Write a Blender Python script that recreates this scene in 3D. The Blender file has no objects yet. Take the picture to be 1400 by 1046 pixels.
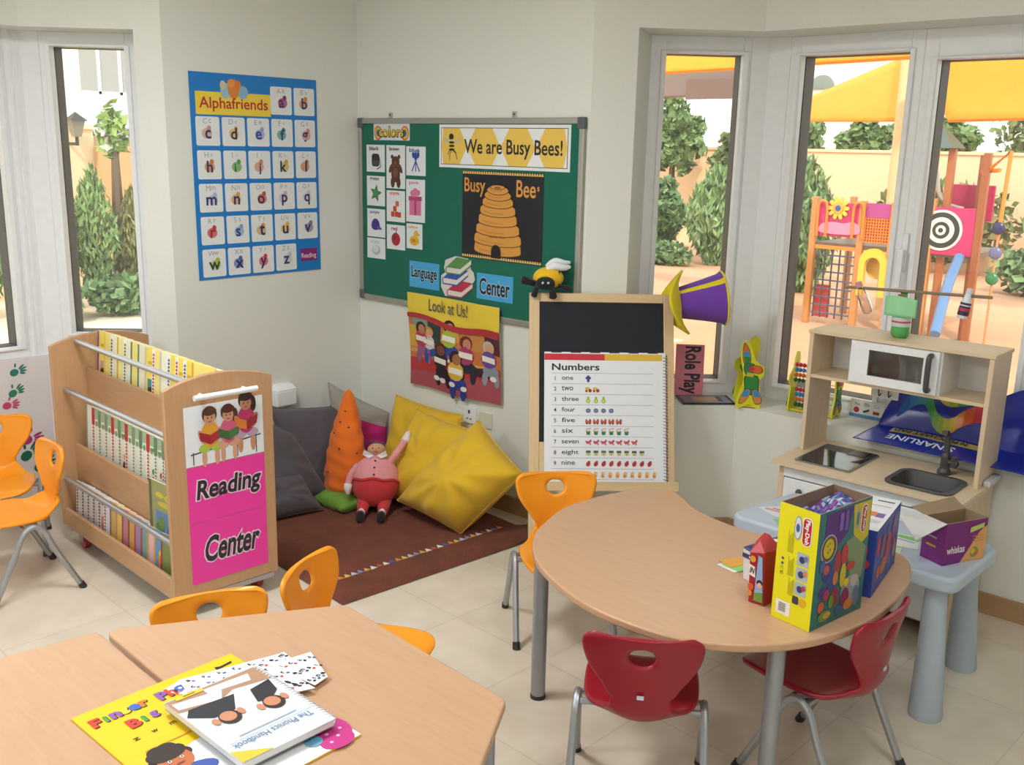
import bpy, bmesh, math, random
from mathutils import Vector, Matrix, Euler
PI = math.pi
random.seed(7)
sc = bpy.context.scene
COL = sc.collection
def lin(c):
    c = c / 255.0
    return c / 12.92 if c <= 0.04045 else ((c + 0.055) / 1.055) ** 2.4
def rgb(h):
    h = h.lstrip('#')
    return tuple(lin(int(h[i:i + 2], 16)) for i in (0, 2, 4))

# ---------------------------------------------------------------- camera
F_PX, PITCH, ROLL, YAW = 1351.14, 0.23306, 0.02271, 0.72587
CAM = Vector((4.217, -3.478, 1.766))
fw = Vector((-math.sin(YAW) * math.cos(PITCH), math.cos(YAW) * math.cos(PITCH), -math.sin(PITCH)))
rt = Vector((math.cos(YAW), math.sin(YAW), 0))
up = rt.cross(fw)
R_ = math.cos(ROLL) * rt + math.sin(ROLL) * up
U_ = -math.sin(ROLL) * rt + math.cos(ROLL) * up
cd = bpy.data.cameras.new('camera')
cam = bpy.data.objects.new('camera', cd)
COL.objects.link(cam)
m = Matrix.Identity(4)
for i in range(3):
    m[i][0], m[i][1], m[i][2], m[i][3] = R_[i], U_[i], -fw[i], CAM[i]
cam.matrix_world = m
cd.sensor_width = 36.0
cd.lens = 36.0 * F_PX / 1400.0
cd.clip_start = 0.05
sc.camera = cam

# ---------------------------------------------------------------- view
vs = sc.view_settings
vs.view_transform = 'Standard'
vs.look = 'None'
vs.exposure = 0.10
vs.gamma = 1.0
vs.use_curve_mapping = False

# ---------------------------------------------------------------- sky and sun
w = bpy.data.worlds.new('sky')
sc.world = w
w.use_nodes = True
nt = w.node_tree
bg = nt.nodes['Background']
tc = nt.nodes.new('ShaderNodeTexCoord')
sep = nt.nodes.new('ShaderNodeSeparateXYZ')
rmp = nt.nodes.new('ShaderNodeValToRGB')
rmp.color_ramp.elements[0].position = 0.0
rmp.color_ramp.elements[0].color = (1.0, 0.965, 0.90, 1)
rmp.color_ramp.elements[1].position = 0.6
rmp.color_ramp.elements[1].color = (0.93, 0.97, 1.0, 1)
nt.links.new(tc.outputs['Generated'], sep.inputs[0])
nt.links.new(sep.outputs['Z'], rmp.inputs[0])
nt.links.new(rmp.outputs[0], bg.inputs['Color'])
bg.inputs['Strength'].default_value = 2.25
sd = bpy.data.lights.new('sun', 'SUN')
sd.energy = 2.9
sd.angle = 0.05
sd.color = (1.0, 0.93, 0.82)
so = bpy.data.objects.new('sun', sd)
COL.objects.link(so)
so.rotation_euler = Vector((-0.45, 0.62, -0.75)).to_track_quat('-Z', 'Y').to_euler()

# ceiling lights of the room (fixtures built with the room)
LAMPS = [(1.5, -2.2, 1.3), (3.7, -1.7, .50), (1.7, -4.2, 1.2), (3.9, -4.6, .75), (5.6, -3.0, .25)]
LAMP_W = 26.0
CEIL = 2.75
for i, (x, y, pw_) in enumerate(LAMPS):
    ld = bpy.data.lights.new('ceiling_lamp', 'AREA')
    ld.shape = 'SQUARE'
    ld.size = 0.56
    ld.energy = LAMP_W * pw_
    ld.color = (0.95, 0.98, 1.0)
    lo = bpy.data.objects.new('ceiling_lamp', ld)
    COL.objects.link(lo)
    lo.location = (x, y, CEIL - 0.07)

# ---------------------------------------------------------------- materials
_M = {}
def mat(h, kind='plain', rough=None, var=0.05, axis='X'):
    key = (h, kind, rough, axis)
    if key in _M: return _M[key]
    ma = bpy.data.materials.new('%s_%s' % (kind, h.lstrip('#')))
    ma.use_nodes = True
    n, l = ma.node_tree.nodes, ma.node_tree.links
    b = n['Principled BSDF']
    c = rgb(h)
    def mixc(fac, a, bb):
        mx = n.new('ShaderNodeMix'); mx.data_type = 'RGBA'
        mx.inputs[6].default_value = (*a, 1); mx.inputs[7].default_value = (*bb, 1)
        l.new(fac, mx.inputs[0]); return mx.outputs[2]
    def dk(c, k): return tuple(min(1, x * k) for x in c)
    co = n.new('ShaderNodeTexCoord')
    def noise(scale, detail=3, sx=1, sy=1, sz=1):
        mp = n.new('ShaderNodeMapping'); mp.inputs['Scale'].default_value = (sx, sy, sz)
        l.new(co.outputs['Object'], mp.inputs[0])
        t = n.new('ShaderNodeTexNoise'); t.inputs['Scale'].default_value = scale; t.inputs['Detail'].default_value = detail
        l.new(mp.outputs[0], t.inputs['Vector']); return t.outputs['Fac']
    def bump(fac, s, d=0.01):
        bp = n.new('ShaderNodeBump'); bp.inputs['Strength'].default_value = s; bp.inputs['Distance'].default_value = d
        l.new(fac, bp.inputs['Height']); l.new(bp.outputs[0], b.inputs['Normal'])
    r = 0.5
    if kind == 'plain':
        l.new(mixc(noise(25), dk(c, 1 - var), dk(c, 1 + var)), b.inputs['Base Color'])
    elif kind == 'print':
        r = 0.45
        l.new(mixc(noise(40), dk(c, 0.97), dk(c, 1.03)), b.inputs['Base Color'])
    elif kind == 'wall':
        r = 0.6
        f = noise(90, 4)
        l.new(mixc(f, dk(c, 0.97), dk(c, 1.03)), b.inputs['Base Color']); bump(f, 0.08, 0.004)
    elif kind == 'wood':
        r = 0.42
        s = {'X': (1.2, 14, 14), 'Y': (14, 1.2, 14), 'Z': (14, 14, 1.2)}[axis]
        f = noise(6, 6, *s)
        f2 = noise(26, 3, *s)
        l1 = mixc(f, dk(c, 0.88), dk(c, 1.10))
        mx = n.new('ShaderNodeMix'); mx.data_type = 'RGBA'; mx.blend_type = 'MULTIPLY'; mx.inputs[0].default_value = 0.35
        l.new(l1, mx.inputs[6]); l.new(mixc(f2, (0.8, 0.78, 0.74), (1, 1, 1)), mx.inputs[7])
        l.new(mx.outputs[2], b.inputs['Base Color'])
    elif kind == 'fabric':
        r = 0.9
        f = noise(14, 4)
        l.new(mixc(f, dk(c, 0.88), dk(c, 1.08)), b.inputs['Base Color']); bump(noise(420, 2), 0.25, 0.002)
        b.inputs['Sheen Weight'].default_value = 0.15
    elif kind == 'shag':
        r = 1.0
        f = noise(9, 5)
        l.new(mixc(f, dk(c, 0.55), dk(c, 1.35)), b.inputs['Base Color']); bump(noise(160, 4), 0.9, 0.01)
    elif kind == 'metal':
        r = 0.38
        b.inputs['Metallic'].default_value = 0.75
        l.new(mixc(noise(60), dk(c, 0.93), dk(c, 1.05)), b.inputs['Base Color'])
    elif kind == 'plastic':
        r = 0.32
        l.new(mixc(noise(12), dk(c, 0.96), dk(c, 1.03)), b.inputs['Base Color']); bump(noise(500, 2), 0.05, 0.001)
    elif kind == 'leaf':
        r = 0.7
        l.new(mixc(noise(3), dk(c, 0.6), dk(c, 1.35)), b.inputs['Base Color'])
    elif kind == 'ground':
        r = 0.9
        l.new(mixc(noise(2.2, 6), dk(c, 0.82), dk(c, 1.12)), b.inputs['Base Color'])
    elif kind == 'tile':
        r = 0.33
        mp = n.new('ShaderNodeMapping'); mp.inputs['Rotation'].default_value = (0, 0, 0.05)
        l.new(co.outputs['Object'], mp.inputs[0])
        br = n.new('ShaderNodeTexBrick')
        br.offset = 0.0; br.inputs['Scale'].default_value = 1.0
        br.inputs['Brick Width'].default_value = 0.45; br.inputs['Row Height'].default_value = 0.45
        br.inputs['Mortar Size'].default_value = 0.003
        br.inputs['Color1'].default_value = (*dk(c, 1.0), 1); br.inputs['Color2'].default_value = (*dk(c, 0.95), 1)
        br.inputs['Mortar'].default_value = (*dk(c, 0.84), 1)
        l.new(mp.outputs[0], br.inputs['Vector'])
        mx = n.new('ShaderNodeMix'); mx.data_type = 'RGBA'; mx.blend_type = 'MULTIPLY'; mx.inputs[0].default_value = 1
        l.new(br.outputs['Color'], mx.inputs[6])
        l.new(mixc(noise(7, 8), (0.80, 0.77, 0.72), (1.12, 1.12, 1.12)), mx.inputs[7])
        l.new(mx.outputs[2], b.inputs['Base Color'])
    elif kind in ('glass', 'clear'):
        n.remove(b)
        out = n['Material Output']
        tr = n.new('ShaderNodeBsdfTransparent'); tr.inputs[0].default_value = (*c, 1)
        gl = n.new('ShaderNodeBsdfGlossy'); gl.inputs['Roughness'].default_value = 0.02
        lw = n.new('ShaderNodeFresnel'); lw.inputs[0].default_value = 1.45
        mx = n.new('ShaderNodeMixShader')
        if kind == 'glass':                      # diffuse veil mixed in to imitate haze and reflections on the panes
            du = n.new('ShaderNodeBsdfDiffuse'); du.inputs[0].default_value = (0.86, 0.87, 0.85, 1)
            md = n.new('ShaderNodeMixShader'); md.inputs[0].default_value = 0.03
            l.new(tr.outputs[0], md.inputs[1]); l.new(du.outputs[0], md.inputs[2]); tr = md
        l.new(lw.outputs[0], mx.inputs[0]); l.new(tr.outputs[0], mx.inputs[1]); l.new(gl.outputs[0], mx.inputs[2])
        l.new(mx.outputs[0], out.inputs[0])
        _M[key] = ma
        return ma
    elif kind == 'sail':
        n.remove(b)
        out = n['Material Output']
        f = mixc(noise(4), dk(c, 0.92), dk(c, 1.05))
        d = n.new('ShaderNodeBsdfDiffuse'); t = n.new('ShaderNodeBsdfTranslucent')
        l.new(f, d.inputs[0]); l.new(f, t.inputs[0])
        mx = n.new('ShaderNodeMixShader'); mx.inputs[0].default_value = 0.6
        l.new(d.outputs[0], mx.inputs[1]); l.new(t.outputs[0], mx.inputs[2]); l.new(mx.outputs[0], out.inputs[0])
        _M[key] = ma
        return ma
    elif kind == 'lamp':
        b.inputs['Base Color'].default_value = (*c, 1)
        b.inputs['Emission Color'].default_value = (*c, 1); b.inputs['Emission Strength'].default_value = 3.0
    elif kind == 'gloss':
        r = 0.08
        l.new(mixc(noise(8), dk(c, 0.95), dk(c, 1.05)), b.inputs['Base Color'])
    b.inputs['Roughness'].default_value = rough if rough is not None else r
    _M[key] = ma
    return ma
def P(h): return mat(h, 'print')

# ---------------------------------------------------------------- mesh builder
def frame(o, u, v):
    u = Vector(u).normalized(); v = Vector(v); v = (v - u * v.dot(u)).normalized(); n_ = u.cross(v)
    mm = Matrix.Identity(4)
    for i in range(3): mm[i][0], mm[i][1], mm[i][2], mm[i][3] = u[i], v[i], n_[i], o[i]
    return mm
_TXT = {}
def text_mesh(s, bold):
    k = (s, bold)
    if k not in _TXT:
        c = bpy.data.curves.new('txt', 'FONT')
        c.body = s; c.size = 1.0; c.resolution_u = 3; c.offset = bold; c.align_x = 'LEFT'
        c.fill_mode = 'FRONT'
        o = bpy.data.objects.new('txt', c)
        COL.objects.link(o)
        dg = bpy.context.evaluated_depsgraph_get()
        me = o.evaluated_get(dg).to_mesh()
        vs_ = [v.co.copy() for v in me.vertices]; fs = [tuple(p.vertices) for p in me.polygons]
        o.evaluated_get(dg).to_mesh_clear()
        bpy.data.objects.remove(o); bpy.data.curves.remove(c)
        xs = [v.x for v in vs_] or [0]; ys = [v.y for v in vs_] or [0]
        _TXT[k] = (vs_, fs, min(xs), max(xs), min(ys), max(ys))
    return _TXT[k]
LAY = 0.0005
class G:
    def __init__(s, T=None):
        s.v, s.f, s.mi, s.mats, s.T, s.k = [], [], [], [], T, 0
    def z(s, L):
        # every printed shape gets its own level, so none are coplanar
        s.k += 1
        return L * LAY + (s.k % 200) * 4e-6
    def _m(s, m_):
        if m_ not in s.mats: s.mats.append(m_)
        return s.mats.index(m_)
    def add(s, vs_, fs, m_, T=None):
        b = len(s.v); k = s._m(m_)
        for p in vs_:
            p = Vector(p)
            if T is not None: p = T @ p
            if s.T is not None: p = s.T @ p
            s.v.append(p)
        for f in fs:
            s.f.append([b + i for i in f]); s.mi.append(k)
        return s
    def poly(s, pts, m_, T=None): return s.add(pts, [list(range(len(pts)))], m_, T)
    def box(s, x0, x1, y0, y1, z0, z1, m_, T=None):
        vs_ = [(x, y, z) for z in (z0, z1) for y in (y0, y1) for x in (x0, x1)]
        return s.add(vs_, [(0, 2, 3, 1), (4, 5, 7, 6), (0, 1, 5, 4), (2, 6, 7, 3), (0, 4, 6, 2), (1, 3, 7, 5)], m_, T)
    def hexa(s, b4, t4, m_, T=None):
        return s.add(list(b4) + list(t4), [(3, 2, 1, 0), (4, 5, 6, 7), (0, 1, 5, 4), (1, 2, 6, 5), (2, 3, 7, 6), (3, 0, 4, 7)], m_, T)
    def prism(s, pts, z0, z1, m_, T=None):
        n_ = len(pts)
        a = sum(pts[i][0] * pts[(i + 1) % n_][1] - pts[(i + 1) % n_][0] * pts[i][1] for i in range(n_))
        if a < 0: pts = list(reversed(pts))
        vs_ = [(x, y, z0) for x, y in pts] + [(x, y, z1) for x, y in pts]
        fs = [list(range(n_ - 1, -1, -1)), list(range(n_, 2 * n_))] + [(i, (i + 1) % n_, n_ + (i + 1) % n_, n_ + i) for i in range(n_)]
        return s.add(vs_, fs, m_, T)
    def tube(s, path, r, m_, n_=10, closed=False, T=None, cap=True):
        path = [Vector(p) for p in path]; N = len(path)
        rs = r if isinstance(r, (list, tuple)) else [r] * N
        t0 = (path[1] - path[0]).normalized()
        nn = t0.orthogonal().normalized(); vs_ = []
        prev = t0
        for i, p in enumerate(path):
            if closed: t = (path[(i + 1) % N] - path[i - 1]).normalized()
            elif i == 0: t = t0
            elif i == N - 1: t = (path[i] - path[i - 1]).normalized()
            else: t = (path[i + 1] - path[i - 1]).normalized()
            q = prev.rotation_difference(t); nn = q @ nn; prev = t
            bb = t.cross(nn)
            for k in range(n_):
                a = 2 * PI * k / n_
                vs_.append(p + (nn * math.cos(a) + bb * math.sin(a)) * rs[i])
        fs = []
        for i in range(N if closed else N - 1):
            j = (i + 1) % N
            for k in range(n_):
                k2 = (k + 1) % n_
                fs.append((i * n_ + k, i * n_ + k2, j * n_ + k2, j * n_ + k))
        if cap and not closed:
            fs.append(list(range(n_ - 1, -1, -1))); fs.append([(N - 1) * n_ + k for k in range(n_)])
        return s.add(vs_, fs, m_, T)
    def cyl(s, p, q, r, m_, n_=16, T=None): return s.tube([p, q], r, m_, n_, T=T)
    def lathe(s, prof, m_, n_=24, T=None, mf=None):
        vs_, N = [], len(prof)
        for r, z in prof:
            for k in range(n_):
                a = 2 * PI * k / n_
                vs_.append((r * math.cos(a), r * math.sin(a), z))
        for i in range(N - 1):
            for k in range(n_):
                k2 = (k + 1) % n_
                s_m = mf(i, k) if mf else m_
                s.add([vs_[i * n_ + k], vs_[i * n_ + k2], vs_[(i + 1) * n_ + k2], vs_[(i + 1) * n_ + k]], [(0, 1, 2, 3)], s_m, T)
        if prof[0][0] > 1e-5: s.add(vs_[:n_], [list(range(n_ - 1, -1, -1))], m_ if not mf else mf(0, 0), T)
        if prof[-1][0] > 1e-5: s.add(vs_[-n_:], [list(range(n_))], m_ if not mf else mf(N - 2, 0), T)
        return s
    def ell(s, c, r, m_, n_=20, T=None, mf=None):
        M_ = n_ // 2
        prof = [(math.sin(PI * i / M_), -math.cos(PI * i / M_)) for i in range(M_ + 1)]
        T2 = Matrix.Translation(c) @ Matrix.Diagonal((r[0], r[1], r[2], 1))
        if T is not None: T2 = T @ T2
        return s.lathe(prof, m_, n_, T2, mf)
    def grid(s, fn, nu, nv, m_, T=None, mf=None):
        vs_ = [fn(i / nu, j / nv) for j in range(nv + 1) for i in range(nu + 1)]
        W = nu + 1
        if mf is None:
            return s.add(vs_, [(j * W + i, j * W + i + 1, (j + 1) * W + i + 1, (j + 1) * W + i) for j in range(nv) for i in range(nu)], m_, T)
        for j in range(nv):
            for i in range(nu):
                s.add([vs_[j * W + i], vs_[j * W + i + 1], vs_[(j + 1) * W + i + 1], vs_[(j + 1) * W + i]], [(0, 1, 2, 3)], mf(i, j), T)
        return s
    # flat art in the local XY plane, at layer L
    def rect(s, x0, y0, x1, y1, m_, L=1, T=None):
        z = s.z(L)
        return s.poly([(x0, y0, z), (x1, y0, z), (x1, y1, z), (x0, y1, z)], m_, T)
    def pg(s, pts, m_, L=1, T=None):
        n_ = len(pts)
        a = sum(pts[i][0] * pts[(i + 1) % n_][1] - pts[(i + 1) % n_][0] * pts[i][1] for i in range(n_))
        if a < 0: pts = list(reversed(pts))
        z = s.z(L)
        return s.poly([(x, y, z) for x, y in pts], m_, T)
    def oval(s, cx, cy, rx, ry, m_, L=1, rot=0, n_=18, T=None):
        c_, s_ = math.cos(rot), math.sin(rot); z = s.z(L)
        return s.poly([(cx + rx * math.cos(a) * c_ - ry * math.sin(a) * s_, cy + rx * math.cos(a) * s_ + ry * math.sin(a) * c_, z)
                       for a in [2 * PI * k / n_ for k in range(n_)]], m_, T)
    def line(s, pts, wd, m_, L=1, T=None):
        for (x0, y0), (x1, y1) in zip(pts, pts[1:]):
            d = math.hypot(x1 - x0, y1 - y0) or 1
            nx, ny = -(y1 - y0) / d * wd / 2, (x1 - x0) / d * wd / 2; z = s.z(L)
            s.poly([(x0 - nx, y0 - ny, z), (x1 - nx, y1 - ny, z), (x1 + nx, y1 + ny, z), (x0 + nx, y0 + ny, z)], m_, T)
        return s
    def text(s, t, x, y, wd, ht, m_, L=2, bold=0.0, T=None, shear=0.0, rot=0.0, align='c'):
        """text fitted in a box wd x ht; (x, y) is the centre (align c) or the lower left (align l)"""
        vs_, fs, x0, x1, y0, y1 = text_mesh(t, bold)
        if not fs: return s
        sy = ht / (y1 - y0)
        sx = wd / (x1 - x0) if wd else sy
        c_, s_ = math.cos(rot), math.sin(rot)
        ox, oy = ((x0 + x1) / 2, (y0 + y1) / 2) if align == 'c' else (x0, y0)
        out = []; z = s.z(L)
        for v in vs_:
            a, b_ = (v.x - ox) * sx, (v.y - oy) * sy
            a += shear * b_
            out.append((x + a * c_ - b_ * s_, y + a * s_ + b_ * c_, z))
        return s.add(out, fs, m_, T)
    def build(s, name, parent=None, smooth=0.6, bevel=0.0, seg=2, weld=False, sub=0, mw=None):
        me = bpy.data.meshes.new(name)
        me.from_pydata([tuple(p) for p in s.v], [], s.f)
        for x in s.mats: me.materials.append(x)
        me.polygons.foreach_set('material_index', s.mi)
        if weld or sub or bevel:
            bm = bmesh.new(); bm.from_mesh(me)
            bmesh.ops.remove_doubles(bm, verts=bm.verts, dist=1e-5)
            bm.to_mesh(me); bm.free()
        me.update()
        if smooth:
            me.polygons.foreach_set('use_smooth', [True] * len(me.polygons))
            me.set_sharp_from_angle(angle=smooth)
        o = bpy.data.objects.new(name, me)
        COL.objects.link(o)
        if parent is not None: o.parent = parent
        if mw is not None: o.matrix_world = mw
        if bevel:
            b = o.modifiers.new('bevel', 'BEVEL'); b.width = bevel; b.segments = seg; b.limit_method = 'ANGLE'; b.angle_limit = 0.7
        if sub:
            b = o.modifiers.new('sub', 'SUBSURF'); b.levels = sub; b.render_levels = sub
        return o
def tag(o, label=None, cat=None, group=None, kind=None):
    if label: o['label'] = label
    if cat: o['category'] = cat
    if group: o['group'] = group
    if kind: o['kind'] = kind
    return o
def thing(name, label, cat, loc=(0, 0, 0), rz=0.0, group=None, mw=None):
    o = bpy.data.objects.new(name, None)
    COL.objects.link(o)
    o.empty_display_size = 0.05
    if mw is not None: o.matrix_world = mw
    else:
        o.location = loc; o.rotation_euler = (0, 0, rz)
    return tag(o, label, cat, group)
def kids(o): return [c for c in bpy.data.objects if c.parent == o]
def dup(root, loc=None, rz=None, label=None, group=None, mw=None):
    def cp(o, par):
        c = o.copy(); COL.objects.link(c)
        if par is not None: c.parent = par
        for ch in kids(o): cp(ch, c)
        return c
    r = cp(root, None)
    if mw is not None: r.matrix_world = mw
    if loc is not None: r.location = loc
    if rz is not None: r.rotation_euler = (0, 0, rz)
    if label: r['label'] = label
    if group: r['group'] = group
    return r
def arcpts(cx, cy, r, a0, a1, n_): return [(cx + r * math.cos(a0 + (a1 - a0) * i / n_), cy + r * math.sin(a0 + (a1 - a0) * i / n_)) for i in range(n_ + 1)]
def rrect(x0, y0, x1, y1, r, n_=4):
    return (arcpts(x1 - r, y0 + r, r, -PI / 2, 0, n_) + arcpts(x1 - r, y1 - r, r, 0, PI / 2, n_)
            + arcpts(x0 + r, y1 - r, r, PI / 2, PI, n_) + arcpts(x0 + r, y0 + r, r, PI, 1.5 * PI, n_))
def roundpoly(pts, r, n_=5):
    out = []
    N = len(pts)
    for i in range(N):
        p, a, b = Vector(pts[i]), Vector(pts[i - 1]), Vector(pts[(i + 1) % N])
        u, v = (a - p).normalized(), (b - p).normalized()
        ang = u.angle(v); d = r / math.tan(ang / 2)
        p0, p1 = p + u * d, p + v * d
        for k in range(n_ + 1):
            t = k / n_
            q = p0 * (1 - t) ** 2 + p * 2 * t * (1 - t) + p1 * t ** 2
            out.append((q.x, q.y))
    return out
def smoothpts(pts, n_=6, closed=False):
    """Catmull-Rom through points"""
    pts = [Vector(p) for p in pts]; N = len(pts); out = []
    rng = range(N) if closed else range(N - 1)
    for i in rng:
        if closed: a, b, c, d = pts[i - 1], pts[i], pts[(i + 1) % N], pts[(i + 2) % N]
        else: a, b, c, d = pts[max(i - 1, 0)], pts[i], pts[i + 1], pts[min(i + 2, N - 1)]
        for k in range(n_):
            t = k / n_
            out.append(0.5 * ((2 * b) + (c - a) * t + (2 * a - 5 * b + 4 * c - d) * t * t + (3 * b - a - 3 * c + d) * t ** 3))
    if not closed: out.append(pts[-1])
    return out
# ================================================================ the room
WALL = mat('#e6e8e1', 'wall'); UPVC = mat('#f3f5f9', 'plain', 0.35); DARK = mat('#151010', 'plain', 0.6)
GLASS = mat('#f4f7f5', 'glass')
def struct(g, name, **k): return tag(g.build(name, **k), kind='structure')
SILL_R, SOF_R, SILL_L, SOF_L = 0.63, 2.27, 0.735, 2.235
JR, CR = (1.68, 0.135), (2.06, 0.515)
JR2 = (1.515, 0.53)                                # far edge of the splayed window jamb
JL, CL = (-0.085, -1.19), (-0.43, -1.535)
ENDW = 4.2
q_ = math.sqrt(.5)
D_ = 0.40
k_ = math.tan(PI / 8)
def off(p, d): return (p[0] - d * q_, p[1] + d * q_)
struct(G().prism([(0, 0), (1.545, 0), JR, JR2, (1.545 - D_ * k_, D_), (0, D_)], 0, CEIL, WALL), 'wall_back', smooth=0)
g = G()
low = [JR, CR, (6.5, CR[1]), (6.5, CR[1] + D_), (CR[0] - D_ * k_, CR[1] + D_), JR2]
g.prism(low, 0, SILL_R, WALL); g.prism(low, SOF_R, CEIL, WALL)
g.prism([(ENDW, CR[1]), (6.5, CR[1]), (6.5, CR[1] + D_), (ENDW, CR[1] + D_)], SILL_R, SOF_R, WALL)
struct(g, 'wall_right', smooth=0)
dl = .175
g = G()
g.prism([(0, D_), (0, -1.105), JL, off(JL, D_), (-D_, -1.105 + D_ * k_), (-D_, D_)], 0, CEIL, WALL)
up_ = [JL, CL, (CL[0], -6), (CL[0] - D_, -6), (CL[0] - D_, CL[1] + D_ * k_), off(JL, D_)]
low = [off(JL, dl), (CL[0] - dl, CL[1] + dl * k_), (CL[0] - dl, -6), (CL[0] - D_, -6), (CL[0] - D_, CL[1] + D_ * k_), off(JL, D_)]
g.prism(low, 0, SILL_L, mat('#e6e1e2', 'wall')); g.prism(up_, SOF_L, CEIL, WALL)
g.prism([(CL[0], -2.7), (CL[0], -6), (CL[0] - D_, -6), (CL[0] - D_, -2.7)], 0, SOF_L, WALL)
struct(g, 'wall_left', smooth=0)
struct(G().box(6.5, 6.7, -6.2, CR[1] + D_, 0, CEIL, WALL), 'wall_east', smooth=0)
struct(G().box(CL[0] - D_, 6.7, -6.2, -6, 0, CEIL, WALL), 'wall_front', smooth=0)
struct(G().box(-1, 6.7, -6.2, 1.0, -0.12, 0, mat('#e2d8c8', 'tile')), 'floor', smooth=0)
struct(G().box(-1, 6.8, -6.3, 1.1, CEIL, CEIL + 0.15, mat('#eeeee8', 'wall')), 'ceiling', smooth=0)
BB = mat('#b08e68', 'plain', 0.4)
b_ = 0.012
struct(G().prism([(CR[0], CR[1]), (6.5, CR[1]), (6.5, CR[1] - b_), (CR[0] + b_ * k_, CR[1] - b_)], 0, 0.085, BB), 'baseboard_right', smooth=0)
struct(G().prism([(0, 0), (1.545, 0), (1.545 + b_ * k_, -b_), (0, -b_)], 0, 0.085, BB), 'baseboard_back', smooth=0)
struct(G().prism([(1.545, 0), CR, (CR[0] + b_ * k_, CR[1] - b_), (1.545 + b_ * k_, -b_)], 0, 0.085, BB), 'baseboard_bay', smooth=0)
struct(G().prism([(0, 0), (0, -1.105), (b_, -1.105), (b_, 0)], 0, 0.085, BB), 'baseboard_left', smooth=0)

# windows: local x along the wall, y outward, z up
def window(name, P_, Q_, d0, z0, z1, x0, x1, gz0, gz1, gx0, gx1, handle=None, flip=1):
    u = Vector((Q_[0] - P_[0], Q_[1] - P_[1], 0)).normalized()
    if flip < 0: u, x0, x1, gx0, gx1 = -u, -x1, -x0, -gx1, -gx0
    nrm = Vector((-u.y, u.x, 0))
    mm = Matrix.Identity(4)
    for i in range(3): mm[i][0], mm[i][1], mm[i][2], mm[i][3] = u[i], nrm[i], (0, 0, 1)[i], (P_[0], P_[1], 0)[i]
    t = thing(name, None, None, mw=mm)
    t['kind'] = 'structure'
    fr = G()
    for ya, yb, mt in ((d0, d0 + .05, UPVC), (d0 + .058, d0 + .145, DARK)):
        if mt is DARK: fr = G()
        fr.box(x0, gx0, ya, yb, z0, z1, mt); fr.box(gx1, x1, ya, yb, z0, z1, mt)
        fr.box(gx0, gx1, ya, yb, z0, gz0, mt); fr.box(gx0, gx1, ya, yb, gz1, z1, mt)
        o = fr.build('window_frame' if mt is UPVC else 'outer_frame', t, smooth=0, bevel=0.003 if mt is UPVC else 0)
        tag(o, 'white plastic inner frame' if mt is UPVC else 'dark outer frame')
    be = G()
    w_ = .010
    for (a, b, c, d) in ((gx0 - w_, gx0, gz0 - w_, gz1 + w_), (gx1, gx1 + w_, gz0 - w_, gz1 + w_), (gx0, gx1, gz0 - w_, gz0), (gx0, gx1, gz1, gz1 + w_)):
        be.box(a - .012 if a < gx0 - .001 else a, b + .012 if b > gx1 + .001 else b, d0 - .012, d0 + .001, c, d, UPVC)
    tag(be.build('glazing_bead', t, smooth=0, bevel=0.003))
    G().box(gx0 - .004, gx1 + .004, d0 + .051, d0 + .057, gz0 - .004, gz1 + .004, GLASS).build('pane', t, smooth=0)
    if handle:
        hx, hz = handle
        h = G()
        h.box(hx - .014, hx + .014, d0 - .012, d0 + .001, hz - .08, hz + .08, UPVC)
        h.box(hx - .010, hx + .010, d0 - .045, d0 - .012, hz - .012, hz + .012, UPVC)
        h.box(hx - .013, hx + .013, d0 - .055, d0 - .037, hz - .15, hz + .014, UPVC)
        h.build('window_handle', t, smooth=0, bevel=0.004)
    return t
d0 = .25
window('window_1', JR, CR, d0, SILL_R, SOF_R, .092, .56, .690, 2.196, .170, .524)
window('window_2', CR, (6.5, CR[1]), d0, SILL_R, SOF_R, .0, .588, .700, 2.188, .049, .532, handle=(.598, 1.373))
window('window_3', CR, (6.5, CR[1]), d0, SILL_R, SOF_R, .588, ENDW - CR[0], .700, 2.150, .644, 1.098)
# corner posts of the two window bays
g = G()
c0 = (CR[0] - d0 * k_, CR[1] + d0); c1 = (CR[0] - (d0 + .12) * k_, CR[1] + d0 + .12)
pa = off((JR[0] + .56 * q_, JR[1] + .56 * q_), d0); pb = off((JR[0] + .56 * q_, JR[1] + .56 * q_), d0 + .12)
g.prism([pa, c0, (CR[0], c0[1]), (CR[0], c1[1]), c1, pb], SILL_R, SOF_R, UPVC)
struct(g, 'trim_1', smooth=0)
dw = .19
window('window_4', JL, CL, dw, SILL_L, SOF_L, 0.0, .485, .84, 2.172, .100, .4355, flip=-1)
window('window_5', CL, (CL[0], -6), dw, SILL_L, SOF_L, .0, 1.165, .785, 2.172, .039, 1.05, flip=-1)
g = G()
c0 = (CL[0] - dw, CL[1] + dw * k_); c1 = (CL[0] - dw - .12, CL[1] + (dw + .12) * k_)
pa = off((JL[0] - .485 * q_, JL[1] - .485 * q_), dw); pb = off((JL[0] - .485 * q_, JL[1] - .485 * q_), dw + .12)
g.prism([pa, c0, (c0[0], CL[1]), (c1[0], CL[1]), c1, pb], SILL_L, SOF_L, UPVC)
for y in (c0[1] - .03, c0[1] - .055): g.box(c0[0], c0[0] + .006, y - .006, y + .006, SILL_L, SOF_L, UPVC)
struct(g, 'trim_2', smooth=0)
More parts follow.
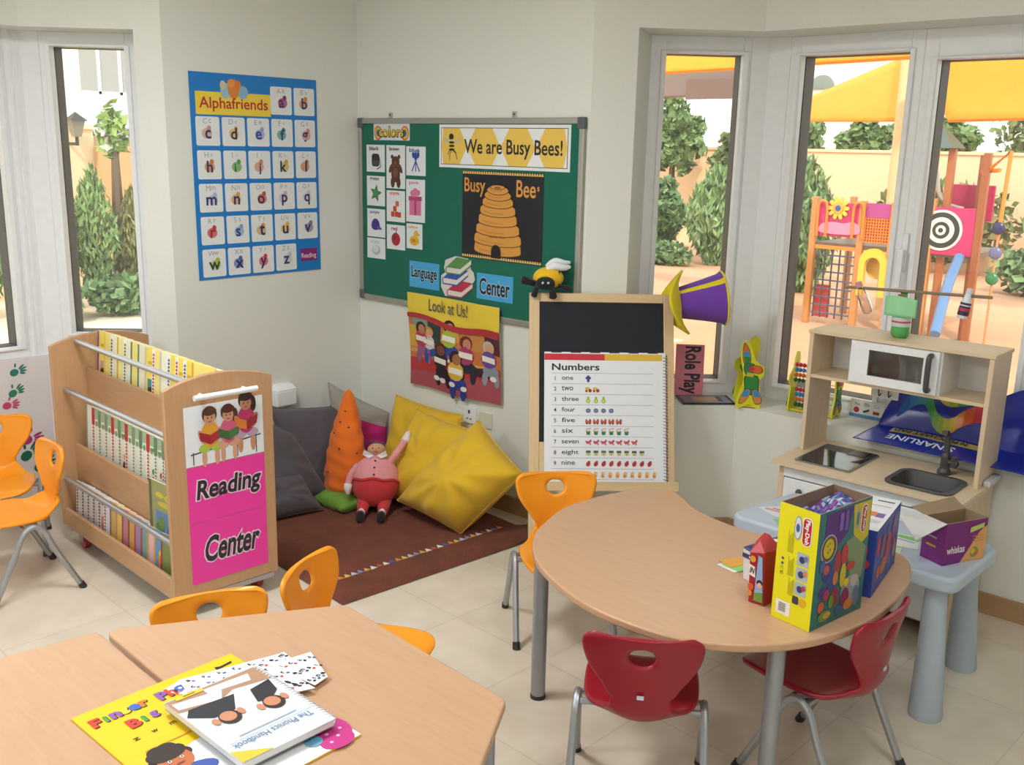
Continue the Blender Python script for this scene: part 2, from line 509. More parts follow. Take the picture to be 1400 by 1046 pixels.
# ceiling light panels
for i, (x, y, pw_) in enumerate(LAMPS):
    t = thing('ceiling_light', 'square white ceiling light panel', 'light', (x, y, CEIL), 0, 'ceiling light panels')
    g = G()
    for a in (0, 1, 2, 3):
        T = Matrix.Rotation(a * PI / 2, 4, 'Z')
        g.box(-.31, .31, .285, .31, -.05, 0, mat('#f0f0f0'), T)
    g.build('frame', t, smooth=0)
    G().box(-.285, .285, -.285, .285, -.04, -.03, mat('#fffaf0', 'lamp')).build('diffuser', t, smooth=0)
# painted hand prints on the wall under the left window
HP = [(-1.625, .67, 0.0, '#2f7f74'), (-1.64, .57, .2, '#2f8a6c'), (-1.672, .515, -.2, '#d24f7a'), (-1.605, .25, .3, '#1e6f5e'), (-1.598, .33, -.3, '#b03c80'), (-1.546, .182, .2, '#1d6a60')]
for i, (y, z, r, c) in enumerate(HP):
    mm = frame((CL[0] - dl + .001, y, z), (0, 1, 0), (0, 0, 1))
    g = G()
    s_ = .8 if i < 3 else 1.1
    T = Matrix.Rotation(r - 1.3, 4, 'Z') @ Matrix.Scale(s_, 4)
    g.oval(0, 0, .022, .026, P(c), 1, T=T)
    for k, (a, ln) in enumerate(((-1.1, .03), (-.35, .045), (-.08, .05), (.18, .046), (.45, .038))):
        x0, y0 = math.sin(a) * .026, math.cos(a) * .026
        g.oval(x0 + math.sin(a) * ln * .6, y0 + math.cos(a) * ln * .6, .006, ln * .45, P(c), 1, rot=-a, T=T)
    lab = ['small teal hand print highest on the wall under left window', 'green hand print below the highest teal one on left wall', 'pink hand print mark on left wall above the orange chairs',
           'large dark green hand print beside trolley on left wall', 'purple pink hand print just above the large dark green one on left wall', 'dark teal hand print nearest the trolley end panel'][i]
    tag(g.build('hand_print', mw=mm, smooth=0), lab, 'hand print', 'hand prints on the left wall')
# ================================================================ chairs
ORANGE = mat('#f59a1c', 'plastic'); RED = mat('#96152a', 'plastic'); STEEL = mat('#a9adb3', 'metal'); RUBBER = mat('#2b2b2d')
def make_chair(shell_mat, label):
    t = thing('school_chair', label, 'chair')
    S = .93
    # side profile (forward f, height z) from seat front to top of the back, with half width
    prof = [(.205, .318, .110), (.195, .330, .140), (.165, .337, .160), (.10, .336, .171), (.02, .331, .172), (-.06, .327, .164), (-.112, .322, .128), (-.148, .328, .102),
            (-.172, .352, .086), (-.181, .39, .086), (-.184, .43, .104), (-.186, .465, .130), (-.190, .50, .153), (-.196, .535, .165), (-.203, .57, .170), (-.208, .592, .160), (-.210, .602, .135)]
    ctr = smoothpts([Vector((f, z, w_)) for f, z, w_ in prof], 3)
    nu, nv = 22, len(ctr) - 1
    bm = bmesh.new()
    V = []
    hole_c, hr = (0.0, .540), (.036, .029)
    for j, (f, z, w_) in enumerate(ctr):
        row = []
        for i in range(nu + 1):
            a = (i / nu) * 2 - 1
            y = w_ * a
            seat = max(0, min(1, (.40 - z) / .05))
            back = max(0, min(1, (z - .42) / .08))
            df = back * (.030 * a * a) + (1 - seat) * (1 - back) * .02 * a * a
            bend = max(0, 1 - abs(f + .150) / .06) * (z < .40)
            dz = seat * (.010 * a * a - .004) + bend * .030 * a * a
            row.append(bm.verts.new((f + df, y, z + dz)))
        V.append(row)
    rows = [j for j in range(nv + 1) if V[j][nu // 2].co.z > .45]
    j0 = min(rows, key=lambda j: abs(V[j][nu // 2].co.z - (hole_c[1] - .040))); j1 = min(rows, key=lambda j: abs(V[j][nu // 2].co.z - (hole_c[1] + .040)))
    i0, i1 = nu // 2 - 3, nu // 2 + 3
    for j in range(nv):
        for i in range(nu):
            if j0 <= j < j1 and i0 <= i < i1: continue
            bm.faces.new((V[j][i], V[j][i + 1], V[j + 1][i + 1], V[j + 1][i]))
    for v in list(bm.verts):
        if not v.link_faces: bm.verts.remove(v)
    for j in range(j0, j1 + 1):
        for i in range(i0, i1 + 1):
            if j in (j0, j1) or i in (i0, i1):
                a, b_ = (i - i0) / (i1 - i0) * 2 - 1, (j - j0) / (j1 - j0) * 2 - 1
                V[j][i].co.y = hole_c[0] + hr[0] * a * math.sqrt(1 - b_ * b_ / 2); V[j][i].co.z = hole_c[1] + hr[1] * b_ * math.sqrt(1 - a * a / 2)
    for v in bm.verts: v.co *= S
    bmesh.ops.recalc_face_normals(bm, faces=bm.faces)
    me = bpy.data.meshes.new('seat_shell'); bm.to_mesh(me); bm.free()
    me.materials.append(shell_mat)
    me.polygons.foreach_set('use_smooth', [True] * len(me.polygons))
    o = bpy.data.objects.new('seat_shell', me); COL.objects.link(o); o.parent = t
    sm = o.modifiers.new('solid', 'SOLIDIFY'); sm.thickness = .016; sm.offset = 0; sm.use_even_offset = True
    sb = o.modifiers.new('sub', 'SUBSURF'); sb.levels = 1; sb.render_levels = 1
    for s in (-1, 1):
        g = G()
        ap = (-.03 * S, .186 * S, .318 * S)
        ff, rf = (.15 * S, .196 * S, .006), (-.205 * S, .196 * S, .006)
        path = smoothpts([(ff[0], s * ff[1], ff[2]), (.055 * S, s * .191 * S, .20 * S), (.012 * S, s * .188 * S, .29 * S), (ap[0], s * ap[1], ap[2]), (-.072 * S, s * .188 * S, .29 * S), (-.11 * S, s * .191 * S, .20 * S), (rf[0], s * rf[1], rf[2])], 5)
        g.tube(path, .0115, STEEL, 10)
        lf = g.build('leg_frame', t)
        for ft in (ff, rf):
            d = .02 if ft is ff else -.02
            tag(G().tube([(ft[0] + d * .25, s * ft[1], 0), (ft[0] - d * .35, s * ft[1], .024)], [.0145, .0135], RUBBER, 10).build('rubber_foot', lf), 'black rubber foot')
    g = G()
    for f in (-.055, .0): g.tube([(f * S, -.186 * S, .305 * S), (f * S, -.14 * S, .306 * S), (f * S, .14 * S, .306 * S), (f * S, .186 * S, .305 * S)], .009, STEEL, 8)
    g.build('seat_support', t)
    return t
D2 = math.radians
ch = make_chair(ORANGE, 'orange plastic chair facing the room in front of the easel')
ch.location = (2.092, -.783, 0); ch.rotation_euler = (0, 0, D2(-40.8)); ch['group'] = 'orange school chairs'
og = 'orange school chairs'
dup(ch, (.285, -2.03, 0), D2(-96), 'orange chair seen side on beside the book trolley, nearest the front left', og)
dup(ch, (-.13, -1.93, 0), D2(-25), 'orange chair cut off by left photo edge, against hand printed wall', og)
dup(ch, (2.117, -2.224, 0), D2(-22.3), 'orange chair with its backrest behind the middle of the trapezoid table edge', og)
dup(ch, (2.128, -1.772, 0), D2(23), 'orange chair turned sideways at the far corner of the trapezoid table', og)
rc = make_chair(RED, 'red chair seen from behind, pushed to front of round table')
rc.location = (2.853, -1.371, 0); rc.rotation_euler = (0, 0, D2(122.7)); rc['group'] = 'red school chairs'
g = G(); g.T = frame((-.187 * .93 - .0125, 0, .42 * .93), (0, -1, 0), (0, 0, 1)); g.rect(-.009, -.006, .009, .006, P('#cfd6e6'), 1)
tag(g.build('sticker', rc, smooth=0), 'small pale sticker')
dup(rc, (3.17, -.918, 0), D2(176), 'red chair at the right side of the round table, beside yellow box', 'red school chairs')

# ================================================================ tables
BEECH = mat('#c9a180', 'wood', 0.36); GREYM = mat('#9ea3aa', 'metal', 0.4)
TZ = .53
def slab(name, pts, z0, z1, t, m_=BEECH):
    g = G().prism(pts, z0, z1, m_)
    return g.build(name, t, smooth=0.5, bevel=.006, seg=3)
def leg(t, x, y, z, r=.024):
    o = G().tube([(x, y, .012), (x, y, z)], r, GREYM, 18).build('leg', t)
    tag(G().lathe([(r + .001, 0), (r + .0015, .006), (r + .001, .014)], RUBBER, 18, Matrix.Translation((x, y, 0))).build('foot_cap', o), 'dark plastic foot cap')
kid = thing('kidney_table', 'beech kidney shaped table with grey legs and boxes on it', 'table', (2.74, -.82, 0))
out = [(2.314, -.451), (2.212, -.585), (2.165, -.836), (2.205, -1.02), (2.275, -1.17), (2.43, -1.318), (2.687, -1.425), (2.932, -1.428), (3.088, -1.36), (3.205, -1.242), (3.275, -1.10), (3.312, -.907), (3.297, -.656), (3.245, -.49), (3.17, -.425),
       (3.07, -.47), (2.92, -.56), (2.77, -.60), (2.646, -.593), (2.502, -.548), (2.40, -.475)]
pts = [(p.x - 2.74, p.y + .82) for p in smoothpts([(x, y, 0) for x, y in out], 6, True)]
slab('tabletop', pts, TZ - .024, TZ, kid)
for x, y in ((2.345, -1.205), (3.165, -1.205), (2.985, -.60), (2.30, -.58)): leg(kid, x - 2.74, y + .82, TZ - .024)
tg = 'trapezoid tables'
A, B, C_, Dd = Vector((1.885, -2.425)), Vector((2.215, -1.895)), Vector((2.862, -1.945)), Vector((3.19, -2.50))
tr = thing('trapezoid_table', 'beech trapezoid table with picture books lying on it, nearest the camera', 'table', (2.5, -2.2, 0), 0, tg)
o2 = Vector((2.5, -2.2))
slab('tabletop', roundpoly([tuple(A - o2), tuple(B - o2), tuple(C_ - o2), tuple(Dd - o2)], .03), TZ - .024, TZ, tr)
for p in (A + Vector((.09, .035)), B + Vector((.01, -.065)), C_ + Vector((-.022, -.048)), Dd + Vector((-.09, .04))): leg(tr, p.x - 2.5, p.y + 2.2, TZ - .024)
tr2 = thing('trapezoid_table', 'beech table joined at the seam, at lower left photo corner', 'table', (2.4, -2.8, 0), 0, tg)
E1 = A + Vector((-.003, -.012)); ln = (Dd - A).normalized()
E2 = E1 + ln * 1.31 ; E3 = E1 + Vector((-.10, -.62)); E4 = E3 + ln * 1.1
o2 = Vector((2.4, -2.8))
slab('tabletop', roundpoly([tuple(E1 - o2), tuple(E3 - o2), tuple(E4 - o2), tuple(E2 - o2)], .03), TZ - .024, TZ, tr2)
for p in (E1 + Vector((.07, -.06)), E3 + Vector((.07, .06)), E4 + Vector((-.07, .07)), E2 + Vector((-.09, -.08))): leg(tr2, p.x - 2.4, p.y + 2.8, TZ - .024)

# small pale blue plastic table
PB = mat('#bccbdb', 'plastic', 0.4); PBL = mat('#b3c0cd', 'plastic', 0.45)
mt_ = thing('childs_table', 'pale blue plastic childrens table with thick tapered legs by the play kitchen', 'table', (2.965, -.205, 0), D2(-1.5))
hx, hy = .405, .205
g = G().prism(roundpoly([(-hx, -hy), (hx, -hy), (hx + .004, hy), (-hx + .05, hy)], .055, 6), .43, .484, PB)
g.build('tabletop', mt_, smooth=0.6, bevel=.012, seg=4)
for sx, sy, bx, by in ((-1, -1, -.325, -.30), (1, -1, .365, -.20), (1, 1, .33, .215), (-1, 1, -.31, .20)):
    tx, ty = sx * (hx - .075), sy * (hy - .065)
    lx, ly = (bx, by) if (sx, sy) != (-1, -1) else (-.32, -.22)
    g = G().tube([(lx, ly, 0), (lx, ly, .006), (lx + (tx - lx) * .5, ly + (ty - ly) * .5, .22), (tx, ty, .435)], [.050, .053, .043, .033], PBL, 22)
    g.build('leg', mt_)

# ================================================================ play kitchen
KW = mat('#e2cbaa', 'wood', 0.45, axis='Z'); KWX = mat('#e2cbaa', 'wood', 0.45, axis='X'); WHT = mat('#eef0f2', 'plain', 0.3); CHAR = mat('#4c4a4e', 'plastic', 0.35); BLK = mat('#19191b', 'gloss')
k = thing('play_kitchen', 'wooden toy kitchen with white microwave, hob and grey sink by the window', 'play kitchen', (2.49, .105, 0))
# local: x 0..0.71, y 0..0.39 (front y=0)
W_ = .71
def part(g, name, par=k, lab=None, **kw):
    kw.setdefault('smooth', 0.5)
    o = g.build(name, par, **kw)
    if lab: o['label'] = lab
    return o
for x in (.0, W_ - .022): part(G().box(x, x + .022, .012, .39, .0, .55, KW), 'side_panel', bevel=.002)
part(G().box(.022, W_ - .022, .372, .384, .04, .55, KW), 'back_panel', smooth=0)
part(G().box(.022, W_ - .022, .02, .37, .06, .075, KWX), 'bottom_shelf', smooth=0)
# worktop with a hole for the sink
sx0, sx1, sy0, sy1 = .425, .655, .02, .235
g = G()
zt0, zt1 = .55, .568
for a in ((-.016, sx0, -.03, .40), (sx1, W_ + .016, -.03, .40), (sx0, sx1, -.03, sy0), (sx0, sx1, sy1, .40)): g.box(a[0], a[1], a[2], a[3], zt0, zt1, KWX)
part(g, 'worktop', smooth=0)
g = G()
ro = rrect(sx0 - .012, sy0 - .012, sx1 + .012, sy1 + .012, .05, 6); ri = rrect(sx0 + .006, sy0 + .006, sx1 - .006, sy1 - .006, .042, 6); rb = rrect(sx0 + .022, sy0 + .022, sx1 - .022, sy1 - .022, .035, 6)
n_ = len(ro)
rings = [[(x, y, zt1 + .0005) for x, y in ro], [(x, y, zt1 + .006) for x, y in ro], [(x, y, zt1 + .006) for x, y in ri], [(x, y, zt1 - .05) for x, y in rb]]
for a, b in zip(rings, rings[1:]):
    for i in range(n_): g.poly([a[i], a[(i + 1) % n_], b[(i + 1) % n_], b[i]], CHAR)
g.poly(rings[-1], CHAR)
g.cyl((sx0 + .115, sy0 + .1, zt1 - .05), (sx0 + .115, sy0 + .1, zt1 - .047), .012, mat('#8f9096', 'metal'))
part(g, 'sink', lab='dark grey plastic sink', weld=True)
g = G()
fx, fy = .553, .285
g.lathe([(.026, zt1), (.026, zt1 + .012), (.018, zt1 + .025), (.017, zt1 + .075), (.013, zt1 + .085), (.0, zt1 + .088)], CHAR, 20, Matrix.Translation((fx, fy, 0)))
fa = part(g, 'tap', lab='dark grey toy tap')
part(G().tube(smoothpts([(fx, fy, zt1 + .07), (fx, fy, zt1 + .12), (fx - .002, fy - .01, zt1 + .165), (fx - .004, fy - .035, zt1 + .172)], 5), .0115, CHAR, 12), 'spout', fa)
g = G().cyl((fx, fy, zt1 + .05), (fx + .05, fy - .01, zt1 + .052), .010, CHAR, 12).cyl((fx + .035, fy - .007, zt1 + .035), (fx + .035, fy - .007, zt1 + .075), .013, CHAR, 12)
part(g, 'tap_handle', fa)
# hob
hb = part(G().prism(rrect(.055, .02, .285, .325, .012), zt1, zt1 + .006, mat('#8d9094', 'metal')), 'hob', lab='black glass toy hob with metal rim')
g = G().prism(rrect(.061, .026, .279, .319, .008), zt1 + .006, zt1 + .0075, BLK)
part(g, 'hob_glass', hb)
part(G().box(.185, .255, .235, .31, zt1 + .0075, zt1 + .009, mat('#101012', 'plain', .3)), 'control_pad', hb)
# fascia strip and cupboard doors
part(G().box(.024, W_ - .024, .006, .02, .500, .546, WHT), 'fascia', smooth=0, lab='white fascia strip under worktop')
for x0, x1, hxx in ((.026, .354, .10), (.358, W_ - .026, .60)):
    d = part(G().box(x0, x1, .004, .02, .07, .494, WHT), 'cupboard_door', bevel=.003, lab='white cupboard door')
    part(G().ell((hxx, -.008, .450), (.013, .012, .013), CHAR, 14).cyl((hxx, -.004, .450), (hxx, .006, .450), .006, CHAR, 10), 'knob', d, lab='dark round knob')
# upper part
uy0, uy1 = .18, .395
ztop = 1.076
for x in (.0, W_ - .018):
    part(G().box(x, x + .018, uy0, uy1, zt1, ztop - .014, KW), 'upper_side_panel', bevel=.002)
part(G().box(-.004, W_ + .004, uy0 - .004, uy1 + .004, ztop - .014, ztop, KWX), 'top_shelf', bevel=.002)
part(G().box(.018, W_ - .018, uy0 + .004, uy1, .880, .893, KWX), 'lower_shelf', smooth=0)
part(G().box(.018, W_ - .018, uy1 - .008, uy1 - .002, .893, ztop - .014, WHT), 'upper_back', smooth=0, lab='white back board of upper shelf')
for x in (.175, .52): part(G().box(x, x + .010, uy0 + .004, uy1 - .008, .893, ztop - .014, WHT), 'divider', smooth=0, lab='white divider')
# microwave door with window
g = G()
mx0, mx1, mz0, mz1 = .184, .522, .896, ztop - .016
wx0, wx1, wz0, wz1 = .255, .465, .930, 1.032
for a in ((mx0, wx0, mz0, mz1), (wx1, mx1, mz0, mz1), (wx0, wx1, mz0, wz0), (wx0, wx1, wz1, mz1)): g.box(a[0], a[1], uy0 - .014, uy0, a[2], a[3], WHT)
md = part(g, 'microwave_door', smooth=0, lab='white microwave door with window')
part(G().box(wx0, wx1, uy0 - .008, uy0 - .005, wz0, wz1, mat('#ecebe8', 'clear')), 'door_window', md, smooth=0)
part(G().tube(smoothpts([(.493, uy0 - .014, 1.045), (.493, uy0 - .034, 1.043), (.493, uy0 - .040, 1.02), (.493, uy0 - .040, .94), (.493, uy0 - .034, .915), (.493, uy0 - .014, .913)], 4), .0105, CHAR, 12), 'door_handle', md, lab='curved grey bar handle')
part(G().box(.186, .52, uy0 + .002, uy1 - .008, .8932, .8945, WHT).box(.186, .52, uy0 + .002, uy1 - .008, ztop - .0155, ztop - .0142, WHT), 'added_bounce_lining', smooth=0, lab='white lining added to brighten the inside of the toy microwave')  # white panels added to bounce light around inside the microwave
# rail with hooks under the shelf
part(G().box(.20, .312, uy1 - .02, uy1 - .014, .80, .878, WHT), 'hook_plate', smooth=0, lab='white hook plate')
for x in (.235, .275):
    part(G().tube(smoothpts([(x, uy1 - .022, .875), (x + .004, uy1 - .026, .865), (x, uy1 - .03, .85), (x, uy1 - .03, .825), (x + .006, uy1 - .038, .812), (x + .012, uy1 - .032, .822)], 4), .0022, DARK, 8), 'hook', lab='thin black s shaped hook')
tag(G().box(-.012, .012, 0, .14, 0, .02, mat('#dfe2e4', 'plastic')).build('corner_guard', None, smooth=0, bevel=.003, mw=Matrix.Translation((3.214, .34, .569))), 'clear plastic strip on right end of kitchen worktop', 'strip')

# ================================================================ book trolley
TW = mat('#c59a72', 'wood', 0.45, axis='Z'); TWX = mat('#c59a72', 'wood', 0.45, axis='X'); ALU = mat('#b9bcc2', 'metal', 0.35)
BA = -.058
bt = thing('book_trolley', 'beech book display trolley on castors with a reading sign on its end', 'book trolley', (1.037, -1.76, 0), BA)
# local: x from -L (far end) to 0 (near end), y 0..W depth, three stepped tiers facing -y
L_, BW, bz0, bz1 = 1.071, .441, .085, .895
def endpanel(x0, x1):
    g = G()
    prof = [(0, bz0), (BW, bz0), (BW, bz1)] + [(BW * (1 - i / 12), bz1 + .042 * math.sin(PI * i / 12) ** .8) for i in range(1, 12)] + [(0, bz1)]
    g.prism(prof, 0, x1 - x0, TW, frame((x0, 0, 0), (0, 1, 0), (0, 0, 1)))
    return g.build('end_panel', bt, smooth=0.5, bevel=.003)
ep = endpanel(-.022, 0); endpanel(-L_, -L_ + .022)
xi0, xi1 = -L_ + .022, -.022
def sl(x0, x1, p, q, th, m_):      # sloped board between (y,z) p and q
    d = Vector((q[0] - p[0], q[1] - p[1])).normalized(); n_ = Vector((d.y, -d.x)) * th
    g = G()
    b4 = [(x0, p[0], p[1]), (x1, p[0], p[1]), (x1, p[0] + n_.x, p[1] + n_.y), (x0, p[0] + n_.x, p[1] + n_.y)]
    t4 = [(x0, q[0], q[1]), (x1, q[0], q[1]), (x1, q[0] + n_.x, q[1] + n_.y), (x0, q[0] + n_.x, q[1] + n_.y)]
    return g.hexa(b4, t4, m_)
TIERS = [dict(y=.0, z0=bz0, z1=.165, ry=.022, rz=.30), dict(y=.068, z0=.285, z1=.45, ry=.050, rz=.70), dict(y=.142, z0=.60, z1=.785, ry=.112, rz=.905)]
for T_ in TIERS:
    tag(G().box(xi0, xi1, T_['y'] + .004, T_['y'] + .020, T_['z0'], T_['z1'], TWX).build('front_lip', bt, smooth=0, bevel=.002))
    zs = T_['z0'] + .0
    G().box(xi0, xi1, T_['y'] + .02, T_['y'] + .085, zs, zs + .012, TWX).build('book_ledge', bt, smooth=0)
    tag(G().cyl((xi0 - .002, T_['ry'], T_['rz']), (xi1 + .002, T_['ry'], T_['rz']), .0115, ALU, 14).build('rail', bt), 'silver metal rail')
for p, q in (((.074, bz0 + .012), (.078, .285)), ((.138, .297), (.150, .60))):
    sl(xi0, xi1, p, q, .01, TWX).build('slanted_back', bt, smooth=0)
G().box(xi0, xi1, .215, .227, .30, .90, TWX).build('centre_board', bt, smooth=0)
G().box(-L_ + .0, 0, .02, BW - .02, bz0 - .02, bz0 - .001, mat('#a7a5a2', 'plain')).build('base_plate', bt, smooth=0)
for cx, cy in ((-L_ + .13, .045), (-.10, .05), (-L_ + .13, BW - .06), (-.09, BW - .05)):
    g = G()
    T = Matrix.Translation((cx, cy, .032))
    c = g.cyl((cx, cy - .014, .032), (cx, cy + .014, .032), .032, mat('#b1353c', 'plastic'), 20).cyl((cx, cy - .016, .032), (cx, cy + .016, .032), .012, mat('#8b8d90', 'metal'), 12)
    o = g.build('castor', bt); o['label'] = 'red castor wheel'
    G().box(cx - .02, cx + .02, cy - .02, cy - .016, .03, .066, GREYM).box(cx - .02, cx + .02, cy + .016, cy + .02, .03, .066, GREYM).build('castor_fork', o, smooth=0)
# white bar handle
g = G().cyl((.034, .10, .862), (.034, .355, .862), .011, mat('#eceef0', 'plastic'), 14)
for y in (.14, .315): g.cyl((.0, y, .862), (.034, y, .862), .008, mat('#eceef0', 'plastic'), 10)
tag(g.build('handle', bt), 'white bar handle')
BT = Matrix.Translation((1.037, -1.76, 0)) @ Matrix.Rotation(BA, 4, 'Z')
# books in the tiers: shingled, each covering part of the next
def shelf_book(name, x, tier, wd, ht, th, cover, spine, pat, label, group, yaw=6.0, lean=None, pic=None, dz=0):
    T_ = TIERS[tier]
    zb = T_['z0'] + .012 + dz
    ln = {0: 4, 1: 3.4, 2: 5}[tier] if lean is None else lean
    mm = BT @ Matrix.Translation((x, T_['y'] + .033, zb)) @ Matrix.Rotation(D2(yaw), 4, 'Z') @ Matrix.Rotation(D2(90 - ln), 4, 'X')
    # local: x right, y up, z towards viewer (-y world)
    t = thing(name, label, 'book', mw=mm, group=group)
    G().box(0, wd, 0, ht, -th + .001, -.001, P('#efeadc')).build('pages', t, smooth=0)
    c = G().box(-.001, wd + .001, -.001, ht + .001, -.0015, 0, P(cover)).box(-.001, wd + .001, -.001, ht + .001, -th, -th + .0012, P(cover)).build('cover', t, smooth=0)
    g = G()
    sw = .022
    if pat:
        g.rect(0, 0, sw, ht, P('#f2f0ea'), 1)
        n_ = int(ht / .014)
        for i in range(n_):
            y = i * .014
            g.pg([(.002, y + .001), (sw - .002, y + .001), (sw / 2, y + .013)], P(spine), 2)
    else: g.rect(0, 0, .012, ht, P(spine), 1)
    if pat and tier == 1:
        g.rect(-.001, ht * .78, sw + .001, ht, P(spine), 3); g.rect(sw + .002, ht * .86, wd, ht, P('#a3bb92'), 1); g.oval(sw + .016, ht * .80, .010, .012, P('#7f9f70'), 2)
    if pic:
        kx = (sw + .005, wd * .40)
        mid = (kx[0] + kx[1]) / 2
        if pic[0] == 'face':
            g.rect(kx[0] - .003, ht * .12, kx[1] + .02, ht * .62, P(pic[1]), 2)
            g.oval(mid, ht * .38, .018, .03, P(pic[2]), 3); g.oval(mid, ht * .47, .02, .018, P(pic[3] if len(pic) > 3 else '#5a3a22'), 4)
        else:
            g.oval(mid, ht * .40, .014, .03, P(pic[1]), 2); g.oval(mid + .004, ht * .55, .011, .012, P(pic[2]), 3)
        g.rect(kx[0], ht * .80, kx[1], ht * .84, P('#d9b23c' if tier == 2 else '#6b8f5a'), 2)
    g.build('cover_print', t, smooth=0)
    return t
tg_ = 'picture books on the top tier of trolley'
top = [('#f3dd67', '#7a4a92', 0, ('face', '#c9a3a0', '#6b3f86')), ('#f1df84', '#e8d04c', 0, None), ('#f2ecc8', '#35604c', 1, None), ('#f3e7a0', '#d7b43c', 0, None), ('#efe9cf', '#3f6b5a', 1, None), ('#f0df78', '#4c7a70', 0, None),
       ('#e9e2c4', '#50807a', 0, None), ('#f3d95e', '#c9c4a8', 0, ('face', '#4d8a8c', '#d78a4a')), ('#f4e386', '#b8343a', 1, None), ('#efecd6', '#cfcaa0', 0, None), ('#f2d653', '#2e4a8a', 1, None), ('#f3dc62', '#b42f36', 1, ('oval', '#c93a3f', '#f2efe6')),
       ('#f4d94f', '#4a3a86', 1, ('oval', '#4b3a8a', '#e8e2c8')), ('#f5e07a', '#d9a63c', 0, ('oval', '#e2b33c', '#3f6aa0'))]
ords = ['first', 'second', 'third', 'fourth', 'fifth', 'sixth', 'seventh', 'eighth', 'ninth', 'tenth', 'eleventh', 'twelfth', 'thirteenth', 'fourteenth', 'fifteenth', 'sixteenth']
for i, (c, s_, pt, pic) in enumerate(top):
    x = xi0 + .02 + i * .066
    shelf_book('picture_book', x, 2, min(.17, xi1 - x - .004), .335, .008, c, s_, pt, 'yellow picture book in top tier of trolley, %s from its far end' % ords[i], tg_, pic=pic, dz=.0)
mid_ = [('#e9ece2', '#8fa08a', 0, None), ('#e8ece0', '#bb3038', 1, None), ('#e6ebdd', '#6f8f74', 1, None), ('#e7eadf', '#7b947c', 1, None), ('#eaeee2', '#c03036', 1, None), ('#e6eadb', '#6d8a66', 1, ('oval', '#6a4a3a', '#d8b23c')),
        ('#e9ece1', '#b92f37', 1, None), ('#e7ece0', '#7c987e', 1, None), ('#ebeee4', '#64806a', 1, None), ('#e9ede2', '#c22f38', 1, ('oval', '#c9343a', '#4c8a54')), ('#e8ebe0', '#5f8c6a', 1, ('oval', '#8a5a4a', '#c8473c')), ('#e6eae0', '#74907a', 1, None),
        ('#dfe0ea', '#3c3f8c', 1, None), ('#dfe0ea', '#3f3a86', 1, None), ('#dcdeea', '#36408a', 1, None)]
mc = {'#bb3038': 'red', '#c03036': 'red', '#b92f37': 'red', '#c22f38': 'red', '#3c3f8c': 'navy', '#3f3a86': 'navy', '#36408a': 'navy'}
for i, (c, s_, pt, pic) in enumerate(mid_):
    x = xi0 + .035 + i * (.066 if i < 12 else .062)
    shelf_book('picture_book', x, 1, min(.17, xi1 - x - .004), .33, .007, c, s_, pt, '%s spined white picture book in middle tier, %s from the far end' % (mc.get(s_, 'green'), ords[i]), 'picture books on the middle tier of trolley', pic=pic)
bot = [('#ece8ea', '#5a3f6e', 1, None), ('#eae6ea', '#55406c', 1, None), ('#ebe7ea', '#4f3c68', 1, None), ('#e8e4ea', '#5b4472', 1, None), ('#ebe6e6', '#54406a', 1, ('face', '#e7d6cf', '#b8705c', '#c98a78')), ('#e8e6ec', '#6a6a8a', 1, None), ('#d9b74e', '#8b6fa0', 0, None),
       ('#e9c85a', '#c88aa6', 0, None), ('#c87f93', '#9a5a78', 0, None), ('#d6a25a', '#8a5a3a', 0, None), ('#a58ab4', '#c7524a', 0, None), ('#7aa5a8', '#b04a3a', 0, None), ('#e5bcc8', '#d8a23a', 0, None), ('#5f9fd2', '#e0a030', 0, ('oval', '#d88a3a', '#e9c04a')), ('#7f8f4e', '#a03a4a', 0, None)]
for i, (c, s_, pt, pic) in enumerate(bot):
    x = xi0 + .05 + i * .058
    shelf_book('picture_book', x, 0, min(.15, xi1 - x - .004), .198, .007, c, s_, pt, '%s picture book in bottom tier of trolley, %s from the far end' % (['purple spined white', 'colourful'][i > 5], ords[i]), 'picture books on the bottom tier of trolley', pic=pic)
for i in range(3):
    x = xi0 + .03 + i * .27
    mm = BT @ Matrix.Translation((x, TIERS[0]['y'] + .058, TIERS[0]['z0'] + .02)) @ Matrix.Rotation(D2(84), 4, 'X')
    t = thing('magazine', 'thin white magazine behind the rail in bottom tier, %s' % ('nearest the far end', 'in the middle', 'nearest the signed end')[i], 'magazine', mw=mm, group='magazines in the bottom tier')
    G().box(0, .25, 0, .245 - .006 * i, -.012, 0, P('#e9eaee')).build('pages', t, smooth=0)
    g = G().rect(.01, .18, .24, .235, P(('#3a4a7a', '#8a93a8', '#a9bccb')[i]), 1); g.build('cover_print', t, smooth=0)
# the large green book standing in the middle of the bottom tier
mm = BT @ Matrix.Translation((xi1 - .205, TIERS[0]['y'] + .055, TIERS[0]['z0'] + .012)) @ Matrix.Rotation(D2(3), 4, 'Z') @ Matrix.Rotation(D2(88), 4, 'X')
mm = BT @ Matrix.Translation((xi1 - .262, TIERS[0]['y'] + .046, TIERS[0]['z0'] + .055)) @ Matrix.Rotation(D2(4), 4, 'Z') @ Matrix.Rotation(D2(88.5), 4, 'X')
t = thing('large_picture_book', 'large olive green picture book standing in bottom tier beside the signed end', 'book', mw=mm)
G().box(.001, .189, .001, .349, -.011, -.001, P('#e6e0cc')).build('pages', t, smooth=0)
G().box(0, .19, 0, .35, -.0015, 0, P('#9a9a6a')).box(0, .19, 0, .35, -.0125, -.011, P('#9a9a6a')).build('cover', t, smooth=0)
g = G().rect(0, 0, .02, .35, P('#5c664c'), 1).rect(.045, .05, .185, .235, P('#5f86b4'), 1).rect(.045, .05, .185, .11, P('#6f8a4a'), 2)
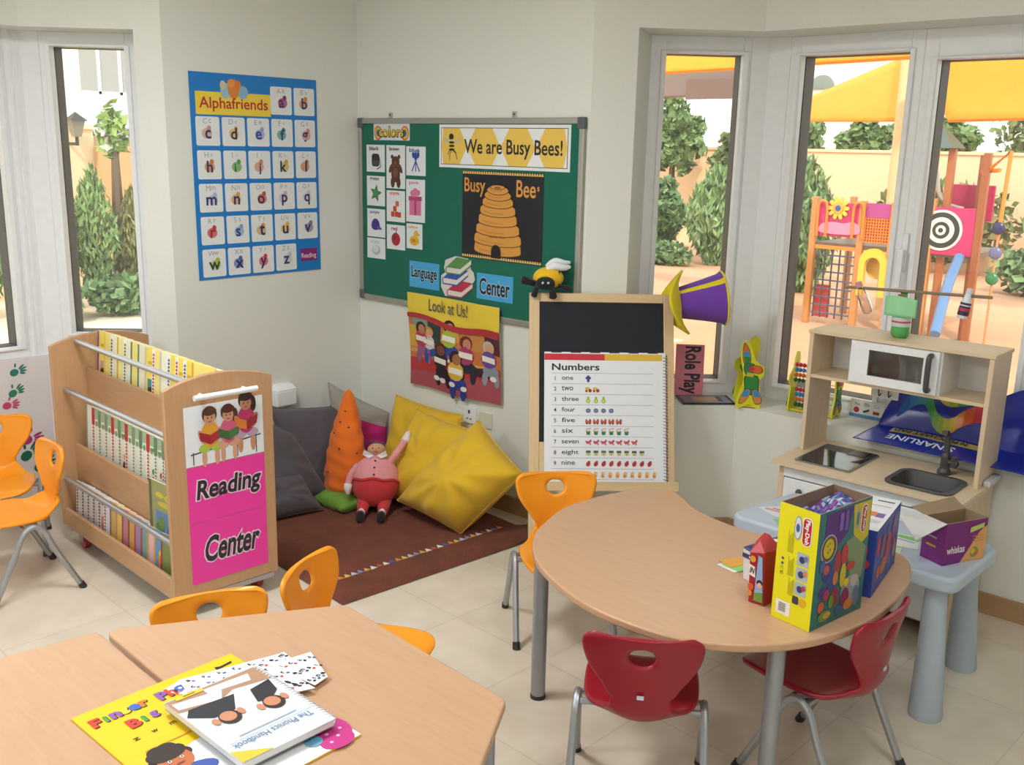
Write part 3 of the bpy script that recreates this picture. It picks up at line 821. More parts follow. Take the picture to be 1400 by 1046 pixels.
for x, y, r, c in ((.075, .16, .03, '#5d7a3a'), (.09, .19, .025, '#6d8a44'), (.14, .13, .03, '#8a6a94'), (.15, .17, .022, '#77608a'), (.07, .10, .02, '#4f6a34'), (.16, .08, .02, '#b8925a')): g.oval(x, y, r, r, P(c), 3)
g.oval(.08, .30, .03, .012, P('#cdbb40'), 2).oval(.14, .295, .03, .013, P('#cdbb40'), 2).oval(.11, .265, .05, .012, P('#c8b640'), 2)
g.build('cover_print', t, smooth=0)
# books on the far side of the trolley (only their tops show)
for i in range(9):
    c = ('#f2e48a', '#efe9d2', '#f3dc60', '#d9413c', '#efe7c0', '#f0dd70', '#6a4a8a', '#f2e9b8', '#f4de6a')[i]
    mm = BT @ Matrix.Translation((xi0 + .02 + i * .098, .285 + .004 * (i % 3), .585)) @ Matrix.Rotation(D2(4), 4, 'Z') @ Matrix.Rotation(D2(96), 4, 'X')
    t = thing('picture_book', 'book on the hidden side of trolley with top edge showing, %s from far end' % ords[i], 'book', mw=mm, group='books on the far side of trolley')
    G().box(.001, .169, .001, .334, -.016, -.001, P('#f4efda')).build('pages', t, smooth=0)
    G().box(0, .17, 0, .335, -.001, 0, P(c)).box(0, .17, 0, .335, -.017, -.016, P(c)).build('cover', t, smooth=0)
# signs on the end panel (local frame of the panel face)
def onpanel(y0, z0): return BT @ frame((.0005, y0, z0), (0, 1, 0), (0, 0, 1))
def child_fig(g, x, y, s, skin, hair, top, bot, book, L=3, hair2=None):
    e = lambda dx, dy, rx, ry, c, l_, rot=0: g.oval(x + dx * s, y + dy * s, rx * s, ry * s, P(c), l_, rot)
    e(-.16, -.42, .16, .11, bot, L); e(.16, -.42, .16, .11, bot, L); e(-.17, -.68, .07, .22, skin, L - 1); e(.17, -.68, .07, .22, skin, L - 1)
    e(0, -.08, .24, .34, top, L + 1); e(-.22, -.12, .08, .2, skin, L + 1, .4); e(.22, -.12, .08, .2, skin, L + 1, -.4)
    e(0, .42, .20, .22, hair, L + 1); e(0, .34, .155, .18, skin, L + 2); e(0, .50, .19, .11, hair, L + 3)
    for s_ in (-1, 1): e(s_ * .055, .34, .018, .02, '#2a1c18', L + 4)
    e(0, .24, .05, .015, '#a8504a', L + 4)
    if hair2: e(.2, .30, .08, .2, hair2, L + 1)
    g.pg([(x - .30 * s, y + .02 * s), (x, y - .10 * s), (x, y - .34 * s), (x - .28 * s, y - .20 * s)], P(book[0]), L + 5)
    g.pg([(x + .30 * s, y + .02 * s), (x, y - .10 * s), (x, y - .34 * s), (x + .28 * s, y - .20 * s)], P(book[1]), L + 5)
t = tag(G().box(0, .323, 0, .228, 0, .001, P('#e6ecf3')).build('photo_poster', mw=onpanel(.072, .596), smooth=0), 'photo of three children reading, above the pink reading sign', 'photo')
g = G(); g.T = Matrix.Translation((0, 0, .001))
g.line([(.02, .045), (.31, .075)], .005, P('#3c4048'), 1)
for a in (.03, .12, .21, .29): g.line([(a, .005), (a, .05 + a * .1)], .004, P('#3c4048'), 1)
child_fig(g, .10, .125, .15, '#d8a184', '#5a3a2c', '#e9a83c', '#a6c84a', ('#a32732', '#b23038'))
child_fig(g, .175, .125, .145, '#d8a184', '#5a2f2c', '#d8618a', '#d8a184', ('#3f6a3e', '#4b7a48'), hair2='#5a2f2c')
child_fig(g, .250, .155, .155, '#c98d6e', '#3a2624', '#c23a72', '#b8a0b4', ('#e07f3a', '#9a2f34'), hair2='#3a2624')
tag(g.build('printed_children', t, smooth=0), 'three seated children holding open books')
PINK = P('#f03ba6')
t = tag(G().box(0, .322, 0, .218, 0, .001, PINK).build('word_sign', mw=onpanel(.073, .374), smooth=0), 'bright pink sign saying Reading on the trolley end', 'sign', 'pink signs on the trolley end')
def outlined(par, s, x, y, wd, ht, bold, rot=0, shear=0, c1='#2a2430', c2='#f1d8e8', ob=.05, z=.001, name='lettering'):
    g = G(); g.T = Matrix.Translation((0, 0, z))
    if c2: g.text(s, x, y, wd * (1 + ob * .8), ht * (1 + ob * 1.9), P(c2), 1, bold + ob, shear=shear, rot=rot)
    g.text(s, x, y, wd, ht, P(c1), 2, bold, shear=shear, rot=rot)
    return g.build(name, par, smooth=0)
outlined(t, 'Reading', .168, .115, .265, .098, .028, 0.0, .12)
t = tag(G().box(0, .322, 0, .24, 0, .001, PINK).build('word_sign', mw=onpanel(.073, .132), smooth=0), 'bright pink sign saying Center, lowest on the trolley end', 'sign', 'pink signs on the trolley end')
outlined(t, 'Center', .172, .128, .232, .105, .028, 0.0, .15)
# ================================================================ posters and boards on the walls
def bw(x, z, y=-.0): return frame((x, y, z), (1, 0, 0), (0, 0, 1))
WHITE = P('#e9edf0'); INK = P('#26262c')
# ---- blue alphabet poster on the left wall (local u runs along +y of the room)
aw, ah = .712, .953
mm = frame((.003, -.980, 1.120), Vector((0, 1, .004)), (0, -.012, 1))
t = tag(G().box(0, aw, 0, ah, 0, .001, P('#1f7fd0')).build('alphabet_poster', mw=mm, smooth=0), 'large blue alphabet poster of letter cards on the left wall', 'poster')
HD = .001
g = G(); g.T = Matrix.Translation((0, 0, HD))
g.rect(.028, .765, .435, .868, P('#f2d648'), 1)
tag(g.build('title_strip', t, smooth=0), 'yellow title strip')
g = G(); g.T = Matrix.Translation((0, 0, HD))
g.text('Alphafriends', .232, .812, .372, .066, P('#c0303a'), 3, .012)
g.build('lettering', t, smooth=0)
g = G(); g.T = Matrix.Translation((0, 0, HD))
for x, y, rx, ry, c in ((.19, .875, .03, .035, '#9fc4dd'), (.28, .872, .03, .03, '#8ab8d8'), (.232, .885, .032, .045, '#e08a3a'), (.22, .91, .02, .02, '#ea9a48'), (.255, .905, .018, .02, '#d97f3a'), (.175, .90, .016, .02, '#d8c8a4')): g.oval(x, y, rx, ry, P(c), 2 + .3 * (x > .2))
g.build('picture', t, smooth=0)
cards = [['', '', '', 'Aa', 'Bb'], ['Cc', 'Dd', 'Ee', 'Ff', 'Gg'], ['Hh', 'Ii', 'Jj', 'Kk', 'Ll'], ['Mm', 'Nn', 'Oo', 'Pp', 'Qq'], ['Rr', 'Ss', 'Tt', 'Uu', 'Vv'], ['Ww', 'Xx', 'Yy', 'Zz', '']]
def lighten(h, k):
    v = [int(h[i:i + 2], 16) for i in (1, 3, 5)]
    return '#%02x%02x%02x' % tuple(int(x + (236 - x) * k) for x in v)
blob = {'Aa': '#8a2c5a', 'Bb': '#d98a4a', 'Cc': '#c9a08a', 'Dd': '#e0b070', 'Ee': '#8fa8dd', 'Ff': '#4f93a0', 'Gg': '#d98a8a', 'Hh': '#c9803a', 'Ii': '#5aa04a', 'Jj': '#d98a6a', 'Kk': '#c9b04a', 'Ll': '#c97a3a', 'Mm': '#a9bfe0', 'Nn': '#e0a04a',
        'Oo': '#d0503c', 'Pp': '#d9b8c8', 'Qq': '#dcc8d0', 'Rr': '#c83a3a', 'Ss': '#8aa8d0', 'Tt': '#d9a44a', 'Uu': '#e8b83a', 'Vv': '#8a7aa0', 'Ww': '#a8c04a', 'Xx': '#4a6ab8', 'Yy': '#d83a4a', 'Zz': '#c0c8cc'}
ink = {'Aa': '#6a2a6a', 'Rr': '#a02c30', 'Ii': '#2f6a34', 'Ff': '#24507a', 'Kk': '#2a3a4a', 'Dd': '#3a3a3c', 'Ww': '#2a4a34', 'Oo': '#5a2a5a', 'Zz': '#2a3a7a', 'Ee': '#3a4a9a', 'Ss': '#2a4a8a'}
for r in range(6):
    for c in range(5):
        s = cards[r][c]
        if not s: continue
        cx, cy = .085 + c * .1375, ah - .11 - r * .153
        T = Matrix.Translation((cx, cy, HD))
        o = G().prism(rrect(-.062, -.066, .062, .066, .008, 2), 0, .0006, WHITE, T)
        o = tag(o.build('letter_card', t, smooth=0), 'white card with letter ' + s[0])
        g = G(); g.T = T @ Matrix.Translation((0, 0, .0006))
        for a, b in zip(s, (-.014, .012)): g.text(a, b, .046, 0, .024 if a.isupper() else .017, P('#a3a8b6'), 1, 0)
        bx = (.006, -.006, .0, .008, -.004)[(r + c) % 5]
        bc = lighten(blob[s], .35)
        g.oval(bx, -.010, .027, .024, P(bc), 1); g.oval(bx + .012, .014, .011, .012, P(blob[s]), 1.2)
        lo = s[1]
        ht = .054 if lo in 'bdfhkltgjpqy' else .040
        g.text(lo, 0, -.014 + (-.006 if lo in 'gjpqy' else (.006 if lo in 'bdfhklt' else 0)), 0, ht, P(ink.get(s, '#33306e')), 2.5, .02)
        g.build('letter_picture', o, smooth=0)
g = G(); g.T = Matrix.Translation((.585, .03, HD))
g.rect(0, .02, .105, .085, P('#8a2b74'), 1); g.text('Reading', .052, .045, .092, .032, P('#f0d9e6'), 2, .01)
tag(g.build('corner_label', t, smooth=0), 'purple corner label saying Reading')
g = G(); g.T = Matrix.Translation((0, 0, HD))
for y in (.318, .635): g.rect(0, y, aw, y + .0015, P('#4a90cc'), 3)
# ---- green pinboard
X0, X1, Z0, Z1 = .022, 1.530, .950, 1.900
t = thing('pinboard', 'green felt pinboard in a grey metal frame on the back wall', 'board', (X0, 0, Z0))
BW_, BH = X1 - X0, Z1 - Z0
G().box(.02, BW_ - .02, -.014, -.001, .02, BH - .02, mat('#0c6a56', 'fabric')).build('felt_panel', t, smooth=0)
fw_ = .028
for a in ((0, BW_, 0, fw_), (0, BW_, BH - fw_, BH), (0, fw_, fw_, BH - fw_), (BW_ - fw_, BW_, fw_, BH - fw_)):
    G().box(a[0], a[1], -.022, -.001, a[2], a[3], mat('#b4b4ac', 'metal', .5)).build('frame_bar', t, smooth=0, bevel=.004)
for x, z in ((0, 0), (BW_, 0), (0, BH), (BW_, BH)):
    sx, sz = (1 if x == 0 else -1), (1 if z == 0 else -1)
    tag(G().box(min(x - sx * .002, x + sx * .04), max(x - sx * .002, x + sx * .04), -.025, -.001, min(z - sz * .002, z + sz * .05), max(z - sz * .002, z + sz * .05), mat('#5d6068', 'plastic')).build('corner_cap', t, smooth=0, bevel=.006), 'dark grey corner cap')
for x in (.24, 1.09):
    tag(G().box(x - .014, x + .014, -.006, -.001, BH - .004, BH + .028, mat('#c9c6bc', 'metal')).cyl((x, -.010, BH + .016), (x, -.001, BH + .016), .005, mat('#77746c', 'metal'), 8).build('hanging_bracket', t, smooth=0, bevel=.002), 'small metal bracket')
YB = -.0145
def sheet(name, label, cat, x, z, wd, ht, c, y=YB, rot=0, group=None, th=.0012):
    mm = frame((x, y, z), (math.cos(rot), 0, math.sin(rot)), (-math.sin(rot), 0, math.cos(rot)))
    o = G().box(0, wd, 0, ht, 0, th, P(c)).build(name, mw=mm, smooth=0)
    return tag(o, label, cat, group)
def art(): 
    g = G(); g.T = Matrix.Translation((0, 0, .0013)); return g
t = sheet('word_sign', 'small rainbow sign saying colors on green board', 'sign', .144, 1.79, .275, .084, '#dfe3e8')
g = art()
for i, c in enumerate(('#d9483c', '#e89a34', '#ecd23c', '#5aa850', '#3f6ab8', '#7a4a9a')):
    for sx in (.035, .24): g.oval(sx, .036, .030 - i * .0048, .036 - i * .0056, P(c), 1 + i * .25)
g.build('rainbow', t, smooth=0)
g = art(); g.text('colors', .138, .042, .20, .058, P('#2c2430'), 3, .05); g.text('colors', .138, .043, .185, .048, P('#e8c23a'), 4, .02); g.build('lettering', t, smooth=0)
def star(cx, cy, r, rot=0, k=.45): return [(cx + (r if i % 2 == 0 else r * k) * math.sin(rot + i * PI / 5), cy + (r if i % 2 == 0 else r * k) * math.cos(rot + i * PI / 5)) for i in range(10)]
cg = 'colour word cards on the green board'
cc = [('black', .085, 1.628, .144, .138, '#2a2a30'), ('brown', .242, 1.549, .143, .217, '#5a3426'), ('blue', .394, 1.619, .142, .143, '#2c4f9e'), ('green', .085, 1.453, .143, .154, '#3a7a44'), ('orange', .242, 1.379, .141, .159, '#e0663a'),
      ('pink', .393, 1.387, .139, .213, '#d97aa0'), ('purple', .085, 1.290, .143, .147, '#4a3290'), ('red', .242, 1.236, .141, .127, '#b02a38'), ('yellow', .395, 1.251, .118, .127, '#e3b53a'), ('white', .083, 1.176, .145, .107, '#c9ccd0')]
pics = {'black': 'backpack', 'brown': 'toy bear', 'blue': 'cutlery', 'green': 'star shape', 'orange': 'stacked blocks', 'pink': 'wrapped gift', 'purple': 'cap', 'red': 'apple', 'yellow': 'duck', 'white': 'ball'}
for n_, x, z, wd, ht, c in cc:
    t = sheet('picture_card', 'white card reading %s with a %s on the green board' % (n_, pics[n_]), 'card', x, z, wd, ht, '#e6eaee', group=cg)
    g = art(); g.text(n_, wd / 2 - .01, ht - .018, .075 if len(n_) > 3 else .045, .02, P(c), 2, .02); g.build('lettering', t, smooth=0)
    g = art(); m1 = P(c); cx, cy = wd / 2, ht * .42; lt = P({'pink': '#b8487a', 'red': '#8a1e2c', 'purple': '#6a52b0', 'orange': '#c84a2c', 'brown': '#7a4c38', 'green': '#4f9058', 'yellow': '#d08a2c'}.get(n_, '#4a4a52'))
    if n_ == 'black': g.pg(rrect(cx - .03, cy - .03, cx + .03, cy + .035, .015), m1, 1); g.pg(rrect(cx - .02, cy - .026, cx + .024, cy + .004, .008), lt, 2); g.line([(cx + .03, cy + .02), (cx + .04, cy - .03), (cx + .01, cy - .045)], .005, m1, 1)
    elif n_ == 'brown':
        g.oval(cx, cy - .015, .034, .045, m1, 1); g.oval(cx, cy + .045, .03, .027, m1, 1.3)
        for s in (-1, 1): g.oval(cx + s * .026, cy + .068, .011, .011, m1, 1); g.oval(cx + s * .036, cy + .01, .012, .026, m1, 1, s * .5); g.oval(cx + s * .022, cy - .06, .016, .028, m1, 1)
        g.oval(cx, cy - .012, .018, .025, lt, 2); g.oval(cx, cy + .038, .012, .01, lt, 2)
    elif n_ == 'blue':
        for a, s in ((.35, 1), (0, 0), (-.35, -1)): g.line([(cx + s * .028, cy - .04), (cx - s * .012, cy + .035)], .007, m1, 1 + abs(s) * .2); g.oval(cx - s * .016, cy + .04, .011, .016, m1, 1.5, a)
    elif n_ == 'green': g.pg(star(cx, cy, .048, .2), m1, 1); g.pg(star(cx, cy, .03, .2), lt, 2)
    elif n_ == 'orange':
        for a, b in ((-.022, -.028), (.006, -.028), (.028, -.03), (-.006, .0), (.012, .026)): g.pg(rrect(cx + a - .013, cy + b - .013, cx + a + .013, cy + b + .014, .004), m1 if (a + b) > 0 else lt, 1 + (b > 0))
    elif n_ == 'pink':
        g.rect(cx - .045, cy - .055, cx + .042, cy + .025, m1, 1); g.rect(cx - .05, cy + .018, cx + .047, cy + .04, lt, 2); g.rect(cx - .008, cy - .055, cx + .008, cy + .03, lt, 2)
        for a, b in ((-.02, .055), (.018, .058), (0, .066), (-.006, .05)): g.oval(cx + a, cy + b, .018, .015, m1, 3)
    elif n_ == 'purple': g.pg([(cx + .034 * math.cos(a) - .004, cy + .04 * math.sin(a) - .005) for a in [PI * i / 10 for i in range(11)]], m1, 1); g.oval(cx - .004, cy - .006, .034, .02, m1, 1.2); g.oval(cx + .026, cy - .014, .02, .008, lt, 2, -.2)
    elif n_ == 'red': g.oval(cx, cy, .034, .034, m1, 1); g.oval(cx - .01, cy + .01, .012, .014, lt, 2); g.line([(cx, cy + .03), (cx + .006, cy + .045)], .004, INK, 2)
    elif n_ == 'yellow': g.oval(cx, cy - .012, .036, .025, m1, 1); g.oval(cx + .014, cy + .022, .018, .018, m1, 1.3); g.pg([(cx + .03, cy + .026), (cx + .044, cy + .02), (cx + .03, cy + .014)], lt, 2); g.oval(cx - .006, cy - .012, .018, .011, lt, 2)
    else: g.oval(cx, cy, .034, .026, P('#b9bcc2'), 1); g.oval(cx - .004, cy + .006, .026, .018, P('#dcdfe3'), 2)
    g.build('picture', t, smooth=0)
# banner
t = sheet('banner', 'yellow and white honeycomb banner saying We are Busy Bees', 'banner', .634, 1.667, .82, .202, '#eceff2')
g = art(); iw = .014
g.rect(iw, iw, .82 - iw, .202 - iw, P('#3a3a3c'), 1); g.rect(iw + .003, iw + .003, .82 - iw - .003, .202 - iw - .003, P('#eef1f3'), 2)
HX = P('#eec95a'); z0_, z1_ = iw + .003, .202 - iw - .003
for i in range(4):
    a = .085 + i * .215
    x = lambda v: max(iw + .003, min(.82 - iw - .003, v))
    g.pg([(x(a - .055), z1_), (x(a + .055), z1_), (x(a + .107), .10), (x(a + .055), z0_), (x(a - .055), z0_), (x(a - .107), .10)], HX, 3)
g.build('honeycomb', t, smooth=0)
g = art(); g.text('We are Busy Bees!', .475, .092, .605, .088, P('#2a2a2c'), 4, .016); g.build('lettering', t, smooth=0)
g = art(); bl = P('#2c2a28')
g.oval(.085, .145, .016, .015, bl, 4); g.oval(.088, .10, .018, .034, P('#e9c04a'), 4)
for y in (.085, .102, .118): g.oval(.088, y, .019, .0055, bl, 5)
for s in (-1, 1): g.oval(.088 + s * .034, .125, .024, .009, P('#c9c4b4'), 4.5, s * .35)
for s, q in ((-1, (-.02, -.03)), (1, (.026, -.03)), (-1, (-.012, -.055)), (1, (.03, -.05))): g.line([(.088, .09), (.088 + q[0], .09 + q[1] * .5), (.088 + q[0] * 1.2, .09 + q[1])], .004, bl, 4)
g.build('printed_bee', t, smooth=0)
# beehive poster
t = sheet('beehive_poster', 'black poster with an orange beehive drawing and curly lettering', 'poster', .796, 1.242, .513, .415, '#1d1e26')
g = art()
for y in (.004, .400):
    for i in range(34): g.pg([(.002 + i * .015, y), (.016 + i * .015, y), (.013 + i * .015, y + .012), (.005 + i * .015, y + .012)], P('#e9bd6a'), 1)
g.build('border_strip', t, smooth=0)
g = art()
ys = [.03, .075, .122, .168, .213, .254, .289, .317, .338]; ws = [.150, .150, .138, .122, .112, .097, .083, .068, .055]
for i in range(8):
    wa, wb = ws[i], ws[i + 1]; cx = .235; y0, y1 = ys[i], ys[i + 1] + .004
    pts = [(cx - wa * 1.0, y0 + .014), (cx - wa * .98, y1 - .010), (cx - wb * .97, y1)] + [(cx + wb * .97, y1), (cx + wa * .98, y1 - .010), (cx + wa, y0 + .014)] + [(cx + wa * math.cos(a) , y0 + .014 - .022 * math.sin(a)) for a in [PI * k / 10 for k in range(1, 10)]]
    cxs = pts
    L_2 = 9 - i
    g.pg([(cx + (x - cx) * 1.03, y - .003) for x, y in cxs], P('#3a2412'), 1 + i * .8); g.pg(cxs, P('#d99a45'), 1.4 + i * .8)
    g.line([(cx - wa * .8, y0 + .017), (cx - wa * .3, y0 + .007), (cx + wa * .3, y0 + .007)], .003, P('#b87a30'), 1.7 + i * .8)
g.oval(.235, .343, .05, .012, P('#3a2412'), 8.5); g.oval(.235, .343, .045, .009, P('#d99a45'), 9); g.oval(.235, .341, .022, .005, P('#8a5a24'), 9.5)
g.pg([(.20, .012), (.26, .012), (.26, .04)] + arcpts(.23, .045, .03, 0, PI, 8) + [(.20, .04)], P('#17171c'), 10)
g.build('beehive_drawing', t, smooth=0)
g = art(); g.text('Busy', .083, .338, .138, .088, P('#e09a48'), 2, .012); g.text('Bee', .408, .342, .118, .078, P('#e09a48'), 2, .012); g.text('s', .482, .345, .014, .02, P('#e09a48'), 2, .02); g.text("Teacher Pad's", .235, .112, .11, .010, P('#6a4420'), 10, 0)
g.build('lettering', t, smooth=0)
# language / center
BLU = '#48a7dc'
t = sheet('word_sign', 'blue sign saying Language at the bottom of the green board', 'sign', .416, 1.055, .222, .134, BLU, group='blue word signs on the green board')
outlined(t, 'Language', .111, .072, .19, .078, .022, 0, 0, '#23202a', '#a9d3ea', .04, .0013)
t = sheet('word_sign', 'blue sign saying Center beside the cut-out books on the board', 'sign', .90, 1.048, .237, .126, BLU, group='blue word signs on the green board')
outlined(t, 'Center', .118, .064, .20, .082, .022, 0, 0, '#23202a', '#a9d3ea', .04, .0013)
mm = frame((.652, -.0146, 1.035), (1, 0, 0), (0, 0, 1))
ol = [(.0, .045), (.028, .0), (.125, .0), (.165, .02), (.235, .10), (.225, .135), (.205, .15), (.205, .185), (.185, .20), (.10, .205), (.03, .18), (.02, .14), (.03, .12), (.0, .10)]
t = tag(G().prism(ol, 0, .0012, P('#d8d4d0')).build('book_cutout', mw=mm, smooth=0), 'cut-out picture of a stack of three coloured books on the board', 'picture')
g = art()
def bk(pts, cov, L): g.pg([pts[0], pts[1], pts[2], pts[3]], P(cov), L)
for (y0, cov, dx, L) in ((.004, '#b8304a', .02, 1), (.062, '#2f57a8', -.012, 4), (.118, '#5d8f4c', .012, 7)):
    g.pg([(.03 + dx, y0), (.125 + dx, y0 - .0), (.20 + dx, y0 + .055), (.20 + dx, y0 + .08), (.125 + dx, y0 + .028), (.03 + dx, y0 + .03)], P('#dcd8d2'), L)
    g.pg([(.028 + dx, y0 + .028), (.125 + dx, y0 + .026), (.203 + dx, y0 + .078), (.10 + dx, y0 + .083)], P(cov), L + 1)
    g.line([(.028 + dx, y0), (.125 + dx, y0 - .001), (.203 + dx, y0 + .055)], .006, P(cov), L + 1); g.line([(.028 + dx, y0 + .03), (.024 + dx, y0 + .014), (.028 + dx, y0)], .006, P(cov), L + 1)
g.build('printed_books', t, smooth=0)
# class photo poster overlapping the board edge, slightly curling away from the wall
pw, ph = .645, .487
def lk(u, v):
    return Vector((u * pw + .012 * (1 - v) * (1), -.030 + .006 * math.sin(u * 7 + v * 5) - .004 * v, .542 + v * ph - .006 * u * v + .004 * math.sin(u * 9) * (1 - v))) + Vector((.428, 0, 0))
t = thing('class_poster', 'poster with yellow wavy heading and a classroom group photo, below the board', 'poster', (0, 0, 0))
YL, RD = P('#e9cd3f'), P('#b2323a')
g = G().grid(lk, 24, 20, P('#e8e4da'))
o = g.build('paper', t, smooth=1.2)
sd_ = o.modifiers.new('solid', 'SOLIDIFY'); sd_.thickness = .001; sd_.offset = -1
def lay(g, pts, c, L):
    # drape a flat polygon (u, v in 0..1) on the curled sheet, cut into small pieces
    bm = bmesh.new()
    f = bm.faces.new([bm.verts.new((x, y, 0)) for x, y in pts]) if len(pts) > 2 else None
    for ax, nn in ((0, 12), (1, 10)):
        for i in range(1, nn):
            no = [0, 0, 0]; no[ax] = 1; co = [0, 0, 0]; co[ax] = i / nn
            bmesh.ops.bisect_plane(bm, geom=bm.verts[:] + bm.edges[:] + bm.faces[:], plane_co=co, plane_no=no)
    vs_ = [lk(v.co.x, v.co.y) + Vector((0, -.0006 * L, 0)) for v in bm.verts]
    bm.verts.index_update()
    g.add(vs_, [[v.index for v in f.verts] for f in bm.faces], P(c))
    bm.free()
E_ = lambda cx, cy, rx, ry, n_=12: [(cx + rx * math.cos(2 * PI * k / n_), cy + ry * math.sin(2 * PI * k / n_)) for k in range(n_)]
wave = [(i / 16, .775 + .025 * math.sin(i / 16 * 8 + .4) - .05 * (i / 16)) for i in range(17)]
g = G()
lay(g, [(0, 0), (1, 0), (1, .83), (0, .83)], '#c9743c', 1)
lay(g, [(0, 0), (1, 0), (1, .22), (0, .16)], '#a8505c', 2); lay(g, [(.0, .16), (1, .22), (1, .36), (0, .30)], '#b83a34', 2)
lay(g, [(0, .42), (.09, .42), (.09, .66), (0, .66)], '#d9a83a', 2); lay(g, [(.05, .66), (.22, .66), (.22, .76), (.05, .76)], '#8a9a8c', 2)
lay(g, [(.23, .50), (.37, .50), (.37, .77), (.23, .77)], '#2c3f3c', 3); lay(g, [(.40, .56), (.56, .56), (.56, .74), (.40, .74)], '#d9a04a', 2)
lay(g, [(.58, .50), (.83, .50), (.83, .72), (.58, .72)], '#c98a4a', 2); lay(g, [(.84, .50), (1, .50), (1, .70), (.84, .70)], '#5a2a30', 2); lay(g, [(.84, .68), (.97, .67), (.97, .69), (.84, .70)], '#e0dcd8', 3)
lay(g, [(0, .36), (.30, .36), (.30, .41), (0, .41)], '#d9a05a', 3); lay(g, [(.70, .24), (.92, .24), (.92, .34), (.70, .34)], '#3a2a2a', 3); lay(g, [(.70, .33), (.95, .33), (.95, .36), (.70, .36)], '#d9a05a', 3)
o = g.build('photo_background', t, smooth=0)
g = G()
def kid_(x, y, s, skin, hair, top, leg, L=5, sit=True, card=True):
    lay(g, E_(x, y + .30 * s, .15 * s, .17 * s), hair, L); lay(g, E_(x + .01, y + .27 * s, .10 * s, .13 * s), skin, L + 1)
    lay(g, E_(x, y, .19 * s, .22 * s), top, L + 1); lay(g, E_(x + .02, y - .28 * s, .2 * s, .14 * s), leg, L); lay(g, E_(x - .04, y - .48 * s, .07 * s, .18 * s), leg, L); lay(g, E_(x + .08, y - .48 * s, .07 * s, .18 * s), leg, L)
    if card: lay(g, [(x - .16 * s, y - .05 * s), (x + .16 * s, y - .08 * s), (x + .16 * s, y + .06 * s), (x - .16 * s, y + .09 * s)], '#ece8dc', L + 3)
kid_(.46, .58, .42, '#c98a6a', '#2a1c1a', '#a9b83a', '#2f4a9a', 4)
kid_(.15, .52, .40, '#c08060', '#1e1616', '#b83a4a', '#9a5a8a', 5); kid_(.24, .50, .36, '#d8a080', '#c9903a', '#d8d0cc', '#2a4aa8', 5)
kid_(.64, .44, .44, '#c98868', '#6a2a24', '#a83a6a', '#2a2a3a', 6); kid_(.88, .44, .42, '#d8a080', '#c0b8a8', '#6a4a9a', '#8a94a0', 6)
kid_(.37, .33, .42, '#7a4a34', '#4a2a20', '#2c2228', '#231e24', 8); kid_(.54, .26, .46, '#a86a4a', '#221a18', '#d9b03a', '#2a3f94', 9)
for x, y in ((.32, .135), (.39, .125), (.50, .115), (.63, .09), (.93, .25)): lay(g, E_(x, y, .035, .028), '#e6e2e0', 12)
tag(g.build('printed_people', t, smooth=0), 'seven people sitting together and holding small name cards')
g = G(); lay(g, [(0, 1), (0, wave[0][1])] + wave + [(1, 1)], '#e9cd3f', 3)
wv2 = [(x, y - .045 - .03 * x) for x, y in wave]
for a, b, c_, d in zip(wave, wave[1:], wv2, wv2[1:]): lay(g, [a, c_, d, b], '#b2323a', 13)
tag(g.build('heading_band', t, smooth=0), 'wavy yellow heading with red edge')
g = G(); g.T = frame(lk(.46, .905) + Vector((0, -.0125, 0)), (1, 0, -.01), (0, 0, 1)); g.text('Look at Us!', 0, 0, .275, .062, P('#4a4a58'), 3, .002, rot=-.0); g.build('lettering', t, smooth=0)
# electrical plates
t = thing('wall_socket', 'white wall socket below the class poster', 'socket', (.854, 0, .447))
G().box(-.045, .045, -.010, 0, -.046, .046, mat('#eceef0', 'plastic')).build('plate', t, smooth=0, bevel=.004)
g = G().box(-.006, .006, -.0125, -.0095, .008, .026, mat('#4a4a50')).box(-.016, -.007, -.0125, -.0095, -.022, -.016, mat('#4a4a50')).box(.007, .016, -.0125, -.0095, -.022, -.016, mat('#4a4a50'))
tag(g.build('pin_holes', t, smooth=0), 'dark pin holes')
tag(G().box(-.046, .046, -.007, 0, -.041, .041, mat('#dcd8c6', 'plastic')).build('blank_plate', mw=Matrix.Translation((.962, 0, .439)), smooth=0, bevel=.003), 'cream blank wall plate right of the socket', 'wall plate')
t = thing('plug_adaptor', 'white plug box on left wall above the grey cushions', 'plug', (0, -.54, .49))
G().box(0, .055, -.062, .062, -.055, .03, mat('#eef0f3', 'plastic')).build('body', t, smooth=0, bevel=.008)
G().hexa([(0, -.062, .03), (.055, -.062, .03), (.055, .062, .03), (0, .062, .03)], [(0, -.05, .06), (.03, -.05, .055), (.03, .05, .055), (0, .05, .06)], mat('#f2f4f6', 'plastic')).build('sloped_top', t, smooth=0, bevel=.003)

# ================================================================ reading corner
ru = Vector((-.9955, .095)); rv = Vector((.095, .9955)); rc_ = Vector((1.362, -1.234))
t = thing('rug', 'dark brown shaggy rug with a row of coloured triangles, in the reading corner', 'rug', (rc_.x, rc_.y, 0), math.atan2(rv.y, rv.x) - PI / 2)
RW, RL = 1.26, 1.10
rnd = random.Random(3)
hts = {}
def rg(u, v):
    b = min(u, 1 - u, v, 1 - v)
    h = .014 * min(1, b / .02) + .003 + (.004 * rnd.random() if b > .01 else 0)
    lift = .05 * max(0, (v - .80) / .2) * max(0, (.2 - u) / .2)
    return (-u * RW, v * RL, h + lift * (0.5 + .5 * math.sin(u * 30)))
G().grid(rg, 90, 80, mat('#7c4636', 'shag')).build('pile', t, smooth=2)
g = G()
tcs = ['#e8e2d8', '#3f5aa8', '#d9873a', '#e0c25a', '#c9c4d8', '#8a8fb8', '#d9a84a', '#e8e2d8', '#b8503a']
n_ = 30
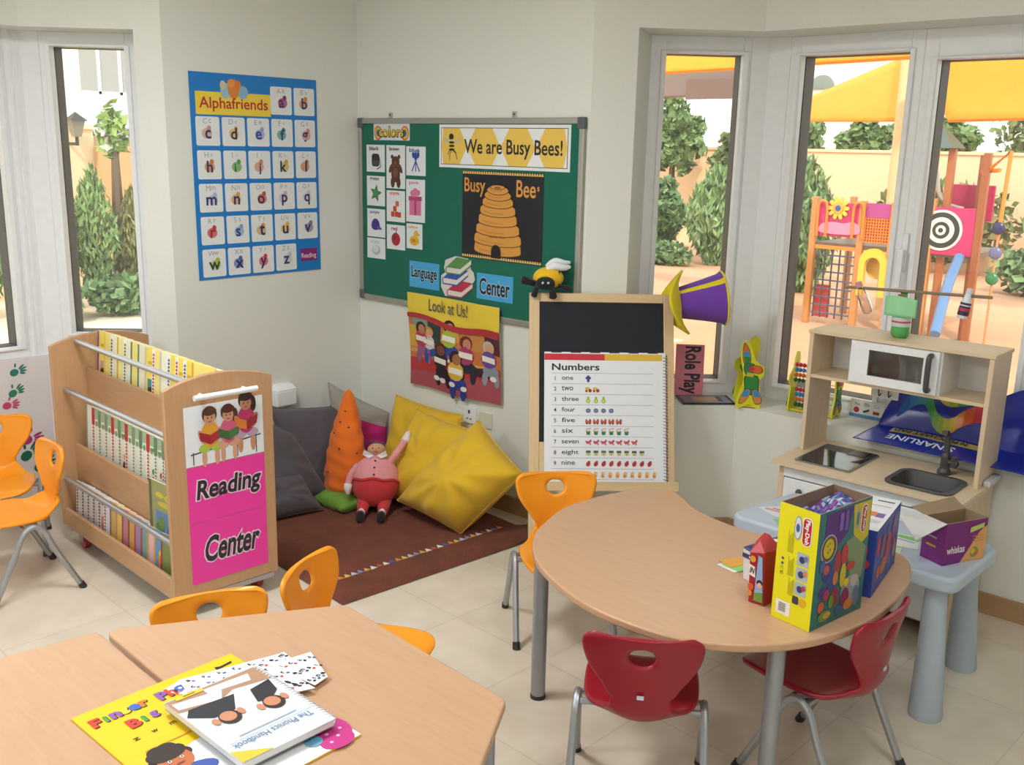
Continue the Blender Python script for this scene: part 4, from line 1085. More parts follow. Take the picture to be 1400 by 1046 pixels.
for i in range(n_):
    y = .03 + i * (RL - .12) / n_
    hgt = .0215
    g.add([(-.175, y, hgt), (-.175, y + .030, hgt), (-.205, y + .015, hgt), (-.175, y, hgt - .004), (-.175, y + .030, hgt - .004), (-.205, y + .015, hgt - .004)], [(0, 1, 2), (3, 5, 4), (0, 3, 4, 1), (1, 4, 5, 2), (2, 5, 3, 0)], mat(tcs[i % len(tcs)], 'fabric'))
tag(g.build('triangle_border', t, smooth=0), 'row of small coloured triangles')
def cushion(name, label, c4, th, c, group=None, n_=3.2, seed=0, wr=.012, mf=None, pin=.055, cat='cushion', parts=True):
    """soft pillow spanning four corners (bottom left, bottom right, top right, top left)"""
    bl, br, tr_, tl = [Vector(p) for p in c4]
    nrm = ((br - bl).cross(tl - bl)).normalized()
    rr = random.Random(seed)
    ph_ = [rr.uniform(0, 6) for _ in range(8)]
    t = thing(name, label, cat, tuple((bl + br + tr_ + tl) / 4), 0, group)
    o_ = (bl + br + tr_ + tl) / 4
    NU = 36
    def fn(sgn):
        def f(u, v):
            # edges curve inwards between the corners
            cu, cv = u * 2 - 1, v * 2 - 1
            uu = .5 + .5 * cu * (1 - pin * (1 - cv * cv)) ; vv = .5 + .5 * cv * (1 - pin * (1 - cu * cu))
            p = bl * (1 - uu) * (1 - vv) + br * uu * (1 - vv) + tr_ * uu * vv + tl * (1 - uu) * vv
            k = max(0, (1 - abs(cu) ** n_)) * max(0, (1 - abs(cv) ** n_))
            h = th * k ** .5
            w_ = wr * k * (math.sin(7 * uu + 5 * vv * math.sin(ph_[0]) + ph_[1]) * .5 + .5 * math.sin(13 * vv - 6 * uu + ph_[2]) * (1 - abs(cu)))
            rad = math.atan2(cv, cu); rr_ = math.hypot(cu, cv)
            w_ += wr * .5 * math.sin(rad * 9 + ph_[3] + 2 * rr_) * k ** .5 * rr_
            sag = .12 * th * (1 - v)
            return p - o_ + nrm * sgn * (h * .5 + w_ * (sgn > 0) + sag * (sgn > 0) * k)
        return f
    g = G()
    m_ = c if not isinstance(c, str) else mat(c, 'fabric')
    g.grid(fn(1), NU, NU, m_, mf=mf)
    b = G().grid(lambda u, v: fn(-1)(1 - u, v), NU, NU, m_, mf=(lambda i, j: mf(NU - 1 - i, j)) if mf else None)
    g.v += b.v; off_ = len(g.v) - len(b.v)
    for f in b.f: g.f.append([i + off_ for i in f])
    for k in b.mi: g.mi.append(g._m(b.mats[k]))
    g.build('cushion_cover', t, smooth=1.6, weld=True)
    # piped seam along the edge
    pts = []
    for e in range(4):
        for i in range(NU):
            s_ = i / NU
            u, v = ((s_, 0), (1, s_), (1 - s_, 1), (0, 1 - s_))[e]
            pts.append(fn(1)(u, v))
    G().tube(pts, .0035, m_ if mf is None else SM[3], 6, closed=True).build('seam', t)
    return t
YC = mat('#dcb324', 'fabric')
yg = 'yellow floor cushions'
cushion('floor_cushion', 'yellow cushion at the back, against wall under the class poster', [(.40, -.22, .03), (.92, -.19, .05), (.855, -.06, .455), (.37, -.07, .475)], .13, YC, yg, seed=1)
cushion('floor_cushion', 'middle yellow cushion, behind the raised arm of the doll', [(.57, -.37, .035), (1.10, -.34, .05), (1.08, -.15, .43), (.655, -.18, .475)], .17, YC, yg, seed=2, wr=.02)
cushion('floor_cushion', 'largest yellow cushion in front, beside the easel', [(.80, -.45, .09), (1.20, -.41, .02), (1.49, -.32, .36), (1.11, -.21, .51)], .27, YC, yg, seed=5, wr=.028, n_=2.8, pin=.03)
GC = mat('#5a545a', 'fabric')
gg_ = 'dark grey floor cushions'
cushion('floor_cushion', 'dark grey cushion standing behind the carrot cushion', [(.30, -.70, .03), (.36, -.34, .03), (.16, -.24, .41), (.13, -.70, .47)], .14, GC, gg_, seed=7)
cushion('floor_cushion', 'dark grey cushion leaning in front, beside the trolley end', [(.30, -1.02, .04), (.43, -.56, .05), (.27, -.66, .35), (.10, -.84, .50)], .16, GC, gg_, seed=8)
cushion('floor_cushion', 'dark grey cushion lying lowest, mostly hidden by trolley', [(.44, -1.10, .03), (.52, -.68, .03), (.40, -.72, .19), (.33, -1.05, .21)], .10, GC, gg_, seed=9)
SM = [mat('#d9702f', 'fabric'), mat('#b8489a', 'fabric'), mat('#c8247e', 'fabric'), mat('#a39f98', 'fabric')]
def smf(i, j): return SM[min(3, int((j / 36) ** 1.0 * 4.2))] if j < 20 else (SM[2] if j < 27 else SM[3])
cushion('striped_cushion', 'grey, pink and orange striped cushion in the corner behind the carrot', [(.16, -.34, .06), (.36, -.12, .06), (.345, -.10, .375), (.14, -.34, .545)], .09, SM[0], seed=11, mf=smf)
# carrot cushion
t = thing('carrot_cushion', 'stuffed orange carrot cushion with a green leafy end', 'cushion', (.485, -.52, 0))
OR = mat('#e8701c', 'fabric')
rr = random.Random(4)
prof = [(0.0, .07), (.07, .072), (.110, .085), (.122, .12), (.118, .20), (.104, .28), (.086, .36), (.066, .43), (.046, .49), (.030, .535), (.014, .56), (0, .567)]
prof = [(p.x, p.y) for p in smoothpts([(a, b, 0) for a, b in prof], 6)]
T = Matrix(((1, 0, -.14, 0), (0, 1, .18, 0), (0, 0, 1, 0), (0, 0, 0, 1)))
N_ = 48
def cw(a, z): return 1 + .022 * math.sin(z * 85 + 1.9 * math.sin(a * 2 + z * 9)) * 1.6 + .025 * math.sin(a * 5 + z * 22) + .015 * math.sin(z * 150 + a * 3)
g = G()
vs_ = []
for i, (r, z) in enumerate(prof):
    for k in range(N_):
        a = 2 * PI * k / N_
        w_ = cw(a, z)
        vs_.append((r * w_ * math.cos(a), r * w_ * math.sin(a) * .8, z))
fs = [(i * N_ + k, i * N_ + (k + 1) % N_, (i + 1) * N_ + (k + 1) % N_, (i + 1) * N_ + k) for i in range(len(prof) - 1) for k in range(N_)]
g.add(vs_, fs, OR, T)
cb_ = g.build('carrot_body', t, smooth=2, weld=True)
g = G()
for a, z in ((-.5, .22), (-1.2, .30), (-.7, .40), (-1.7, .18), (-.2, .28), (-1.1, .47), (-1.9, .36), (-1.4, .42)):
    r = min(prof, key=lambda q: abs(q[1] - z))[0] * cw(a, z)
    g.ell((r * math.cos(a), r * math.sin(a) * .8, z), (.006, .005, .004), mat('#3a2416'), 8, T)
tag(g.build('spots', cb_), 'small dark stitched spots')
def gr(u, v):
    cu, cv = u * 2 - 1, v * 2 - 1
    k = max(0, 1 - abs(cu) ** 3) * max(0, 1 - abs(cv) ** 3)
    return Vector((cu * .135 + .02, cv * .10 - .035, .05 + .006 * math.sin(cu * 14) * (1 - k)))
g = G()
def grt(s): return lambda u, v: gr(u, v) + Vector((0, 0, s * .045 * (max(0, 1 - abs(u * 2 - 1) ** 3) * max(0, 1 - abs(v * 2 - 1) ** 3)) ** .5))
g.grid(grt(1), 24, 20, mat('#6f9a34', 'fabric')); g.grid(lambda u, v: grt(-1)(1 - u, v), 24, 20, mat('#6f9a34', 'fabric'))
tag(g.build('leafy_end', t, smooth=2, weld=True), 'green stuffed leaf end')
# round soft doll
t = thing('soft_doll', 'round soft doll in pink checked shirt and red trousers, lying against cushions', 'doll', (.675, -.478, 0))
PK = mat('#e3989f', 'fabric'); RT = mat('#d13a40', 'fabric'); SK = mat('#c99a78', 'fabric'); WF = mat('#e6e2e2', 'fabric')
vd = Vector((.66, -.74, .1)).normalized()      # the way the doll faces
rx = Vector((.74, .66, 0)).normalized(); upd = Vector((-.28, .31, .91)).normalized(); fr = rx.cross(upd).normalized() * 1
DM = Matrix.Identity(4)
for i in range(3): DM[i][0], DM[i][1], DM[i][2] = rx[i], -fr[i], upd[i]
T = Matrix.Translation((0, 0, .165)) @ DM
# local in T: x right in view, -y towards viewer, z up
def bodymat(i, k): return RT if i < 9 else PK
g = G().ell((0, 0, 0), (.118, .098, .128), PK, 36, T, mf=bodymat)
bo = g.build('body', t, smooth=2, weld=True)
G().tube([(.119 * math.cos(a) * .995, .099 * math.sin(a), -.002 + .004 * math.sin(a * 7)) for a in [2 * PI * k / 40 for k in range(40)]], .007, RT, 8, closed=True, T=T).build('waistband', bo)
g = G()
for z in (.09, .055, .02): g.ell((.004, -.098 * math.sqrt(max(.05, 1 - (z / .128) ** 2)) - .003, z), (.005, .004, .005), mat('#3a2a2a'), 10, T)
tag(g.build('button', bo), 'small dark buttons')
hz = .150
hd = G().ell((0, 0, hz), (.047, .042, .036), SK, 24, T).build('head', t, smooth=2, weld=True)
g = G().ell((0, .012, hz + .018), (.044, .036, .024), mat('#4a3026', 'fabric'), 20, T); tag(g.build('hair', hd), 'brown hair')
g = G()
for s in (-1, 1): g.ell((s * .015, -.039, hz + .006), (.004, .003, .003), mat('#2a2020'), 8, T)
g.tube([(-.012, -.041, hz - .010), (0, -.043, hz - .013), (.012, -.041, hz - .010)], .0018, mat('#a8443c'), 6, T=T).ell((0, -.044, hz), (.005, .005, .004), SK, 8, T)
tag(g.build('face', hd), 'stitched eyes, nose and mouth')
g = G()
for s in (-1, 1): g.poly([(s * .005, -.052, .118), (s * .05, -.058, .142), (s * .058, -.04, .12), (s * .03, -.06, .102)], WF, T); g.poly([(s * .058, -.04, .12), (s * .05, -.02, .13), (s * .05, -.058, .142)], WF, T)
o = g.build('collar', t, smooth=0); sd_ = o.modifiers.new('s', 'SOLIDIFY'); sd_.thickness = .006; o['label'] = 'white pointed collar'
ar = G().tube(smoothpts([(.07, -.02, .09), (.095, -.03, .125), (.125, -.02, .175), (.14, 0, .205)], 4), .017, PK, 12, T=T).build('arm', t, smooth=2); ar['label'] = 'raised arm in pink sleeve'
tag(G().tube([(.135, -.005, .195), (.142, 0, .21), (.152, .004, .24), (.157, .006, .25)], [.021, .02, .014, .006], WF, 12, T=T).build('hand', ar, smooth=2), 'white mitten hand')
ar = G().tube(smoothpts([(-.085, -.03, .07), (-.115, -.05, .02), (-.125, -.05, -.03)], 4), .016, PK, 12, T=T).build('arm', t, smooth=2); ar['label'] = 'arm hanging down in pink sleeve'
tag(G().tube([(-.124, -.05, -.022), (-.126, -.05, -.045), (-.122, -.055, -.075)], [.02, .019, .008], WF, 12, T=T).build('hand', ar, smooth=2), 'white mitten hand')
for s in (-1, 1):
    b0 = rx * (s * .05)
    f_ = Vector((.66, -.75, 0))
    p0 = b0 + Vector((0, 0, .085)) + f_ * .03; p1 = b0 + f_ * .09 + Vector((0, 0, .055)); p2 = b0 + f_ * .125 + Vector((0, 0, .045)); p3 = b0 + f_ * .165 + Vector((0, 0, .04))
    lg = G().tube([p0, p1, p2], [.036, .028, .022], RT, 14).build('leg', t, smooth=2); lg['label'] = 'leg in red trousers'
    tag(G().tube([p1 + f_ * .02, p3], .0175, WF, 14).build('sock', lg, smooth=1), 'white sock')
    tag(G().tube([p3 - f_ * .012 + Vector((0, 0, .012)), p3 + f_ * .01 + Vector((0, 0, .01)), p3 + f_ * .022 + Vector((0, 0, -.008)), p3 + f_ * .018 + Vector((0, 0, -.02))], [.018, .022, .020, .012], mat('#1e1a1c', 'fabric'), 14).build('shoe', lg, smooth=2), 'black cloth shoe')
# ================================================================ easel and what sits on it
EA, ET = -.796, .325
en = Vector((math.cos(EA), math.sin(EA), 0)); ee = Vector((-math.sin(EA), math.cos(EA), 0))
em = (Vector((0, 0, 1)) * math.cos(ET) - en * math.sin(ET))
EM = frame((1.666, -.472, 0), ee, em)
EW, EH = .640, 1.212
PINE = mat('#dcc095', 'wood', .5, axis='Y'); PINEX = mat('#dcc095', 'wood', .5, axis='X')
t = thing('easel', 'pine easel with blackboard, standing in front of the bay window corner', 'easel', mw=EM)
for x in (0, EW - .045): G().box(x, x + .045, .012, EH, -.022, 0, PINE).build('post', t, smooth=0, bevel=.003)
G().box(.045, EW - .045, EH - .04, EH, -.022, 0, PINEX).build('top_rail', t, smooth=0, bevel=.003)
tag(G().box(.045, EW - .045, .555, EH - .04, -.016, -.006, mat('#161b26', 'plain', .75, .25)).build('blackboard', t, smooth=0), 'black chalkboard surface')
G().box(.045, EW - .045, .38, .555, -.018, -.004, PINEX).build('lower_panel', t, smooth=0)
G().box(.0, EW, .345, .362, 0, .075, PINEX).box(.0, EW, .345, .385, .066, .075, PINEX).build('tray', t, smooth=0, bevel=.002)
G().box(.045, EW - .045, .10, .14, -.022, 0, PINEX).build('bottom_rail', t, smooth=0, bevel=.003)
# rear legs, steeper than the front so the feet stay in the bay
Ei = EM.inverted()
for x in (.02, EW - .045):
    top = EM @ Vector((x, EH - .08, -.036)); bot = EM @ Vector((x, 0, 0)) - en * .385
    bot.z = .0
    u_ = (top - bot).normalized()
    T = Ei @ frame(bot, ee, u_)
    G().box(0, .025, .012, (top - bot).length, -.012, .012, PINE, T).build('rear_leg', t, smooth=0, bevel=.002)
# spiral pad
PW, PH = .533, .585
PM = EM @ Matrix.Translation((.066, .3635, .0005))
t = thing('flip_pad', 'spiral bound pad with a Numbers page, standing on the easel tray', 'pad', mw=PM)
G().box(0, PW, 0, PH, .0, .011, P('#e9edf3')).build('pages', t, smooth=0)
g = G(); g.T = Matrix.Translation((0, 0, .0112))
g.rect(0, PH - .036, .262, PH - .008, P('#c81f34'), 1); g.rect(.264, PH - .036, PW - .015, PH - .008, P('#e0b92e'), 1); g.rect(.262, PH - .036, .264, PH - .008, P('#8a2a2a'), 1)
for i in range(6): g.rect(.03 + i * .085, PH - .004, .075 + i * .085, PH, P('#6a2a50'), 1)
tag(g.build('colour_bar', t, smooth=0), 'red and yellow bar')
g = G(); g.T = Matrix.Translation((0, 0, .0112))
GL = P('#8f99a6')
y0, dy = PH - .108, .0462
g.rect(.032, PH - .094, PW - .055, PH - .0925, GL, 1)
rows = ['one', 'two', 'three', 'four', 'five', 'six', 'seven', 'eight', 'nine', 'ten']
for i in range(10): g.rect(.032, y0 - dy * (i + 1) + .014, PW - .055, y0 - dy * (i + 1) + .0155, GL, 1)
g.build('ruled_lines', t, smooth=0)
g = G(); g.T = Matrix.Translation((0, 0, .0112))
g.text('Numbers', .137, PH - .066, .208, .030, P('#23252c'), 2, .02)
for i, r_ in enumerate(rows):
    y = y0 - dy * i - .010
    num = str(i + 1)
    g.text(num, .047 if i < 9 else .05, y - .003 + .005, 0, .0175, P('#2c2e36'), 2, .006)
    up_ = .0195 if any(c in 'tfhd' for c in r_) or r_ in ('six', 'nine') else .0135
    wd = {3: .05, 4: .058, 5: .074}[len(r_)]
    g.text(r_, .076 + wd / 2, y + .002 + (up_ - .0135) / 2 - (.003 if 'g' in r_ else 0), wd, up_ + (.005 if 'g' in r_ else 0), P('#2c2e36'), 2, .006)
g.build('lettering', t, smooth=0)
g = G(); g.T = Matrix.Translation((0, 0, .0112))
for i in range(10):
    for j in range(i + 1):
        x, y = .192 + j * (.0335 if i < 9 else .0322), y0 - dy * i - .010
        o_ = lambda dx, dy_, rx, ry, c, L=2, r=0: g.oval(x + dx, y + dy_, rx, ry, P(c), L, r, 10)
        if i == 0: [o_(a, b, .006, .006, '#4a2c86') for a, b in ((-.006, .004), (.006, .004), (0, .010), (0, -.003), (0, -.009))]
        elif i == 1: g.rect(x - .013, y - .004, x + .006, y + .009, P('#e2b32c'), 2); o_(-.008, -.007, .005, .005, '#7a2a3a', 3); o_(.008, -.005, .008, .008, '#c8303a', 3); o_(.008, -.005, .003, .003, '#2a2a2a', 4)
        elif i == 2: o_(0, -.004, .010, .010, '#a9c64a'); o_(0, .008, .005, .008, '#9aba42'); o_(0, -.004, .006, .006, '#c8dc7a', 3)
        elif i == 3: o_(0, 0, .011, .010, '#56648c'); o_(0, 0, .006, .005, '#7a88b0', 3)
        elif i == 4: g.rect(x - .013, y - .009, x + .013, y + .002, P('#c2573a'), 2); o_(-.008, .004, .004, .006, '#c2573a'); o_(.008, .004, .005, .006, '#a8432c'); o_(-.006, -.010, .004, .004, '#7a2f22', 3); o_(.007, -.010, .004, .004, '#7a2f22', 3)
        elif i == 5: g.pg([(x - .010, y + .004), (x + .010, y + .004), (x + .007, y - .013), (x - .007, y - .013)], P('#2f7a4c'), 2); g.line([(x - .010, y + .004), (x - .006, y + .013), (x + .013, y + .015)], .003, P('#c88a8a'), 2); o_(0, .004, .010, .003, '#d9c9b8', 3)
        elif i == 6: o_(0, 0, .010, .006, '#cc4a5e', 2, .5); o_(-.009, .004, .004, .004, '#cc4a5e'); o_(.010, .007, .004, .006, '#b83a50'); o_(.008, -.006, .003, .006, '#cc4a5e', 2, .5)
        elif i == 7: g.rect(x - .010, y - .010, x + .010, y + .002, P('#d6d29a'), 2); g.rect(x - .010, y + .001, x + .010, y + .011, P('#3f5a3c'), 2); g.rect(x - .002, y - .010, x + .002, y + .004, P('#8a9a5a'), 3)
        elif i == 8: o_(0, 0, .009, .012, '#b8232f', 2, -.5); o_(.005, .010, .005, .003, '#3f6a34', 3, -.5)
        else: o_(0, .004, .008, .008, '#e0a85a'); o_(-.002, -.006, .008, .008, '#d9953f'); o_(.003, .003, .004, .005, '#f0c98a', 3)
g.build('picture_rows', t, smooth=0)
pts = []
nt_ = 40
for i in range(nt_ * 10 + 1):
    a = 2 * PI * i / 10
    pts.append((PW - .002 + .011 * math.cos(a), .012 + (PH - .024) * i / (nt_ * 10), .0057 + .009 * math.sin(a)))
tag(G().tube(pts, .0013, mat('#6a707c', 'metal'), 5).build('spiral_wire', t), 'grey spiral wire')
# bee toy on the top left corner
BC = EM @ Vector((.075, EH + .050, -.012))
ex_, ef = rt.copy(), Vector((fw.x, fw.y, 0)).normalized() * -1
BM = frame(BC, ex_, ef)      # x right, y towards room, z = x cross y
BM = Matrix.Identity(4)
for i in range(3): BM[i][0], BM[i][1], BM[i][2], BM[i][3] = ex_[i], -ef[i], (0, 0, 1)[i], BC[i]
t = thing('bee_toy', 'soft yellow and black bee toy perched on top left of the easel', 'soft toy', mw=BM)
YE, BF, WW = mat('#f0bf1a', 'fabric'), mat('#1b1a20', 'fabric'), mat('#e9edf2', 'fabric')
g = G().ell((.008, .005, .018), (.068, .055, .048), YE, 32, mf=lambda i, k: YE)
bd = g.build('body', t, smooth=2, weld=True)
for a, rr_ in ((.048, .62), (.012, .98)):
    pts = [(.008 + a + .006 * math.cos(q), .005 + .0565 * rr_ * math.cos(q), .018 + .0495 * rr_ * math.sin(q)) for q in [2 * PI * k / 30 for k in range(30)]]
    if a > .04: tag(G().tube(pts, .006, BF, 8, closed=True).build('stripe', bd), 'black stripe')
hd = G().ell((-.006, -.052, .0), (.043, .030, .030), BF, 24).build('head', t, smooth=2, weld=True); hd['label'] = 'black furry head'
g = G()
for s in (-1, 1): g.ell((-.006 + s * .012, -.082, .006), (.0055, .004, .0055), WW, 10).ell((-.006 + s * .012, -.0855, .006), (.002, .0015, .002), BF, 8)
tag(g.build('eye', hd), 'white eyes')
for p0, p1, r in (((-.05, -.02, -.005), (-.105, -.025, .010), .017), ((-.04, -.04, -.012), (-.055, -.055, -.055), .013), ((.022, -.055, -.012), (.030, -.064, -.060), .016), ((.055, -.02, -.015), (.10, -.03, -.024), .012)):
    tag(G().tube([p0, tuple((a + b) / 2 for a, b in zip(p0, p1)), p1, tuple(b + (b - a) * .12 for a, b in zip(p0, p1))], [r * .8, r * .9, r * 1.15, r * .5], BF, 12).build('leg', t, smooth=2), 'black stuffed leg')
for dz, dy in ((.0, -.012), (.016, .02)):
    tag(G().tube(smoothpts([(.0, dy, .058 + dz * .3), (.035, dy, .072 + dz), (.075, dy + .005, .066 + dz), (.105, dy + .01, .070 + dz)], 4), [.006 + .011 * math.sin(PI * min(1, .15 + i / 14)) for i in range(13)], WW, 12).build('wing', t, smooth=2), 'white stuffed wing')
# felt hat hanging on the top right corner
hp, hq = Vector((1.905, .200, 1.122)), Vector((2.046, .332, 1.147))
za = (hq - hp).normalized(); hl = (hq - hp).length
xa = (U_ - za * U_.dot(za)).normalized(); ya = za.cross(xa)
HM = Matrix.Identity(4)
for i in range(3): HM[i][0], HM[i][1], HM[i][2], HM[i][3] = xa[i], ya[i], za[i], hp[i]
t = thing('felt_hat', 'purple felt top hat with yellow brim, hung on top right of the easel', 'hat', mw=HM)
PU, YF = mat('#6f3fa8', 'fabric'), mat('#e6d21c', 'fabric')
def vc(k): 
    a = 2 * PI * (k + .5) / 48
    d = (a - vang + PI) % (2 * PI) - PI
    return YF if abs(d) < .17 else PU
view = (CAM - hp).normalized()
vang = math.atan2(view.dot(ya), view.dot(xa)) * .55
g = G().lathe([(.066, .0), (.075, .04), (.09, .11), (.108, hl - .012), (.118, hl + .004)], PU, 48, mf=lambda i, k: vc(k))
g.v and None
cr = g.build('crown', t, smooth=1.2, weld=True)
g = G().lathe([(.118, hl + .002), (.122, hl + .006), (.117, hl + .012), (.0, hl + .016)], YF, 48); tag(g.build('top_disc', cr, smooth=.8, weld=True), 'yellow hat top edge')
def brim(u, v):
    a = 2 * PI * u
    r = .066 + v * .068 * (1 + .12 * math.cos(2 * a + .6))
    z = .004 + v ** 1.3 * (.036 * math.cos(a) ** 2 - .060 * math.sin(a) ** 2) - .006 * math.sin(3 * a) * v
    return (r * math.cos(a), r * math.sin(a), z)
o = G().grid(brim, 56, 8, YF).build('brim', t, smooth=2, weld=True); o['label'] = 'curled yellow brim'
sd_ = o.modifiers.new('solid', 'SOLIDIFY'); sd_.thickness = .009; sd_.offset = 0

# ================================================================ window sill
SZ = SILL_R
# pink sign leaning against the window
t = tag(G().box(0, .135, 0, .245, -.001, .001, P('#e88a9f')).build('word_sign', mw=frame((1.745, .478, SZ + .001), (.80, .60, 0), (-.10, .12, 1)), smooth=0), 'pink sign saying Role Play sideways, on the sill beside the easel', 'sign')
g = G(); g.T = Matrix.Translation((0, 0, .0012))
g.text('Role Play', .070, .122, .228, .098, P('#241d28'), 2, .03, rot=-PI / 2)
g.build('lettering', t, smooth=0)
mm = frame((1.835, .345, SZ), (.66, .75, 0), (-.75, .66, 0))
mm = frame((1.885, .362, SZ), (.70, .714, 0), (-.714, .70, 0))
t = thing('framed_picture', 'black edged picture lying flat on the sill by the pink sign', 'picture frame', mw=mm)
G().box(-.015, .235, 0, .155, 0, .008, mat('#2a2830', 'plastic')).build('border', t, smooth=0, bevel=.002)
g = G().box(.0, .22, .012, .143, .008, .0085, P('#8f8a99')).box(.05, .17, .045, .115, .0085, .009, P('#c9a48a')).box(.165, .185, .04, .12, .0085, .0095, P('#3f3c58'))
g.build('picture', t, smooth=0)
# parrot sided bead frames
def parrot_panel(par, x, s):
    ol = smoothpts([(-.040, 0, 0), (-.018, .006, 0), (0, .016, 0), (.018, .006, 0), (.038, 0, 0), (.043, .03, 0), (.036, .08, 0), (.033, .115, 0), (.046, .135, 0), (.046, .165, 0), (.030, .18, 0), (.012, .20, 0), (.0, .245, 0), (-.016, .268, 0), (-.034, .262, 0), (-.041, .235, 0), (-.036, .19, 0), (-.028, .15, 0), (-.024, .11, 0), (-.036, .06, 0), (-.046, .025, 0)], 3, True)
    T = Matrix.Translation((x, 0, 0)) @ Matrix(((0, 0, s, 0), (s, 0, 0, 0), (0, 1, 0, 0), (0, 0, 0, 1)))
    o = G().prism([(p.x, p.y) for p in ol], 0, .007, mat('#dfdf2c', 'plastic'), T).build('side_panel', par, smooth=.4)
    g = G(); g.T = T @ Matrix.Translation((0, 0, .0072))
    ink_ = P('#1f2a2a')
    def sh(pts, c, L): 
        q = [(p.x, p.y) for p in smoothpts([(a, b, 0) for a, b in pts], 3, True)]
        cx = sum(a for a, b in q) / len(q); cy = sum(b for a, b in q) / len(q)
        g.pg([(cx + (a - cx) * 1.12, cy + (b - cy) * 1.08) for a, b in q], ink_, L); g.pg(q, P(c), L + .6)
    sh([(-.030, .255), (-.018, .25), (-.006, .22), (-.004, .185), (-.020, .175), (-.030, .20)], '#d9703a', 1)
    g.pg([(-.029, .228), (-.009, .226), (-.005, .205), (-.029, .207)], P('#3f8fc8'), 2); g.pg([(-.029, .208), (-.005, .206), (-.006, .182), (-.022, .178)], P('#2f8a3c'), 2)
    sh([(-.020, .178), (.008, .178), (.012, .15), (-.008, .135), (-.022, .15)], '#2f7f4a', 3)
    sh([(.0, .17), (.03, .172), (.04, .155), (.030, .142), (.008, .148)], '#d96a2c', 4); g.oval(.002, .160, .010, .009, P('#c8303a'), 5.2)
    g.pg([(-.015, .13), (.01, .128), (.012, .142), (-.012, .145)], P('#cdbf3a'), 5)
    sh([(-.016, .128), (.024, .128), (.029, .085), (.028, .06), (-.012, .06), (-.016, .09)], '#2f8a3c', 2)
    for sx in (-1, 1):
        c0 = .006 + sx * .014
        sh([(c0 - .010, .072), (c0 + .012, .072), (c0 + sx * .014 + .010, .03), (c0 + sx * .014 - .012, .022)], '#d98a4a', 3)
        g.pg([(c0 - .009, .074), (c0 + .011, .074), (c0 + sx * .008 + .011, .048), (c0 + sx * .008 - .011, .048)], P('#3f8fd0'), 4.2)
    g.build('painted_parrot', o, smooth=0)
def bead_frame(label, loc, rz, L_, sc_=1.0):
    t = thing('bead_frame', label, 'abacus', loc, rz, 'parrot sided bead frames on the sill')
    t.scale = (1, sc_ * 1.1, sc_)
    parrot_panel(t, L_ / 2, 1); parrot_panel(t, -L_ / 2, -1)
    cols = ['#1f5f3a', '#d9743a', '#3f8ac8', '#c8385a', '#e0c02c', '#1f5f3a', '#d9743a', '#3f8ac8', '#c8385a']
    for i, c in enumerate(cols):
        if i == 4: continue
        z = .028 + i * .0235
        yo = .0 if i < 5 else -.018
        G().cyl((-L_ / 2, yo, z), (L_ / 2, yo, z), .002, mat('#c9c06a', 'wood'), 6).build('rod', t)
        for k in range(5):
            x = -L_ / 2 + .014 + k * .017
            G().ell((x, yo, z), (.0085, .011, .011), mat(c, 'plastic'), 10).build('bead', t)
    G().box(-L_ / 2, L_ / 2, -.030, .030, .004, .012, mat('#e0cf2c', 'plastic')).build('base_bar', t, smooth=0)
    return t
bead_frame('yellow parrot shaped bead frame standing alone in the corner of the sill', (2.078, .575, SZ), math.atan2(-.82, .57), .13, 1.16)
bead_frame('yellow parrot sided bead frame partly hidden behind toy kitchen left side', (2.37, .655, SZ), D2(2), .20)
# alphabet strip along the window
t = tag(G().box(0, .42, 0, .078, -.001, .001, P('#e6e6e2')).build('alphabet_strip', mw=frame((2.50, .745, SZ + .001), (1, 0, 0), (0, .10, 1)), smooth=0), 'white alphabet strip with small pictures standing on the sill behind toy kitchen', 'alphabet strip')
g = G(); g.T = Matrix.Translation((0, 0, .0012))
g.rect(0, 0, .42, .014, P('#4f8fc0'), 1)
for i, s in enumerate(('Aa', 'Bb', 'Cc', 'Dd', 'Ee')):
    x = .03 + i * .045
    g.text(s, x, .060, .024, .016, P('#8a8f98'), 2, .004)
    if i == 0: g.oval(x, .032, .013, .013, P('#b8303a'), 2)
    elif i == 1: g.pg([(x - .016, .03), (x + .012, .042), (x + .014, .034), (x - .01, .02)], P('#3a3430'), 2); g.pg([(x - .014, .022), (x + .016, .032), (x + .014, .024), (x - .006, .017)], P('#d8d2c8'), 3)
    elif i == 2: g.pg([(x - .015, .022), (x + .013, .022), (x + .014, .036), (x - .014, .038)], P('#c8404a'), 2); g.rect(x - .014, .027, x + .013, .031, P('#2a2a30'), 3); g.oval(x, .040, .012, .004, P('#efe6dc'), 3)
    elif i == 3: g.oval(x, .03, .014, .012, P('#8a2c3a'), 2); g.oval(x + .008, .038, .006, .006, P('#c06a5a'), 3)
    else: g.oval(x, .03, .009, .012, P('#c9cda0'), 2)
g.build('printed_letters', t, smooth=0)
